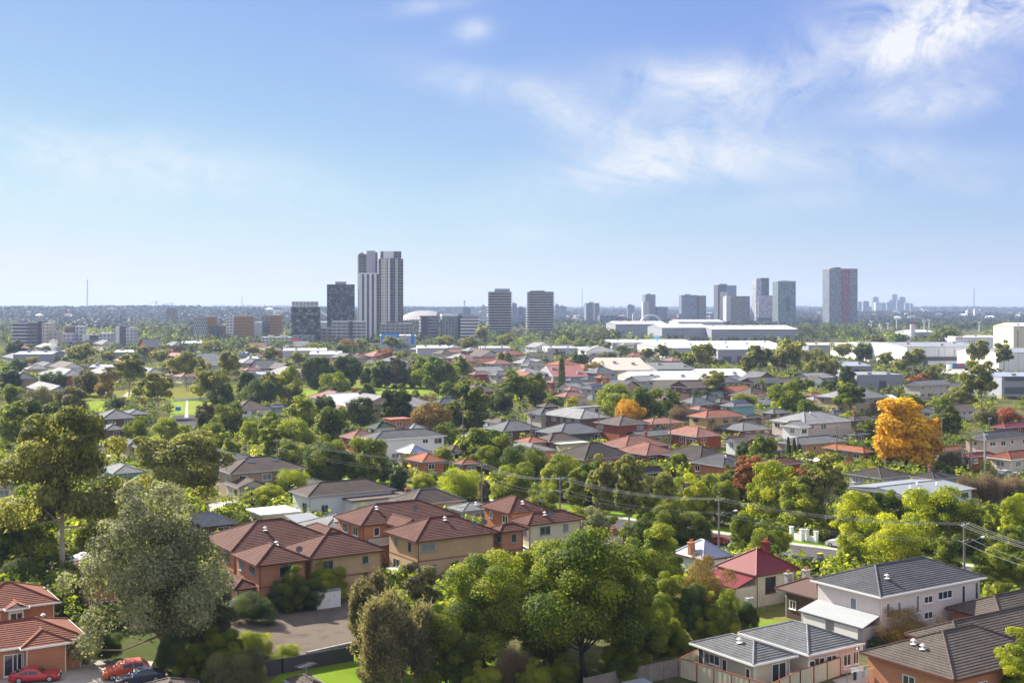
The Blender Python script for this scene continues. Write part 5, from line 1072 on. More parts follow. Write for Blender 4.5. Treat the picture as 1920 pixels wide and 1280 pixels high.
# raised kerbs
for sgn in (-1, 1):
    pts = strip([(x+sgn*4.35*.66, y+sgn*4.35*.75) for x, y in road_c], .2); mb = MB(); n = len(pts)//2
    for i in range(n-1):
        q = [pts[i], pts[i+1], pts[len(pts)-2-i], pts[len(pts)-1-i]]
        mb.prism(q[::-1], 0, .14)
    tag(mb.build('kerb', MATS['concrete']), kind='structure')
sheet('road', strip([G(330, 818)[:2], G(347, 790)[:2], G(352, 778)[:2]], 9), 'asphalt', .035); psheet('footpath', [(346, 783), (353, 783), (352.5, 748), (349.5, 748)], 'paving', .05)
psheet('lawn', [(318, 781), (396, 781), (400, 744), (322, 748)], 'park', .02); psheet('lawn', [(560, 752), (612, 750), (612, 726), (568, 727)], 'park', .02); psheet('lawn', [(600, 760), (735, 768), (830, 745), (820, 722), (640, 724)], 'park', .018)
psheet('lawn', [(150, 772), (196, 772), (205, 752), (160, 752)], 'park', .02); psheet('park_ground', [(160, 752), (330, 752), (430, 735), (560, 726), (560, 716), (160, 735)], 'yardgrass', .015); psheet('park_ground', [(560, 724), (860, 722), (860, 712), (560, 712)], 'yardgrass', .015)
psheet('dirt_yard', [(378, 1172), (470, 1138), (668, 1118), (720, 1150), (672, 1206), (575, 1226), (505, 1243), (430, 1220)], 'dirt', .03)
psheet('lawn', [(480, 1300), (531, 1258), (662, 1226), (860, 1205), (1000, 1255), (1000, 1330), (480, 1330)], 'lawn', .02)
psheet('car_court', [(-20, 1258), (190, 1236), (300, 1240), (330, 1290), (-20, 1330)], 'paving', .03); psheet('yard', [(1180, 1190), (1330, 1140), (1470, 1120), (1520, 1170), (1500, 1200), (1380, 1195), (1270, 1240)], 'yardgrass', .02)
psheet('lawn', [(1395, 1172), (1445, 1160), (1475, 1172), (1430, 1186)], 'lawn', .035); psheet('driveway', [(395, 960), (450, 944), (520, 938), (520, 930), (440, 934), (390, 945)], 'paving', .03); psheet('lawn', [(455, 944), (482, 936), (500, 946), (470, 950)], 'lawn', .045)
psheet('lawn', [(480, 858), (510, 850), (525, 862), (500, 868)], 'lawn', .03); psheet('footpath', [(470, 852), (520, 846), (524, 850), (474, 856)], 'paving', .05); psheet('lawn', [(1340, 842), (1384, 838), (1384, 846), (1350, 850)], 'lawn', .03); psheet('lawn', [(1700, 882), (1745, 878), (1740, 886), (1705, 892)], 'lawn', .03)
psheet('car_park', [(1690, 732), (1800, 732), (1810, 722), (1700, 722)], 'asphalt', .03); psheet('paving', [(1740, 700), (1860, 702), (1860, 692), (1750, 692)], 'paving', .03); psheet('pale_court', [(858, 815), (880, 812), (882, 818), (860, 822)], 'paving', .05); psheet('yard', [(1560, 1275), (1640, 1250), (1660, 1275), (1600, 1300)], 'paving', .03); psheet('driveway', [(225, 745), (262, 745), (262, 728), (250, 728)], 'paving', .03)
# hills
rgh = np.random.default_rng(5)
def hnoise(a, f, s): return math.sin(a*f+s)+.5*math.sin(a*f*2.3+s*1.7)+.3*math.sin(a*f*5.1+s*2.9)
def hill_z(x, y):
    r = math.hypot(x, y); a = math.atan2(x, y); left = 1/(1+math.exp((a-R(-3))*40)); right = 1/(1+math.exp(-(a-R(12))*40))
    def bump(c, w, h): return h*math.exp(-((r-c)/w)**2)
    z = bump(4600+300*hnoise(a, 9, 1), 1100, 19*left+11+3*hnoise(a, 22, 2))+bump(6300+250*hnoise(a, 12, 4), 900, 17+6*right+4*hnoise(a, 17, 3))+bump(8300, 900, 33+3.0*left+2.0*hnoise(a, 14, 5)+1.2*hnoise(a, 60, 1))
    return z*min(1, max(0, (r-2300)/900))
mb = MB(); na, nr = 150, 46
def hp(i, j): a = R(-29+58*i/na); r = 2300+6700*j/nr; x, y = r*math.sin(a), r*math.cos(a); return (x, y, hill_z(x, y)+.05-(.5 if j == 0 else 0))
grid = [[hp(i, j) for j in range(nr+1)] for i in range(na+1)]
hv = [p for row in grid for p in row]; hf = [(i*(nr+1)+j, (i+1)*(nr+1)+j, (i+1)*(nr+1)+j+1, i*(nr+1)+j+1) for i in range(na) for j in range(nr)]
me = bpy.data.meshes.new('hills'); me.from_pydata(hv, [], hf); me.materials.append(MATS['woodland']); me.polygons.foreach_set('use_smooth', [True]*len(hf)); o = bpy.data.objects.new('hills', me); C.objects.link(o); tag(o, kind='structure')
# woodland: far trees that read as one mass
def inrects(x, y, m=0.0):
    for (cx, cy, ya, a, b) in RECTS:
        dx, dy = x-cx, y-cy
        if abs(dx) > 120 or abs(dy) > 120: continue
        u = dx*math.cos(ya)+dy*math.sin(ya); v = -dx*math.sin(ya)+dy*math.cos(ya)
        if abs(u) < a+m and abs(v) < b+m: return True
    return False
def inpoly(x, y, P):
    c = False; j = len(P)-1
    for i in range(len(P)):
        if (P[i][1] > y) != (P[j][1] > y) and x < (P[j][0]-P[i][0])*(y-P[i][1])/(P[j][1]-P[i][1])+P[i][0]: c = not c
        j = i
    return c
def mass(name, label, spots, mat, per, ls, zf=hill_z):
    """spots: (x, y, height, width)"""
    rg = np.random.default_rng(len(spots)); Cn, U_, V_, T = [], [], [], []
    for (x, y, h, w) in spots:
        z = zf(x, y); k = per
        d = unit(rg.normal(size=(k, 3))); d[:, 2] = np.abs(d[:, 2]); rr = rg.uniform(.5, 1.0, (k, 1))
        lob = 1+.25*np.sin(np.arctan2(d[:, 1:2], d[:, 0:1])*3+x)
        P = d*rr*lob*np.array([[w/2, w/2, h*.62]])+np.array([[x, y, z+h*.36]])
        a, b = oriented(rg, d+np.array([[0, 0, .3]]), ls*w, 1.1, .5)
        Cn.append(P); U_.append(a); V_.append(b); T.append(np.clip(rg.uniform(.25, .75)+rg.normal(0, .18, k), 0, 1))
    o = bpy.data.objects.new(name, leaves_mesh(name, np.concatenate(Cn), np.concatenate(U_), np.concatenate(V_), np.concatenate(T), mat)); C.objects.link(o)
    return tag(o, label, 'woodland', kind='stuff')
rw = random.Random(11)
spots = []
while len(spots) < 22000:
    a = R(rw.uniform(-26, 26)); r = 2000+6700*rw.random()**1.15; x, y = r*math.sin(a), r*math.cos(a)
    if hnoise(x/420, 1, y/380) < -.9: continue
    h = rw.uniform(5, 10); spots.append((x, y, h, h*rw.uniform(1.2, 2.4)))
mass('woodland', 'hazy blue-green woodland covering the far hills', spots, LM['far'], 9, .24)
# belts of gums (pixel boxes: x0, x1, y0, y1 of the trunks, count, height)
BELTS = [(1040, 1158, 622, 646, 130, 12), (1490, 1640, 618, 642, 150, 12), (250, 360, 612, 640, 130, 13), (0, 110, 612, 650, 110, 11), (1600, 1920, 604, 622, 200, 10), (1230, 1420, 604, 612, 60, 9), (880, 1000, 626, 652, 80, 9), (700, 900, 644, 660, 90, 8), (300, 540, 640, 668, 130, 9), (0, 300, 606, 618, 120, 10),
         (1640, 1800, 632, 655, 70, 8), (540, 700, 652, 672, 60, 8), (100, 260, 652, 690, 60, 8), (1000, 1240, 655, 690, 70, 6), (1800, 1920, 612, 622, 60, 11), (420, 620, 606, 616, 80, 10), (1040, 1200, 600, 612, 90, 9), (1250, 1550, 600, 606, 120, 9), (760, 920, 612, 640, 40, 11)]
spots = []
for (x0, x1, y0, y1, n, h) in BELTS:
    for i in range(n):
        p = G(rw.uniform(x0, x1), rw.uniform(y0, y1))
        if inrects(p.x, p.y, 3): continue
        hh_ = h*rw.uniform(.65, 1.25); spots.append((p.x, p.y, hh_, hh_*rw.uniform(.8, 1.2)))
mass('tree_belt', 'olive belts of gum trees between the sheds and the towers', spots[::2], LM['mid'], 80, .12, lambda x, y: 0)
mass('tree_belt', 'dark belts of trees between the sheds and the towers', spots[1::2], LM['dark'], 80, .12, lambda x, y: 0)
# more distant and small trees beyond the ones told apart
spots = []
while len(spots) < 4200:
    px, py = rw.uniform(-60, 1980), 603+rw.random()**.9*150; p = G(px, py)
    if inrects(p.x, p.y, 2.5) or any(inpoly(p.x, p.y, P) for P in NOBUSH): continue
    if py > 645 and any(inrects(p.x*q, p.y*q, 0) for q in (1.01, 1.025, 1.04, 1.055, 1.07)): continue
    h = rw.uniform(2.5, 5.0) if py > 650 else rw.uniform(5, 10); spots.append((p.x, p.y, h, h*rw.uniform(.9, 1.4)))
mass('tree_mass', 'olive and green mass of small distant trees over the far suburb', spots[:2300], LM['mid'], 45, .15, lambda x, y: 0)
mass('tree_mass', 'deep green mass of small distant trees over the far suburb', spots[2300:], LM['camph'], 45, .15, lambda x, y: 0)
# far houses on the slopes
FH = None
def farhouse(x, y, k):
    w, l, h = rw.uniform(5, 9), rw.uniform(7, 14), rw.uniform(4, 7)
    mb = MB(); mb.box(-l, l, -w, w, -.5, h); mb2 = MB(); volume_pts = [(-l-.5, -w-.5, h), (l+.5, -w-.5, h), (l+.5, w+.5, h), (-l-.5, w+.5, h)]
    o = thing('house', 'tiny pale house among the trees on the far hills', 'house', (x, y, hill_z(x, y)), rw.uniform(-.6, .6), 'tiny houses on the far hills')
    mb.build('wall', MATS[k[0]], o)
    r = min(w, l); P, Q = (-l+r, 0, h+r*.45), (l-r, 0, h+r*.45)
    mb2.poly([volume_pts[0], volume_pts[1], Q, P]); mb2.poly([volume_pts[1], volume_pts[2], Q]); mb2.poly([volume_pts[2], volume_pts[3], P, Q]); mb2.poly([volume_pts[3], volume_pts[0], P]); mb2.build('roof', MATS[k[1]], o)
for i in range(95):
    a = R(rw.choice((rw.uniform(2, 23), rw.uniform(-23, 23)))); r = rw.uniform(2700, 6200); farhouse(r*math.sin(a), r*math.cos(a), rw.choice((('white', 'tile_lgrey'), ('white', 'tile_terra'), ('cream', 'tile_salmon'), ('white', 'metal_white'))))
# low planting between the houses
def shrubs(name, label, n, mat, seed):
    r_ = random.Random(seed); sp = []
    tries = 0
    while len(sp) < n and tries < n*8:
        tries += 1
        px, py = r_.uniform(-30, 1950), 650+(1180-650)*r_.random()**1.5
        p = G(px, py)
        if inrects(p.x, p.y, .8) or any(inpoly(p.x, p.y, P) for P in NOBUSH): continue
        h = r_.choice((1.2, 1.8, 2.5, 3.2)); sp.append((p.x, p.y, h, h*r_.uniform(1.0, 1.7)))
    o = mass(name, label, sp, mat, 70, .13, lambda x, y: 0); o['category'] = 'shrubbery'
shrubs('garden_shrubbery', 'mid green garden shrubs filling the yards between houses', 2600, LM['camph'], 1)
shrubs('garden_shrubbery', 'dark and dull garden shrubs filling the yards between houses', 1900, LM['dark'], 2)
shrubs('garden_shrubbery', 'light green garden shrubs filling the yards between houses', 1000, LM['lime'], 3)
# haze: one closed box of even air
HAZE = 8e-5
if HAZE:
    mb = MB(); mb.box(-5300, 5300, -300, 9400, -1, 150); o = mb.build('haze', None)
    m, nt, out = nodes('haze'); pv = nt.nodes.new('ShaderNodeVolumePrincipled'); pv.inputs['Color'].default_value = (.50, .66, 1, 1); pv.inputs['Density'].default_value = HAZE; pv.inputs['Anisotropy'].default_value = 0.1
    nt.links.new(pv.outputs[0], out.inputs['Volume']); o.data.materials.clear(); o.data.materials.append(m); tag(o, 'pale blue haze in the distant air', 'haze', kind='stuff')
# ------------------------------------------------------------------ trees of the photograph: (px, top, base, width px, species[, label])
T0 = [
 # foreground, each with its own words
 (288, 912, 1252, 300, 'silver', 'huge silvery green tree beside the red cars in the lower left'), (118, 768, 1078, 225, 'gum', 'tall olive gum tree with long bare trunk at left'), (338, 812, 990, 170, 'gum', 'olive gum tree standing behind the huge silvery tree'),
 (50, 915, 1066, 125, 'lime', 'yellow-green tree beside the trunk of the tall left gum'), (8, 950, 1072, 80, 'camph', 'green tree cut by the left edge beside the tall gum'), (178, 975, 1060, 75, 'camph', 'green tree between the tall gum trunk and the silvery tree'),
 (748, 1062, 1296, 150, 'casu', 'brown-green she-oak standing on the bright lawn'), (690, 1048, 1250, 80, 'casu', 'paler she-oak behind the left side of the brown-green one'), (790, 1058, 1240, 80, 'olive', 'grey-green tree behind the right side of the she-oak'),
 (1095, 998, 1278, 262, 'camt', 'largest leafy green tree, in the bottom centre with a dark trunk'), (912, 1038, 1255, 205, 'limt', 'large yellow-green tree left of the largest leafy tree'), (838, 1135, 1285, 130, 'cdark', 'deep green tree between the she-oak and the largest leafy tree'),
 (1010, 1020, 1200, 120, 'camph', 'leafy green tree tucked behind the largest leafy tree'), (1188, 1080, 1262, 110, 'cdark', 'deep green tree under the right side of the largest leafy tree'),
 (962, 1205, 1290, 90, 'bare', 'grey leafless bush below the yellow-green tree'), (905, 1240, 1300, 70, 'lshrub', 'pale green bush at the bottom left of the grey leafless bush'), (1005, 1236, 1300, 75, 'lshrub', 'pale green bush at the bottom right of the grey leafless bush'),
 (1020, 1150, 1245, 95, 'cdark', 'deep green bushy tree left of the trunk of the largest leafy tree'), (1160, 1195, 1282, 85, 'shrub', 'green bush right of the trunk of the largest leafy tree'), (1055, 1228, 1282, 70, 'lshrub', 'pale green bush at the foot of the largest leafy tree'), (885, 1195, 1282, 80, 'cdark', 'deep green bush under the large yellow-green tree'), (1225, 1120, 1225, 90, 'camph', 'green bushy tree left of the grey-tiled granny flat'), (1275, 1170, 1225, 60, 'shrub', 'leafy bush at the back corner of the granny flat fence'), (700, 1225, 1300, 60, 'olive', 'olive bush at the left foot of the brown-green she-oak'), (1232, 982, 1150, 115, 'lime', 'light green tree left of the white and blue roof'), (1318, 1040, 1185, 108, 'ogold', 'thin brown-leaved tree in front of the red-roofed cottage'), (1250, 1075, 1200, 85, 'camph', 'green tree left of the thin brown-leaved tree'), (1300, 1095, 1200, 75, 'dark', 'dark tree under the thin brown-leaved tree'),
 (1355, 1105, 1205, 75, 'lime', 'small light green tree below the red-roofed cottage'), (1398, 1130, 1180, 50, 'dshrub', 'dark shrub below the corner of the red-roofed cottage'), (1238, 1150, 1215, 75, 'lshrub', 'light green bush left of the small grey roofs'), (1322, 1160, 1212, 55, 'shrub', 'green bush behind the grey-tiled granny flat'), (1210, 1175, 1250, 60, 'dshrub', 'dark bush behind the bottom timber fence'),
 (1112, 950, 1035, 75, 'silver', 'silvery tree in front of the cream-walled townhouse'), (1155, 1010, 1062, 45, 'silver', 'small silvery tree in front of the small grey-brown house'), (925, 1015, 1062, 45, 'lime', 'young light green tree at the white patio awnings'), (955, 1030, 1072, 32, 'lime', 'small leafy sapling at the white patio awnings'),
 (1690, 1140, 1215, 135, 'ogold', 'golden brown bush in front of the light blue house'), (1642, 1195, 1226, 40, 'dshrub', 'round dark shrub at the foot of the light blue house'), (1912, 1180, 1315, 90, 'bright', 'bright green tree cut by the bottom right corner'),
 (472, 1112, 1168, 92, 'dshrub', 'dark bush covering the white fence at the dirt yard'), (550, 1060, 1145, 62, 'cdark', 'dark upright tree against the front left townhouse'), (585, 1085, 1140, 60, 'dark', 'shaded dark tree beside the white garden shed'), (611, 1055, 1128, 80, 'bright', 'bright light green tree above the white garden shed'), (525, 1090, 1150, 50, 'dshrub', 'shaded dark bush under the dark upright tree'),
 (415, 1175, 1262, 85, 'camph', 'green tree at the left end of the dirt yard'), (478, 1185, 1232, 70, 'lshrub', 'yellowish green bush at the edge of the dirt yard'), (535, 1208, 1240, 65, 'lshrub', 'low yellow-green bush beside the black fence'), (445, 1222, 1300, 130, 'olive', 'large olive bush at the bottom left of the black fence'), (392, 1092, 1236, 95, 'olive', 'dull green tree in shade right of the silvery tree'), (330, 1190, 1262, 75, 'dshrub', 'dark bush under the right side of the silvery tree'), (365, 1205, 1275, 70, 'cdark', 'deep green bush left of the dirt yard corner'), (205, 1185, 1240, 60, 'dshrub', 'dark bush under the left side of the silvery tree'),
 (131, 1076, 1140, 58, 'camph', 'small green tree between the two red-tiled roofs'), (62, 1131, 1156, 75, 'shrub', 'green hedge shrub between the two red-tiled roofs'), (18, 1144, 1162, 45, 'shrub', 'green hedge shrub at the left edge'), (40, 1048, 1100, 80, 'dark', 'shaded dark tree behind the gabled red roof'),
 (1698, 748, 879, 128, 'orange', 'big golden orange autumn tree'), (1408, 855, 972, 78, 'rust', 'rust coloured tree left of the brightest green tree'), (1452, 864, 985, 98, 'bright', 'brightest yellow-green tree beside the rust coloured tree'), (1548, 848, 1000, 95, 'gumo', 'open gum tree with reddish leaves and pale trunks'), (1500, 905, 1000, 85, 'lime', 'light green tree under the brightest green tree'), (1512, 880, 985, 60, 'rust', 'reddish tree behind the open gum tree'),
 (1608, 922, 1020, 92, 'bright', 'bright green tree left of the big roadside clump'), (1662, 922, 1015, 80, 'camph', 'green tree behind the big roadside clump'), (1745, 914, 1030, 132, 'bright', 'broad bright green tree in front of the wide low hall'), (1800, 930, 1035, 95, 'camph', 'darker green tree at the right of the broad bright one'), (1672, 968, 1082, 125, 'bright', 'big bright roadside clump above the charcoal roof'), (1592, 1000, 1075, 62, 'bright', 'smaller bright roadside tree right of the black car'), (1775, 1000, 1098, 60, 'camph', 'shaded green tree beside the tall power pole'),
 (1858, 945, 1030, 34, 'bright', 'small bright tree right of the darker roadside tree'), (1905, 928, 1020, 66, 'bright', 'bright green tree at the right edge above the street'), (1895, 985, 1060, 70, 'camph', 'green street tree at the right edge'), (1862, 1020, 1105, 80, 'lime', 'light green street tree right of the tall power pole'), (1912, 1035, 1110, 60, 'camph', 'street tree at the right edge beside the light green one'), (1890, 1086, 1118, 66, 'shrub', 'leafy shrub behind the brown-tiled roofs at right'), (1440, 985, 1050, 82, 'camph', 'green street tree behind the red-roofed cottage'),
 (1130, 965, 1030, 60, 'camph', 'green tree at the near side of the street by the left pole'), (1200, 975, 1040, 70, 'cdark', 'deep green tree behind the small grey-brown house'), (1395, 962, 1040, 60, 'camph', 'green tree beside the lamp pole above the red-roofed cottage'), (1085, 950, 1010, 55, 'lime', 'light green verge tree right of the left power pole'), (1250, 945, 1015, 90, 'camph', 'green tree left of the red car'), (1300, 960, 1020, 75, 'cdark', 'deep green tree beside the middle power pole'), (1020, 908, 985, 62, 'lime', 'light green tree beside the left power pole'),
]
T1 = [(18, 688, 735, 45, 'dark'), (100, 697, 738, 52, 'dark'), (150, 645, 692, 58, 'gum'), (200, 658, 684, 32, 'gum'), (22, 720, 756, 40, 'camph'), (75, 726, 770, 70, 'olive'), (132, 726, 778, 62, 'olive'), (28, 752, 835, 65, 'camph'), (80, 748, 830, 70, 'cdark'), (160, 693, 742, 52, 'olive'), (198, 690, 748, 34, 'ogold'), (243, 665, 745, 76, 'gumo'), (292, 700, 782, 74, 'gum'), (215, 744, 768, 45, 'dshrub'), (288, 766, 806, 32, 'palm'), (254, 781, 826, 48, 'camph'), (316, 784, 830, 52, 'lime'), (345, 796, 822, 28, 'lime'), (249, 825, 855, 19, 'cone'), (350, 660, 728, 72, 'gum'), (400, 690, 762, 76, 'gum'), (432, 658, 725, 60, 'gum'), (466, 698, 755, 42, 'dark'), (398, 637, 666, 42, 'gum'), (472, 646, 672, 32, 'gum'), (30, 638, 668, 36, 'dark'), (55, 645, 664, 20, 'gum'), (85, 648, 668, 20, 'gum'), (300, 655, 690, 40, 'gum'), (330, 675, 715, 40, 'gum'), (125, 670, 705, 36, 'dark'), (62, 668, 690, 26, 'gum'), (30, 672, 700, 40, 'dark'), (270, 650, 676, 34, 'gum'),
 (375, 714, 750, 42, 'gum'), (417, 720, 766, 52, 'dark'), (482, 712, 760, 68, 'dark'), (546, 716, 757, 56, 'gum'), (625, 724, 757, 58, 'dark'), (690, 720, 763, 45, 'dark'), (666, 728, 752, 22, 'rust'), (385, 754, 805, 42, 'olive'), (428, 756, 815, 60, 'cdark'), (402, 792, 820, 42, 'camph'), (462, 782, 812, 38, 'camph'), (506, 772, 822, 46, 'camph'), (570, 744, 806, 56, 'lime'), (602, 744, 790, 55, 'dark'), (554, 786, 842, 76, 'lime'), (624, 764, 836, 76, 'cdark'), (676, 746, 803, 52, 'dark'), (372, 810, 850, 42, 'camph'), (405, 813, 856, 48, 'camph'), (433, 822, 862, 38, 'lime'), (546, 824, 874, 54, 'camph'), (508, 790, 860, 46, 'camph'), (612, 822, 910, 90, 'cdark'), (688, 820, 908, 82, 'camph'), (545, 880, 932, 72, 'lime'), (508, 908, 950, 56, 'lime'), (516, 853, 876, 28, 'dark'), (447, 914, 942, 15, 'shrub'), (470, 790, 830, 40, 'lime'), (530, 800, 846, 40, 'camph'), (650, 800, 850, 44, 'dark'),
 (744, 720, 801, 57, 'dark'), (777, 732, 765, 32, 'camph'), (806, 735, 760, 38, 'bare'), (808, 754, 810, 74, 'ogold'), (850, 752, 806, 40, 'camph'), (890, 714, 806, 60, 'cdark'), (938, 733, 780, 48, 'dark'), (836, 794, 836, 54, 'cdark'), (893, 803, 872, 64, 'camph'), (932, 808, 864, 64, 'camph'), (912, 836, 892, 60, 'camph'), (985, 836, 896, 92, 'cdark'), (749, 876, 922, 42, 'dark'), (797, 886, 926, 46, 'lime'), (862, 878, 938, 82, 'bright'), (908, 893, 950, 24, 'casu'), (962, 870, 948, 86, 'camph'), (830, 838, 885, 38, 'lime'), (770, 850, 885, 36, 'olive'), (722, 865, 905, 34, 'dark'),
 (1056, 852, 935, 76, 'lime'), (1110, 860, 945, 60, 'camph'), (1130, 853, 990, 58, 'gumt'), (1182, 855, 998, 56, 'gumt'), (1237, 886, 972, 64, 'gum'), (1216, 858, 876, 22, 'shrub'), (1268, 850, 890, 52, 'camph'), (1300, 890, 980, 70, 'bright'), (1208, 905, 985, 50, 'camph'), (1080, 880, 955, 50, 'camph'), (975, 697, 770, 76, 'fig'), (1003, 700, 762, 46, 'cdark'), (1150, 719, 770, 72, 'camph'), (1152, 738, 780, 64, 'lime'), (1216, 727, 785, 62, 'cdark'), (1257, 729, 775, 38, 'camph'), (1178, 749, 788, 58, 'orange'), (1276, 755, 794, 48, 'bare'), (1072, 744, 764, 28, 'yball'), (1036, 740, 760, 30, 'shrub'), (1053, 672, 741, 15, 'norf'), (1338, 694, 750, 52, 'gum'), (1318, 732, 764, 42, 'dark'), (1385, 721, 745, 48, 'camph'), (1428, 711, 748, 30, 'palm'), (1475, 716, 776, 70, 'camph'), (1492, 707, 733, 26, 'camph'), (1516, 710, 734, 28, 'camph'), (1556, 713, 740, 34, 'dark'), (1592, 719, 780, 64, 'fig'), (1517, 749, 790, 50, 'camph'), (1395, 738, 762, 58, 'camph'), (1432, 816, 866, 52, 'camph'), (1396, 828, 864, 32, 'dark'), (1478, 819, 858, 10, 'cyp'), (1489, 822, 860, 10, 'cyp'), (1499, 832, 861, 10, 'cyp'), (1335, 788, 822, 24, 'palm'), (1380, 874, 955, 64, 'cdark'), (1330, 888, 932, 40, 'lime'), (1356, 903, 985, 62, 'camph'), (1240, 905, 945, 40, 'olive'),
 (1777, 760, 820, 54, 'cdark'), (1624, 787, 832, 38, 'camph'), (1660, 843, 874, 55, 'lshrub'), (1640, 824, 870, 32, 'dark'), (1637, 873, 908, 40, 'yball'), (1682, 880, 904, 50, 'shrub'), (1805, 820, 888, 24, 'palm'), (1821, 818, 889, 26, 'palm'), (1776, 843, 886, 56, 'casu'), (1838, 882, 948, 80, 'bare'), (1890, 888, 945, 75, 'bare'), (1890, 764, 795, 48, 'red'), (1806, 727, 780, 66, 'gumo'), (1840, 677, 780, 74, 'gumo'), (1836, 638, 700, 48, 'gum'), (1880, 639, 702, 36, 'gum'), (1717, 654, 706, 48, 'gum'), (1726, 700, 736, 44, 'rust'), (1748, 682, 732, 36, 'gum'), (1850, 765, 800, 50, 'olive'), (1600, 770, 800, 40, 'bright'), (1760, 745, 785, 50, 'camph'), (1720, 740, 775, 40, 'camph'),
 (653, 636, 666, 40, 'ogold'), (677, 635, 660, 28, 'gum'), (640, 646, 672, 28, 'dark'), (735, 630, 662, 40, 'gum'), (836, 629, 658, 46, 'gum'), (878, 631, 668, 42, 'gum'), (905, 609, 648, 30, 'gum'), (592, 670, 728, 58, 'dark'), (652, 668, 728, 62, 'dark'), (715, 678, 726, 42, 'dark'), (747, 663, 726, 44, 'olive'), (790, 668, 728, 48, 'camph'), (825, 671, 738, 72, 'cdark'), (866, 668, 712, 36, 'camph'), (725, 654, 684, 36, 'rust'), (627, 698, 740, 58, 'camph'), (540, 688, 754, 54, 'lime'), (508, 698, 757, 44, 'gum'), (849, 716, 750, 44, 'camph'), (940, 660, 684, 22, 'cone'), (953, 661, 686, 20, 'cone'), (505, 650, 686, 38, 'gum'), (518, 671, 694, 28, 'dark'), (588, 643, 664, 34, 'camph'), (947, 626, 659, 34, 'gum'), (1058, 634, 656, 38, 'camph'), (1090, 637, 656, 26, 'camph'), (1112, 640, 660, 26, 'camph'), (1132, 638, 664, 28, 'camph'), (1166, 648, 672, 30, 'camph'), (1085, 658, 697, 36, 'dark'), (1136, 660, 686, 48, 'olive'), (1115, 678, 710, 42, 'ogold'), (1215, 653, 680, 30, 'gum'), (1243, 646, 683, 34, 'gum'), (1268, 658, 685, 32, 'camph'), (1322, 645, 706, 70, 'gum'), (1420, 648, 712, 55, 'gum'), (1482, 636, 714, 66, 'gum'), (1530, 653, 700, 54, 'gum'), (1546, 668, 728, 64, 'gum'), (1588, 686, 731, 32, 'dark'), (1580, 643, 678, 52, 'gum'), (1620, 643, 678, 38, 'camph'), (1686, 625, 650, 32, 'camph'), (1775, 613, 650, 68, 'cdark'), (1642, 628, 664, 48, 'gum'), (1456, 655, 712, 40, 'gum'), (1400, 668, 712, 36, 'gum'), (1290, 660, 690, 30, 'camph'), (560, 660, 690, 34, 'gum'), (690, 690, 724, 36, 'dark'), (770, 690, 726, 40, 'camph'), (610, 680, 722, 40, 'gum'), (1690, 672, 705, 40, 'gum'), (1660, 660, 698, 36, 'gum'),
]
for r in T0: tree(*r[:5], label=r[5])
for r in T1: tree(*r[:5])
# hedge box with sunlit top
p0 = G(1622, 868); f, A, B, u, v = rect_from(1572, 1622, 868, 1630, 0, R(33), a=3, b=11)
hd = thing('hedge', 'clipped yellow-green hedge left of the big golden tree', 'hedge', (*(f+u*1.5+v*5.5)[:2], 0), R(33))
rg = np.random.default_rng(3); n = 9000; P = rg.uniform(-1, 1, (n, 3)); fc = rg.integers(0, 5, n)
for i, (ax, sg) in enumerate(((0, -1), (0, 1), (1, -1), (1, 1), (2, 1))): P[fc == i, ax] = sg
nr = P.copy(); P = P*np.array([[1.4, 5.4, 1.1]])+np.array([[0, 0, 1.1]])+rg.normal(0, .07, (n, 3)); a, b = oriented(rg, nr, .22, 1, .5)
inst('foliage', leaves_mesh('foliage', P, a, b, rg.uniform(.2, .8, n), LM['bright']), hd)
# ------------------------------------------------------------------ cars, fences, poles and other small things
CG = glassy('car_glass', (.012, .015, .018), .05, .8); TY = M('tyre', (.018, .018, .018), .85, .1); RIM = M('rim', (.45, .45, .46), .35, .05, metal=.8); LT = glassy('headlamp', (.75, .75, .72), .1, .6); RL = glassy('tail_lamp', (.35, .01, .01), .15, .6)
CP = {k: carpaint('paint_'+k, c) for k, c in dict(red=(.42, .012, .02), white=(.72, .72, .72), black=(.012, .012, .014), silver=(.40, .42, .44), navy=(.02, .03, .06), orange=(.55, .08, .02), blue=(.05, .12, .3)).items()}
PROF = {'sedan': [(0, .35), (.02, .62), (.12, .74), (.30, .80), (.42, 1.18), (.52, 1.30), (.66, 1.30), (.80, 1.06), (.90, .90), (.99, .84), (1, .4)], 'suv': [(0, .4), (.02, .78), (.10, .92), (.27, .98), (.38, 1.42), (.50, 1.58), (.80, 1.56), (.94, 1.12), (.985, 1.0), (1, .45)]}
CARM = {}
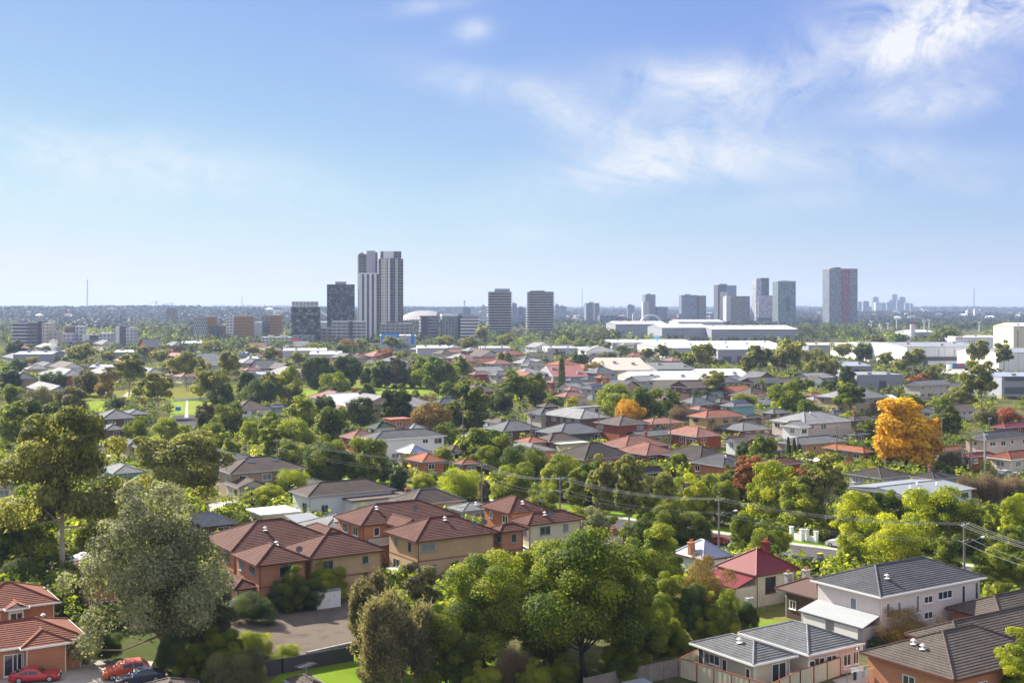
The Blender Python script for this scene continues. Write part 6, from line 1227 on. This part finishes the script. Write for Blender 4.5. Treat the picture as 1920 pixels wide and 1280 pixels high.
def car_meshes(kind, far):
    """body narrowing above the waist, glass band, arches; front at -x"""
    if (kind, far) in CARM: return CARM[(kind, far)]
    Lc, Wc = (4.6, 1.78) if kind == 'sedan' else (4.55, 1.85); pr = PROF[kind]; waist = .82 if kind == 'sedan' else 1.0; zb = .26
    body = MB(); gl = MB()
    def hw(z, t): return Wc/2*(1 if z <= waist else 1-.19*(z-waist)/.5)*(1-.10*max(0, abs(t-.5)*2-.75)*4*.5)
    ns = 40; ts = [i/ns for i in range(ns+1)]
    def zt(t):
        for (a, za), (b, zb_) in zip(pr, pr[1:]):
            if a <= t <= b: return za+(zb_-za)*(t-a)/(b-a) if b > a else zb_
    def ring(t):
        top = zt(t); x = (t-.5)*Lc; zs = [zb, .5, min(waist, top), top-.05 if top > waist else top*.99, top]
        ws = [hw(z, t) for z in zs]; ws[0] *= .93; ws[4] = ws[3]*.86
        R_ = [(x, -w, z) for w, z in zip(ws, zs)]; L_ = [(x, w, z) for w, z in zip(ws, zs)]
        return R_+L_[::-1]
    rings = [ring(t) for t in ts]
    for a, b in zip(rings, rings[1:]):
        n = len(a)
        for i in range(n): body.poly([a[i], a[(i+1) % n], b[(i+1) % n], b[i]])
    body.poly(rings[0]); body.poly(rings[-1][::-1])
    bm_ = body.mesh('body', CP['white'])
    # side glass and screens, 8 mm proud
    lo = [t for t in ts if zt(t) > waist+.12]
    t0, t1 = lo[0], lo[-1]; m0, m1 = t0+(t1-t0)*.16, t1-(t1-t0)*.16
    for s in (-1, 1):
        for q0, q1 in ((m0, (m0+m1)/2-.008), ((m0+m1)/2+.008, m1)):
            pts = [(q0, waist+.03), (q1, waist+.03), (q1, zt(q1)-.12), (q0, zt(q0)-.12)]
            P = [((t-.5)*Lc, s*(hw(z, t)+.008), z) for t, z in pts]; gl.poly(P if s < 0 else P[::-1])
    for q0, q1 in ((t0-.03, m0-.005), (m1+.005, t1+.03)):
        z0, z1 = zt(q0)+.012, zt(q1)+.012; w0, w1 = hw(z0, q0)*.82, hw(z1, q1)*.82
        gl.poly([((q0-.5)*Lc, -w0, z0), ((q0-.5)*Lc, w0, z0), ((q1-.5)*Lc, w1, z1), ((q1-.5)*Lc, -w1, z1)][::-1])
    gm = gl.mesh('window', CG)
    wh = MB(); wh.bar((0, -.1, 0), (0, .1, 0), .33, .33, 18); v0 = [(math.cos(i*math.pi/9)*.33, math.sin(i*math.pi/9)*.33) for i in range(18)]
    wh.poly([(a, -.1, b) for a, b in v0][::-1]); wh.poly([(a, .1, b) for a, b in v0]); wm = wh.mesh('wheel', TY)
    rm = MB(); v0 = [(math.cos(i*math.pi/7)*.2, math.sin(i*math.pi/7)*.2) for i in range(14)]; rm.poly([(a, -.104, b) for a, b in v0]); rm.poly([(a, .104, b) for a, b in v0][::-1]); rmm = rm.mesh('rim', RIM)
    hl = MB(); hl.box(-.03, .05, -.2, .2, -.07, .07); hm = hl.mesh('headlight', LT); tm = hl.mesh('tail_light', RL)
    CARM[(kind, far)] = (bm_, gm, wm, rmm, hm, tm, Lc, Wc, zt); return CARM[(kind, far)]
BODYM = {}
def car(label, px, py, yaw, kind, paint, far=False, group=None):
    p = G(px, py); bm_, gm, wm, rm, hm, tm, Lc, Wc, zt = car_meshes(kind, far)
    o = thing('parked_car', label, 'car', (p.x, p.y, .04), R(yaw), group)
    k = (kind, paint)
    if k not in BODYM: b2 = bm_.copy(); b2.materials.clear(); b2.materials.append(CP[paint]); b2.polygons.foreach_set('use_smooth', [True]*len(b2.polygons)); BODYM[k] = b2
    inst('body', BODYM[k], o); inst('window', gm, o)
    for x in (-.31, .29):
        for s in (-1, 1):
            w = inst('wheel', wm, o, (x*Lc, s*(Wc/2-.1), .33))
            if not far: inst('rim', rm, w)
    if not far:
        for s in (-1, 1): inst('headlight', hm, o, (-Lc/2+.03, s*Wc*.33, .62)); inst('tail_light', tm, o, (Lc/2-.06, s*Wc*.36, .78))
    return o
car('dark red sedan parked in front of the red-tiled brick house', 66, 1276, 192, 'sedan', 'red'); car('orange-red hatchback half under the silvery tree', 236, 1268, 25, 'suv', 'orange'); car('dark blue car behind the nearest grey-brown roof', 262, 1279, 28, 'sedan', 'navy')
car('white car parked on the driveway by the cream carport shed', 440, 957, 185, 'suv', 'white'); car('silver car under the yellow-green tree by the garage', 478, 945, 205, 'sedan', 'silver'); car('red car behind the white and blue roof', 1338, 1020, 8, 'sedan', 'red')
car('white hatchback on the street behind the red-roofed cottage', 1469, 1056, -50, 'suv', 'white'); car('black car on the street right of the white hatchback', 1512, 1066, -32, 'suv', 'black'); car('second black car beyond the first near the timber shack chimney', 1540, 1064, -32, 'suv', 'black'); car('white van half hidden behind the bright roadside tree', 1578, 1026, -40, 'suv', 'white'); car('silver sedan in front of the cream house at the right edge', 1890, 892, 190, 'sedan', 'silver'); car('dark car beside the slender cypress row', 1466, 856, 150, 'suv', 'navy'); car('white car behind the slender cypress row', 1512, 850, 150, 'suv', 'white'); car('blue car beside the small house with rusty tan roof', 900, 800, 120, 'sedan', 'blue')
for i, (px, py, pt, lb_) in enumerate([(1690, 741, 'white', 'white car at the left end of the far car row'), (1702, 742, 'red', 'red car in the far car row'), (1714, 741, 'white', 'white car right of the red one in the far car row'), (1748, 737, 'silver', 'silver car below the red autumn tree'), (1758, 734, 'white', 'white car in the middle of the far car row'), (1769, 745, 'white', 'white ute standing apart below the grey-blue office wall'), (1752, 728, 'blue', 'blue car behind the middle white one in the far row'), (1780, 726, 'white', 'white van at the right end of the far car row')]):
    car(lb_, px, py, 170+i*7, 'suv' if i % 2 else 'sedan', pt, True, 'cars in the far car park')
for i, (px, py, lb_) in enumerate([(88, 682, 'leftmost white car in the far left lot'), (100, 680, 'middle white car in the far left lot'), (112, 683, 'rightmost white car in the far left lot'), (1170, 668, 'white truck by the white sheds'), (1124, 668, 'white van parked beside the verandah villa')]): car(lb_, px, py, 180+i*20, 'suv', 'white', True)
# delivery truck at the dock
p = G(1802, 694); t = thing('truck', 'blue semi trailer with red marks at the shaded dock', 'truck', (p.x, p.y, 0), R(12)); mb = MB(); mb.box(-6, 6, -1.25, 1.25, 1.1, 4.0); mb.build('trailer', M('truck_blue', (.03, .16, .32), .5, .1), t)
mb = MB(); mb.box(-3.5, .5, -1.29, -1.25, 2.2, 3.6); mb.build('red_marking', MATS['red_sign'], t); mb = MB(); mb.box(-8.4, -6.2, -1.2, 1.2, .5, 3.2); mb.build('cab', MATS['trim_white'], t)
for x in (-7.3, 3.4, 4.6):
    mb = MB(); mb.bar((x, -1.2, .5), (x, 1.2, .5), .5, .5, 12); mb.build('wheel', TY, t)
def fence(label, pix, h, mat, name='fence', cap_=None, post=2.4, postmat=None, thick=.05, rib=0, world=False, cat='fence'):
    pts = [Vector(q) if world else G(*q) for q in pix]; c = pts[len(pts)//2]; o = thing(name, label, cat, (c.x, c.y, 0)); pn = MB(); ps = MB(); cp = MB(); posts = []
    for a, b in zip(pts, pts[1:]):
        a = a-c; b = b-c; d = (b-a); L_ = d.length; d = d.normalized(); n = Vector((-d.y, d.x, 0))*thick/2; m = max(1, int(L_/.32)) if rib else 1
        for i in range(m):
            s, e = a+d*L_*i/m, a+d*L_*(i+1)/m; k = n*(1 if i % 2 else .2) if rib else n
            pn.prism([(s.x-k.x, s.y-k.y), (e.x-k.x, e.y-k.y), (e.x+k.x, e.y+k.y), (s.x+k.x, s.y+k.y)], -.05, h)
        if cap_: k = n*1.8; cp.prism([(a.x-k.x, a.y-k.y), (b.x-k.x, b.y-k.y), (b.x+k.x, b.y+k.y), (a.x+k.x, a.y+k.y)], h+.003, h+.07)
        q = int(L_/post)+1
        for i in range(q+1): posts.append(a+d*L_*i/q)
    pn.build('panel', MATS[mat], o)
    if cap_: cp.build('capping', MATS[cap_], o)
    pm = None
    for i, x in enumerate(posts[:90]):
        if pm is None: mb = MB(); mb.box(-.06, .06, -.06, .06, -.1, h+.03); pm = mb.mesh('post', MATS[postmat or mat])
        inst('post', pm, o, x, math.atan2((b-a).y, (b-a).x))
    return o
fence('long white metal fence along the back of the dirt yard', [(372, 1162), (470, 1146), (667, 1118)], 1.8, 'white', rib=1); fence('white metal fence below the front middle townhouse', [(668, 1116), (792, 1092), (850, 1080), (1062, 1050)], 1.8, 'white', rib=1); fence('white metal fence left of the dirt yard behind the silvery tree', [(250, 1180), (372, 1163)], 1.8, 'white', rib=1)
fence('black fence between the dirt yard and the bright lawn', [(500, 1268), (529, 1262), (662, 1238)], 1.5, 'tw_dark', post=2.0); fence('low pale kerb wall along the dirt yard', [(575, 1226), (660, 1207)], .25, 'concrete', 'kerb_wall', thick=.2, cat='wall')
fence('cream metal fence with red capping at the granny flat', [(1276, 1268), (1440, 1320)], 1.8, 'cream', cap_='br_red', postmat='br_red', rib=1); fence('cream metal fence running right of the granny flat', [(1440, 1320), (1500, 1290), (1575, 1265)], 1.7, 'cream', cap_='br_red', postmat='br_red', rib=1); fence('short cream fence at the back corner of the granny flat', [(1276, 1268), (1318, 1246)], 1.8, 'cream', cap_='br_red', rib=1)
fence('grey timber paling fence at the bottom centre', [(1095, 1305), (1180, 1285), (1276, 1266)], 1.7, 'timber_grey', rib=1); fence('dark timber fence beside the red sedan', [(70, 1262), (165, 1245)], 1.3, 'timber_dk', rib=1); fence('brown timber fence behind the tall left gum', [(95, 1086), (210, 1080)], 1.7, 'timber_dk', rib=1); fence('grey timber fence right of the dark navy end wall', [(1222, 890), (1310, 884)], 1.8, 'timber_grey', rib=1); fence('orange brick fence behind the left power cables', [(755, 893), (800, 884)], 1.2, 'br_orange', 'brick_fence')
fence('park rail fence of white posts', [(325, 752), (420, 748)], .9, 'white', 'rail_fence', post=6)
# white gate pillars on the street
for (a, b, lb_) in (((1484, 1009), (1503, 1014), 'left white rendered front fence with two pillars'), ((1513, 1014), (1530, 1018), 'right white rendered front fence with two pillars')):
    p, q = G(*a), G(*b); c = (p+q)/2; ya = math.atan2(q.y-p.y, q.x-p.x); hl = (q-p).length/2; o = thing('front_fence', lb_, 'fence', (c.x, c.y, 0), ya); mb = MB(); mb.box(-hl+.25, hl-.25, -.1, .1, -.1, 1.0); mb.build('panel', MATS['white'], o)
    for s in (-1, 1): mb = MB(); mb.box(s*hl-.25, s*hl+.25, -.25, .25, -.1, 1.75); mb.box(s*hl-.3, s*hl+.3, -.3, .3, 1.75, 1.88); mb.build('pillar', MATS['white'], o)
def bin_(label, px, py, lid):
    p = G(px, py); o = thing('wheelie_bin', label, 'bin', (p.x, p.y, 0), .3); mb = MB(); n0, n1 = .24, .3
    mb.poly([(-n0, -n0, .1), (n0, -n0, .1), (n1, -n1, .95), (-n1, -n1, .95)]); mb.poly([(n0, -n0, .1), (n0, n0, .1), (n1, n1, .95), (n1, -n1, .95)]); mb.poly([(n0, n0, .1), (-n0, n0, .1), (-n1, n1, .95), (n1, n1, .95)]); mb.poly([(-n0, n0, .1), (-n0, -n0, .1), (-n1, -n1, .95), (-n1, n1, .95)]); mb.build('bin_body', MATS['tile_green'], o)
    mb = MB(); mb.box(-.33, .33, -.36, .33, .953, 1.03); mb.build('lid', M('lid_'+lid, {'yellow': (.7, .5, .02), 'red': (.55, .03, .02), 'green': (.02, .3, .12)}[lid], .5, .05), o)
    for s in (-1, 1): mb = MB(); mb.bar((s*.26, .28, .1), (s*.32, .28, .1), .1, .1, 10); mb.build('wheel', TY, o)
bin_('green-lidded bin behind the left white front fence', 1489, 1008, 'green'); bin_('yellow-lidded bin behind the left white front fence', 1499, 1009, 'yellow'); bin_('yellow-lidded bin beside the black cars', 1538, 1050, 'yellow'); bin_('red-lidded bin right of the tall power pole', 1832, 1062, 'red'); bin_('yellow-lidded bin right of the tall power pole', 1837, 1060, 'yellow'); bin_('yellow-lidded bin under the shade right of the golden tree', 1722, 880, 'yellow'); bin_('green-lidded bin under the shade right of the golden tree', 1729, 880, 'green')
# garden shed, umbrella, clothes line, awnings
f, A, B, u, v = rect_from(588, 594, 1143, 639, 0, R(33), b=2.2); o = thing('garden_shed', 'white metal garden shed on the dirt yard under the bright green tree', 'shed', (*(f+u*A/2+v*B/2)[:2], 0), R(33)); LAND.append((613, 1125, 'the white garden shed'))
mb = MB(); mb.box(-A/2, A/2, -B/2, B/2, -.05, 2.0); mb.build('wall', MATS['metal_white'], o); mb = MB(); mb.box(-A/2-.08, A/2+.08, -B/2-.08, B/2+.08, 2.003, 2.1); mb.build('roof', MATS['metal_dull'], o)
for s in (-.45, .45): mb = MB(); mb.box(s-.42, s+.42, -B/2-.03, -B/2, .05, 1.9); d_ = mb.build('door', MATS['white'], o); mb = MB(); mb.box(s*.3-.03, s*.3+.03, -B/2-.07, -B/2-.03, .9, 1.1); mb.build('handle', MATS['steel'], d_)
p = G(156, 1075); o = thing('patio_umbrella', 'white square patio umbrella beside the tall gum trunk', 'umbrella', (p.x, p.y, 0), .4); mb = MB(); mb.bar((0, 0, 0), (0, 0, 2.7), .03, .03, 8); mb.build('pole', MATS['steel'], o); mb = MB(); c_ = [(-1.9, -1.9, 2.1), (1.9, -1.9, 2.1), (1.9, 1.9, 2.1), (-1.9, 1.9, 2.1)]; t_ = [(-.35, -.35, 2.72), (.35, -.35, 2.72), (.35, .35, 2.72), (-.35, .35, 2.72)]
for i in range(4): j = (i+1) % 4; mb.poly([c_[i], c_[j], t_[j], t_[i]]); mb.poly([(c_[i][0], c_[i][1], 1.95), (c_[j][0], c_[j][1], 1.95), c_[j], c_[i]])
cn = mb.build('canopy', MATS['white'], o); mb = MB(); q_ = [(-.5, -.5, 2.74), (.5, -.5, 2.74), (.5, .5, 2.74), (-.5, .5, 2.74)]
for i in range(4): mb.poly([q_[i], q_[(i+1) % 4], (0, 0, 3.0)])
mb.build('vent_cap', MATS['white'], cn)
p = G(1612, 1290); o = thing('clothes_line', 'folding clothes line beside the cream fence', 'clothes line', (p.x, p.y, 0), .5); mb = MB()
for x in (-1.6, 1.6): mb.bar((x, 0, 0), (x, 0, 1.9), .04, .04, 6)
mb.bar((-1.6, 0, 1.9), (1.6, 0, 1.9), .03, .03, 6); mb.build('frame', MATS['steel'], o); mb = MB()
for y in (-.5, 0, .5): mb.bar((-1.6, y, 1.88), (1.6, y, 1.88), .012, .012, 4)
mb.build('line', MATS['trim_white'], o)
CLO = M('cloth_pale', (.55, .62, .68), .95, .1); CLW = M('cloth_white', (.75, .74, .72), .95, .05); CLD = M('cloth_dark', (.05, .06, .09), .95, .1)
for i, (x, y, w, h, m_, lb_) in enumerate(((-1.1, -.5, .4, .8, CLD, 'small dark garment hanging on the clothes line'), (-.5, -.5, .6, .95, CLO, 'pale blue shirt hanging on the clothes line'), (.4, -.5, .5, .7, CLW, 'white garment hanging on the clothes line'), (.2, .5, 1.6, .5, CLW, 'white sheet draped over the back of the clothes line'))):
    mb = MB(); z1 = 1.88; nseg = 8
    for j in range(nseg):
        a, b = -w/2+w*j/nseg, -w/2+w*(j+1)/nseg; ya_, yb_ = .05*math.sin(j*1.7), .05*math.sin((j+1)*1.7); mb.poly([(a, ya_, z1-h), (b, yb_, z1-h), (b, 0, z1), (a, 0, z1)]); mb.poly([(b, yb_+.012, z1-h), (a, ya_+.012, z1-h), (a, .012, z1), (b, .012, z1)])
    g_ = mb.build('laundry', m_); cy, sy = math.cos(.5), math.sin(.5); g_.location = (p.x+x*cy-y*sy, p.y+x*sy+y*cy, 0); g_.rotation_euler = (0, 0, .5); tag(g_, lb_, 'laundry')
def awning(label, xL, xF, yF, xR, h, mat, nposts=2, yaw=33, a=None, b=None, rise=.25, name='awning'):
    f, A, B, u, v = rect_from(xL, xF, yF, xR, h, R(yaw), a, b); c = f+u*A/2+v*B/2; o = thing(name, label, 'awning', (c.x, c.y, 0), R(yaw)); mb = MB(); z0, z1 = h, h+rise
    P = [(-A/2, -B/2, z0), (A/2, -B/2, z0), (A/2, B/2, z1), (-A/2, B/2, z1)]; mb.poly(P); mb.poly([(x, y, z-.08) for x, y, z in P][::-1])
    for i in range(4): p_, q_ = P[i], P[(i+1) % 4]; mb.poly([(p_[0], p_[1], p_[2]-.08), (q_[0], q_[1], q_[2]-.08), q_, p_])
    mb.build('roof_sheet', MATS[mat], o)
    for i in range(nposts):
        for y, z in ((-B/2+.1, z0), (B/2-.1, z1)): mb = MB(); x = -A/2+.1+(A-.2)*i/max(1, nposts-1); mb.box(x-.05, x+.05, y-.05, y+.05, -.05, z-.085); mb.build('post', MATS['trim_white'], o)
for (args, lb_) in (((925, 940, 1036, 985, 2.4, 'metal_white'), 'left white patio awning behind the front middle townhouse'), ((975, 990, 1027, 1022, 2.4, 'metal_white'), 'middle white patio awning behind the front middle townhouse'), ((1015, 1030, 1020, 1062, 2.4, 'metal_white'), 'right white patio awning below the cream-walled townhouse'), ((1262, 1300, 824, 1322, 2.6, 'metal_white'), 'white patio awning in front of the salmon tiled house')):
    awning(lb_, *args, b=3.0)
awning('flat white carport roof right of the golden tree trunk', 1722, 1742, 857, 1764, 2.6, 'metal_white', b=5); awning('white porch roof on the bright orange roofed bungalow', 1512, 1540, 866, 1560, 2.7, 'metal_white', b=6, name='porch'); awning('low blue pergola roof at the bottom centre', 1180, 1205, 1300, 1245, 2.3, 'metal_grey', b=3, name='pergola')
awning('small white awning in front of the rusty shack', 1484, 1502, 1128, 1512, 2.2, 'metal_white', b=1.5, a=2.0); awning('blue-grey lean-to roof beside the weathered dark-tiled cottage', 700, 722, 955, 765, 2.7, 'metal_grey', b=5, name='pergola')
for (px, py, w, d_, lb_) in ((790, 1080, 2.4, 1.6, 'white outdoor equipment box beside the white fence'), (752, 1078, 3, 2, 'white covered spa beside the tan townhouse')):
    p = G(px, py); o = thing('garden_box', lb_, 'box', (p.x, p.y, 0), R(33)); mb = MB(); mb.box(-w/2, w/2, -d_/2, d_/2, -.05, .85); mb.build('tub', MATS['white'], o); mb = MB(); mb.box(-w/2-.06, w/2+.06, -d_/2-.06, d_/2+.06, .853, 1.0); mb.build('lid', MATS['trim_white'], o)
p = G(1404, 1150); o = thing('water_heater', 'grey water heater against the cream weatherboard cottage', 'heater', (p.x, p.y, 0), R(33)); mb = MB(); mb.box(-.5, .5, -.35, .35, -.05, 1.9); mb.build('cabinet', MATS['greyw'], o); mb = MB(); mb.bar((0, 0, 1.9), (0, 0, 2.4), .07, .07, 8); mb.build('flue', MATS['steel'], o)
p = G(1432, 1146); o = thing('ladder', 'aluminium ladder leaning on the cream weatherboard cottage', 'ladder', (p.x, p.y, 0), R(33)); mb = MB()
for s in (-.25, .25): mb.bar((s, 0, 0), (s, .7, 2.3), .035, .035, 5)
for i in range(8): mb.bar((-.25, .7*i/8+.05, 2.3*i/8+.15), (.25, .7*i/8+.05, 2.3*i/8+.15), .02, .02, 5)
mb.build('frame', MATS['steel'], o)
p = G(355, 776); o = thing('park_sign', 'small blue park sign beside the path', 'sign', (D(334, 772, p.y).x, p.y, 0)); mb = MB(); mb.bar((0, 0, 0), (0, 0, 2.2), .06, .06, 6); mb.build('post', MATS['steel'], o); mb = MB(); mb.box(-.9, .9, -.05, .05, 1.1, 2.4); mb.build('board', MATS['blue_sign'], o)
# white steam plume: a loose puff above the left shed
m, nt, out = nodes('steam'); p_ = nt.nodes.new('ShaderNodeVolumePrincipled'); p_.inputs['Density'].default_value = .22; p_.inputs['Color'].default_value = (1, 1, 1, 1); nt.links.new(p_.outputs[0], out.inputs['Volume'])
p = G(100, 672); mb = MB()
for (x, z, r_) in ((0, 3.5, .9), (.3, 6, 1.5), (-.6, 8.5, 2.2), (.8, 10, 2.2), (-1.6, 11.3, 1.6), (2.0, 11.8, 1.4), (-.3, 12.3, 1.6)): mb.sphere((x, 0, z), r_, r_, r_, 10, 6)
o = mb.build('steam', m); o.location = (p.x, p.y, 0); tag(o, 'small white steam plume above the far left shed', 'steam', kind='stuff')
# ---- power poles and cables
POLES = []
def pole(label, px, yt, h, arms=2, lamp=False, mat='pole_wood', name='power_pole', base=None):
    d = F*(CH-h)/(yt-HZ) if base is None else F*CH/(base-HZ)
    if base is not None: h = CH-(yt-HZ)*d/F
    x = (px-960)*d/F; o = thing(name, label, 'pole', (x, d, 0), R(47)); mb = MB(); mb.bar((0, 0, -.2), (0, 0, h), .17, .11, 10); mb.build('shaft', MATS[mat], o)
    z = []
    for i in range(arms):
        zz = h-.35-i*1.9; L_ = 1.15 if i == 0 else .8; mb = MB(); mb.box(-L_, L_, -.2, -.1, zz-.06, zz+.06)
        arm = mb.build('crossarm', MATS[mat], o); z.append((zz, L_))
        for q in ((-1, -.4, .4, 1) if i == 0 else (-1, 1)): mb = MB(); mb.bar((q*L_*.9, -.15, zz+.06), (q*L_*.9, -.15, zz+.2), .045, .035, 6); mb.build('insulator', MATS['trim_white'], arm)
    if lamp: mb = MB(); mb.bar((0, 0, h-2.6), (1.6, -1.4, h-1.9), .035, .03, 6); a_ = mb.build('lamp_arm', MATS['steel'], o); mb = MB(); mb.box(1.5, 2.1, -1.65, -1.35, h-1.95, h-1.8); mb.build('lamp_head', MATS['trim_white'], a_)
    POLES.append((Vector((x, d, 0)), h, z)); return o
pole('power pole rising behind the cream-walled townhouse', 1050, 893, 9.6); pole('power pole with street lamp above the red car', 1348, 932, 9.8, lamp=True); pole('tall power pole with street lamp above the charcoal roof', 1808, 978, 10.2, 2, True); pole('power pole among the trees right of the orange tiled house', 903, 868, 9.6); pole('power pole beside the hidden street on the left', 520, 822, 9.5)
pole('power pole off the right edge', 2150, 1060, 10)
def wire(a, b, sag, label, grp, r=.016):
    a, b = Vector(a), Vector(b); c = (a+b)/2; mb = MB(); n = 14; pts = [a.lerp(b, i/n)-Vector((0, 0, sag*4*(i/n)*(1-i/n))) for i in range(n+1)]
    for p_, q_ in zip(pts, pts[1:]): mb.bar(p_-c, q_-c, r, r, 4, False)
    o = mb.build('power_cable', M('cable', (.42, .41, .40), .5, .05), None); o.location = c; return tag(o, label, 'cable', grp)
def span(i, j, words):
    (p, h, z), (q, h2, z2) = POLES[i], POLES[j]; dr = (q-p).normalized(); n = Vector((-dr.y, dr.x, 0)); k = 0
    for lv, offs in ((0, (-1, -.4, .4, 1)), (1, (-1, 1))):
        for o_ in offs: wire(p+n*o_*1.0+Vector((0, 0, z[lv][0]+.15)), q+n*o_*1.0+Vector((0, 0, z2[lv][0]+.15)), .9+.1*lv, ('upper' if lv == 0 else 'lower')+' power cables '+words, ('upper' if lv == 0 else 'lower')+' cables '+words)
span(4, 3, 'sagging over the orange tiled house'); span(3, 0, 'above the bright yellow-green tree in the centre'); span(0, 1, 'crossing the two narrow gum trees'); span(1, 2, 'from the lamp pole to the tall pole at right'); span(2, 5, 'leaving through the right edge')
for a in ((1123, 774, 8.5, 'wooden pole in front of the red brick two-storey house'), (996, 772, 8.5, 'wooden pole in front of the pale columned house'), (1257, 785, 8.5, 'wooden pole left of the salmon tiled house'), (1440, 786, 8.5, 'wooden pole left of the pale grey two-storey house'), (1569, 796, 9, 'wooden pole left of the bright orange roof'), (868, 768, 8.5, 'wooden pole behind the dark hedge tree'), (972, 766, 8.5, 'wooden pole behind the slate grey roof'), (1766, 782, 8, 'thin pole standing in the rust orange roof'), (1855, 782, 8, 'thin pole left of the crimson tiled house')): pole(a[3], a[0], a[1], a[2], 1)
pole('pale green concrete pole left of the cream house', 1846, 812, 9.5, 1, mat='metal_green')

def span1(i, j, words):
    (p, h, z), (q, h2, z2) = POLES[i], POLES[j]; dr = (q-p).normalized(); n = Vector((-dr.y, dr.x, 0))
    for o_ in (-.9, .9): wire(p+n*o_+Vector((0, 0, z[0][0]+.15)), q+n*o_+Vector((0, 0, z2[0][0]+.15)), .8, 'cables '+words, 'cables '+words)
span1(11, 12, 'across the small house with rusty tan roof'); span1(12, 7, 'in front of the navy-roofed house'); span1(7, 6, 'across the pale columned house'); span1(6, 8, 'over the low salmon roofed strip'); span1(8, 9, 'over the white gabled red brick house'); span1(9, 10, 'in front of the pale grey two-storey house'); span1(10, 15, 'over the golden orange tree')
p = G(855, 725); o = thing('street_lamp', 'tall thin light pole standing in the park edge', 'street lamp', (p.x, p.y, 0)); mb = MB(); h_ = CH-(690-HZ)*p.y/F; mb.bar((0, 0, 0), (0, 0, h_), .16, .1, 6); mb.build('pole', MATS['steel'], o); mb = MB(); mb.box(-.9, .9, -.2, .2, h_, h_+.3); mb.build('lamp_head', MATS['steel'], o)

# ------------------------------------------------------------------ words for the trees that have none yet
def relation(px, py, lx, ly):
    dx, dy = px-lx, py-ly
    if abs(dx) > 1.3*abs(dy): return 'right of' if dx > 0 else 'left of'
    return 'in front of' if dy > 0 else 'behind'
LM_OK = [(a, b, c) for a, b, c in LAND if -20 < a < 1940 and len(c.split()) <= 8]
taken = {}
todo = [t for t in TREES if t[7] is None]+AUTOH
used_labels = set(o.get('label') for o in ALL if o.get('label'))
def cand(t):
    o, px, pm, yt, yb, w, words, _, h, cat = t
    near = sorted(LM_OK, key=lambda l: (l[0]-px)**2+((l[1]-yb)*1.6)**2)[:7]
    sz = 'another ' if cat == 'house' else 'tall ' if h > 13 and not words.startswith('tall') else 'small ' if h < 5.5 else ''
    for a, b, c in near: yield f'{words} {relation(px, yb, a, b)} {c}'
    for a, b, c in near: yield f'{sz or "medium "}{words} {relation(px, yb, a, b)} {c}'
    for a, b, c in near[:3]:
        for a2, b2, c2 in near[1:5]:
            if c != c2: yield f'{words} {relation(px, yb, a, b)} {c}, {relation(px, yb, a2, b2)} {c2}'
import collections
pool = collections.defaultdict(list)
for t in todo:
    cs = [c for c in cand(t) if len(c.split()) <= 16]
    pool[id(t)] = cs
count = collections.Counter(c for t in todo for c in set(pool[id(t)]))
for t in todo:
    pick = next((c for c in pool[id(t)] if count[c] == 1 and c not in used_labels), None) or next((c for c in pool[id(t)] if c not in used_labels), pool[id(t)][0])
    used_labels.add(pick); t[0]['label'] = pick
dup = [k for k, n_ in collections.Counter(o['label'] for o in ALL if o.get('label') and not o.get('group')).items() if n_ > 1]
if dup: print('DUPLICATE LABELS', dup)
bad = [o['label'] for o in ALL if o.get('label') and not 4 <= len(o['label'].split()) <= 16]
if bad: print('LABEL LENGTH', bad)
for o in ALL:
    if o.get('group') is None and o.name.split('.')[0] in ('tree', 'gum_tree') and o.get('label'): pass
GN = {'tree': 'trees of the suburb', 'gum_tree': 'gum trees of the suburb', 'shrub': 'garden shrubs', 'house': 'suburban houses', 'warehouse': 'warehouses of the industrial estate', 'apartment_tower': 'apartment towers', 'tower_block': 'hazy far towers', 'power_pole': 'power poles', 'fence': 'garden fences', 'parked_car': 'parked cars', 'awning': 'patio awnings', 'wheelie_bin': 'wheelie bins', 'radio_mast': 'radio masts', 'light_mast': 'light masts', 'tower_crane': 'tower cranes', 'cypress_tree': 'slender cypress row', 'palm_tree': 'palms', 'sheoak_tree': 'she-oaks', 'apartment_block': 'apartment blocks', 'laundry': 'washing on the line', 'pylon': 'slanted pylons', 'conifer': 'clipped conifers', 'shed': 'garden sheds', 'office_block': 'office blocks', 'front_fence': 'white front fences', 'pergola': 'pergolas', 'garden_box': 'outdoor boxes'}
for o in ALL:
    b = o.name.split('.')[0]
    if o.get('group') is None and o.get('kind') is None and b in GN: o['group'] = GN[b]
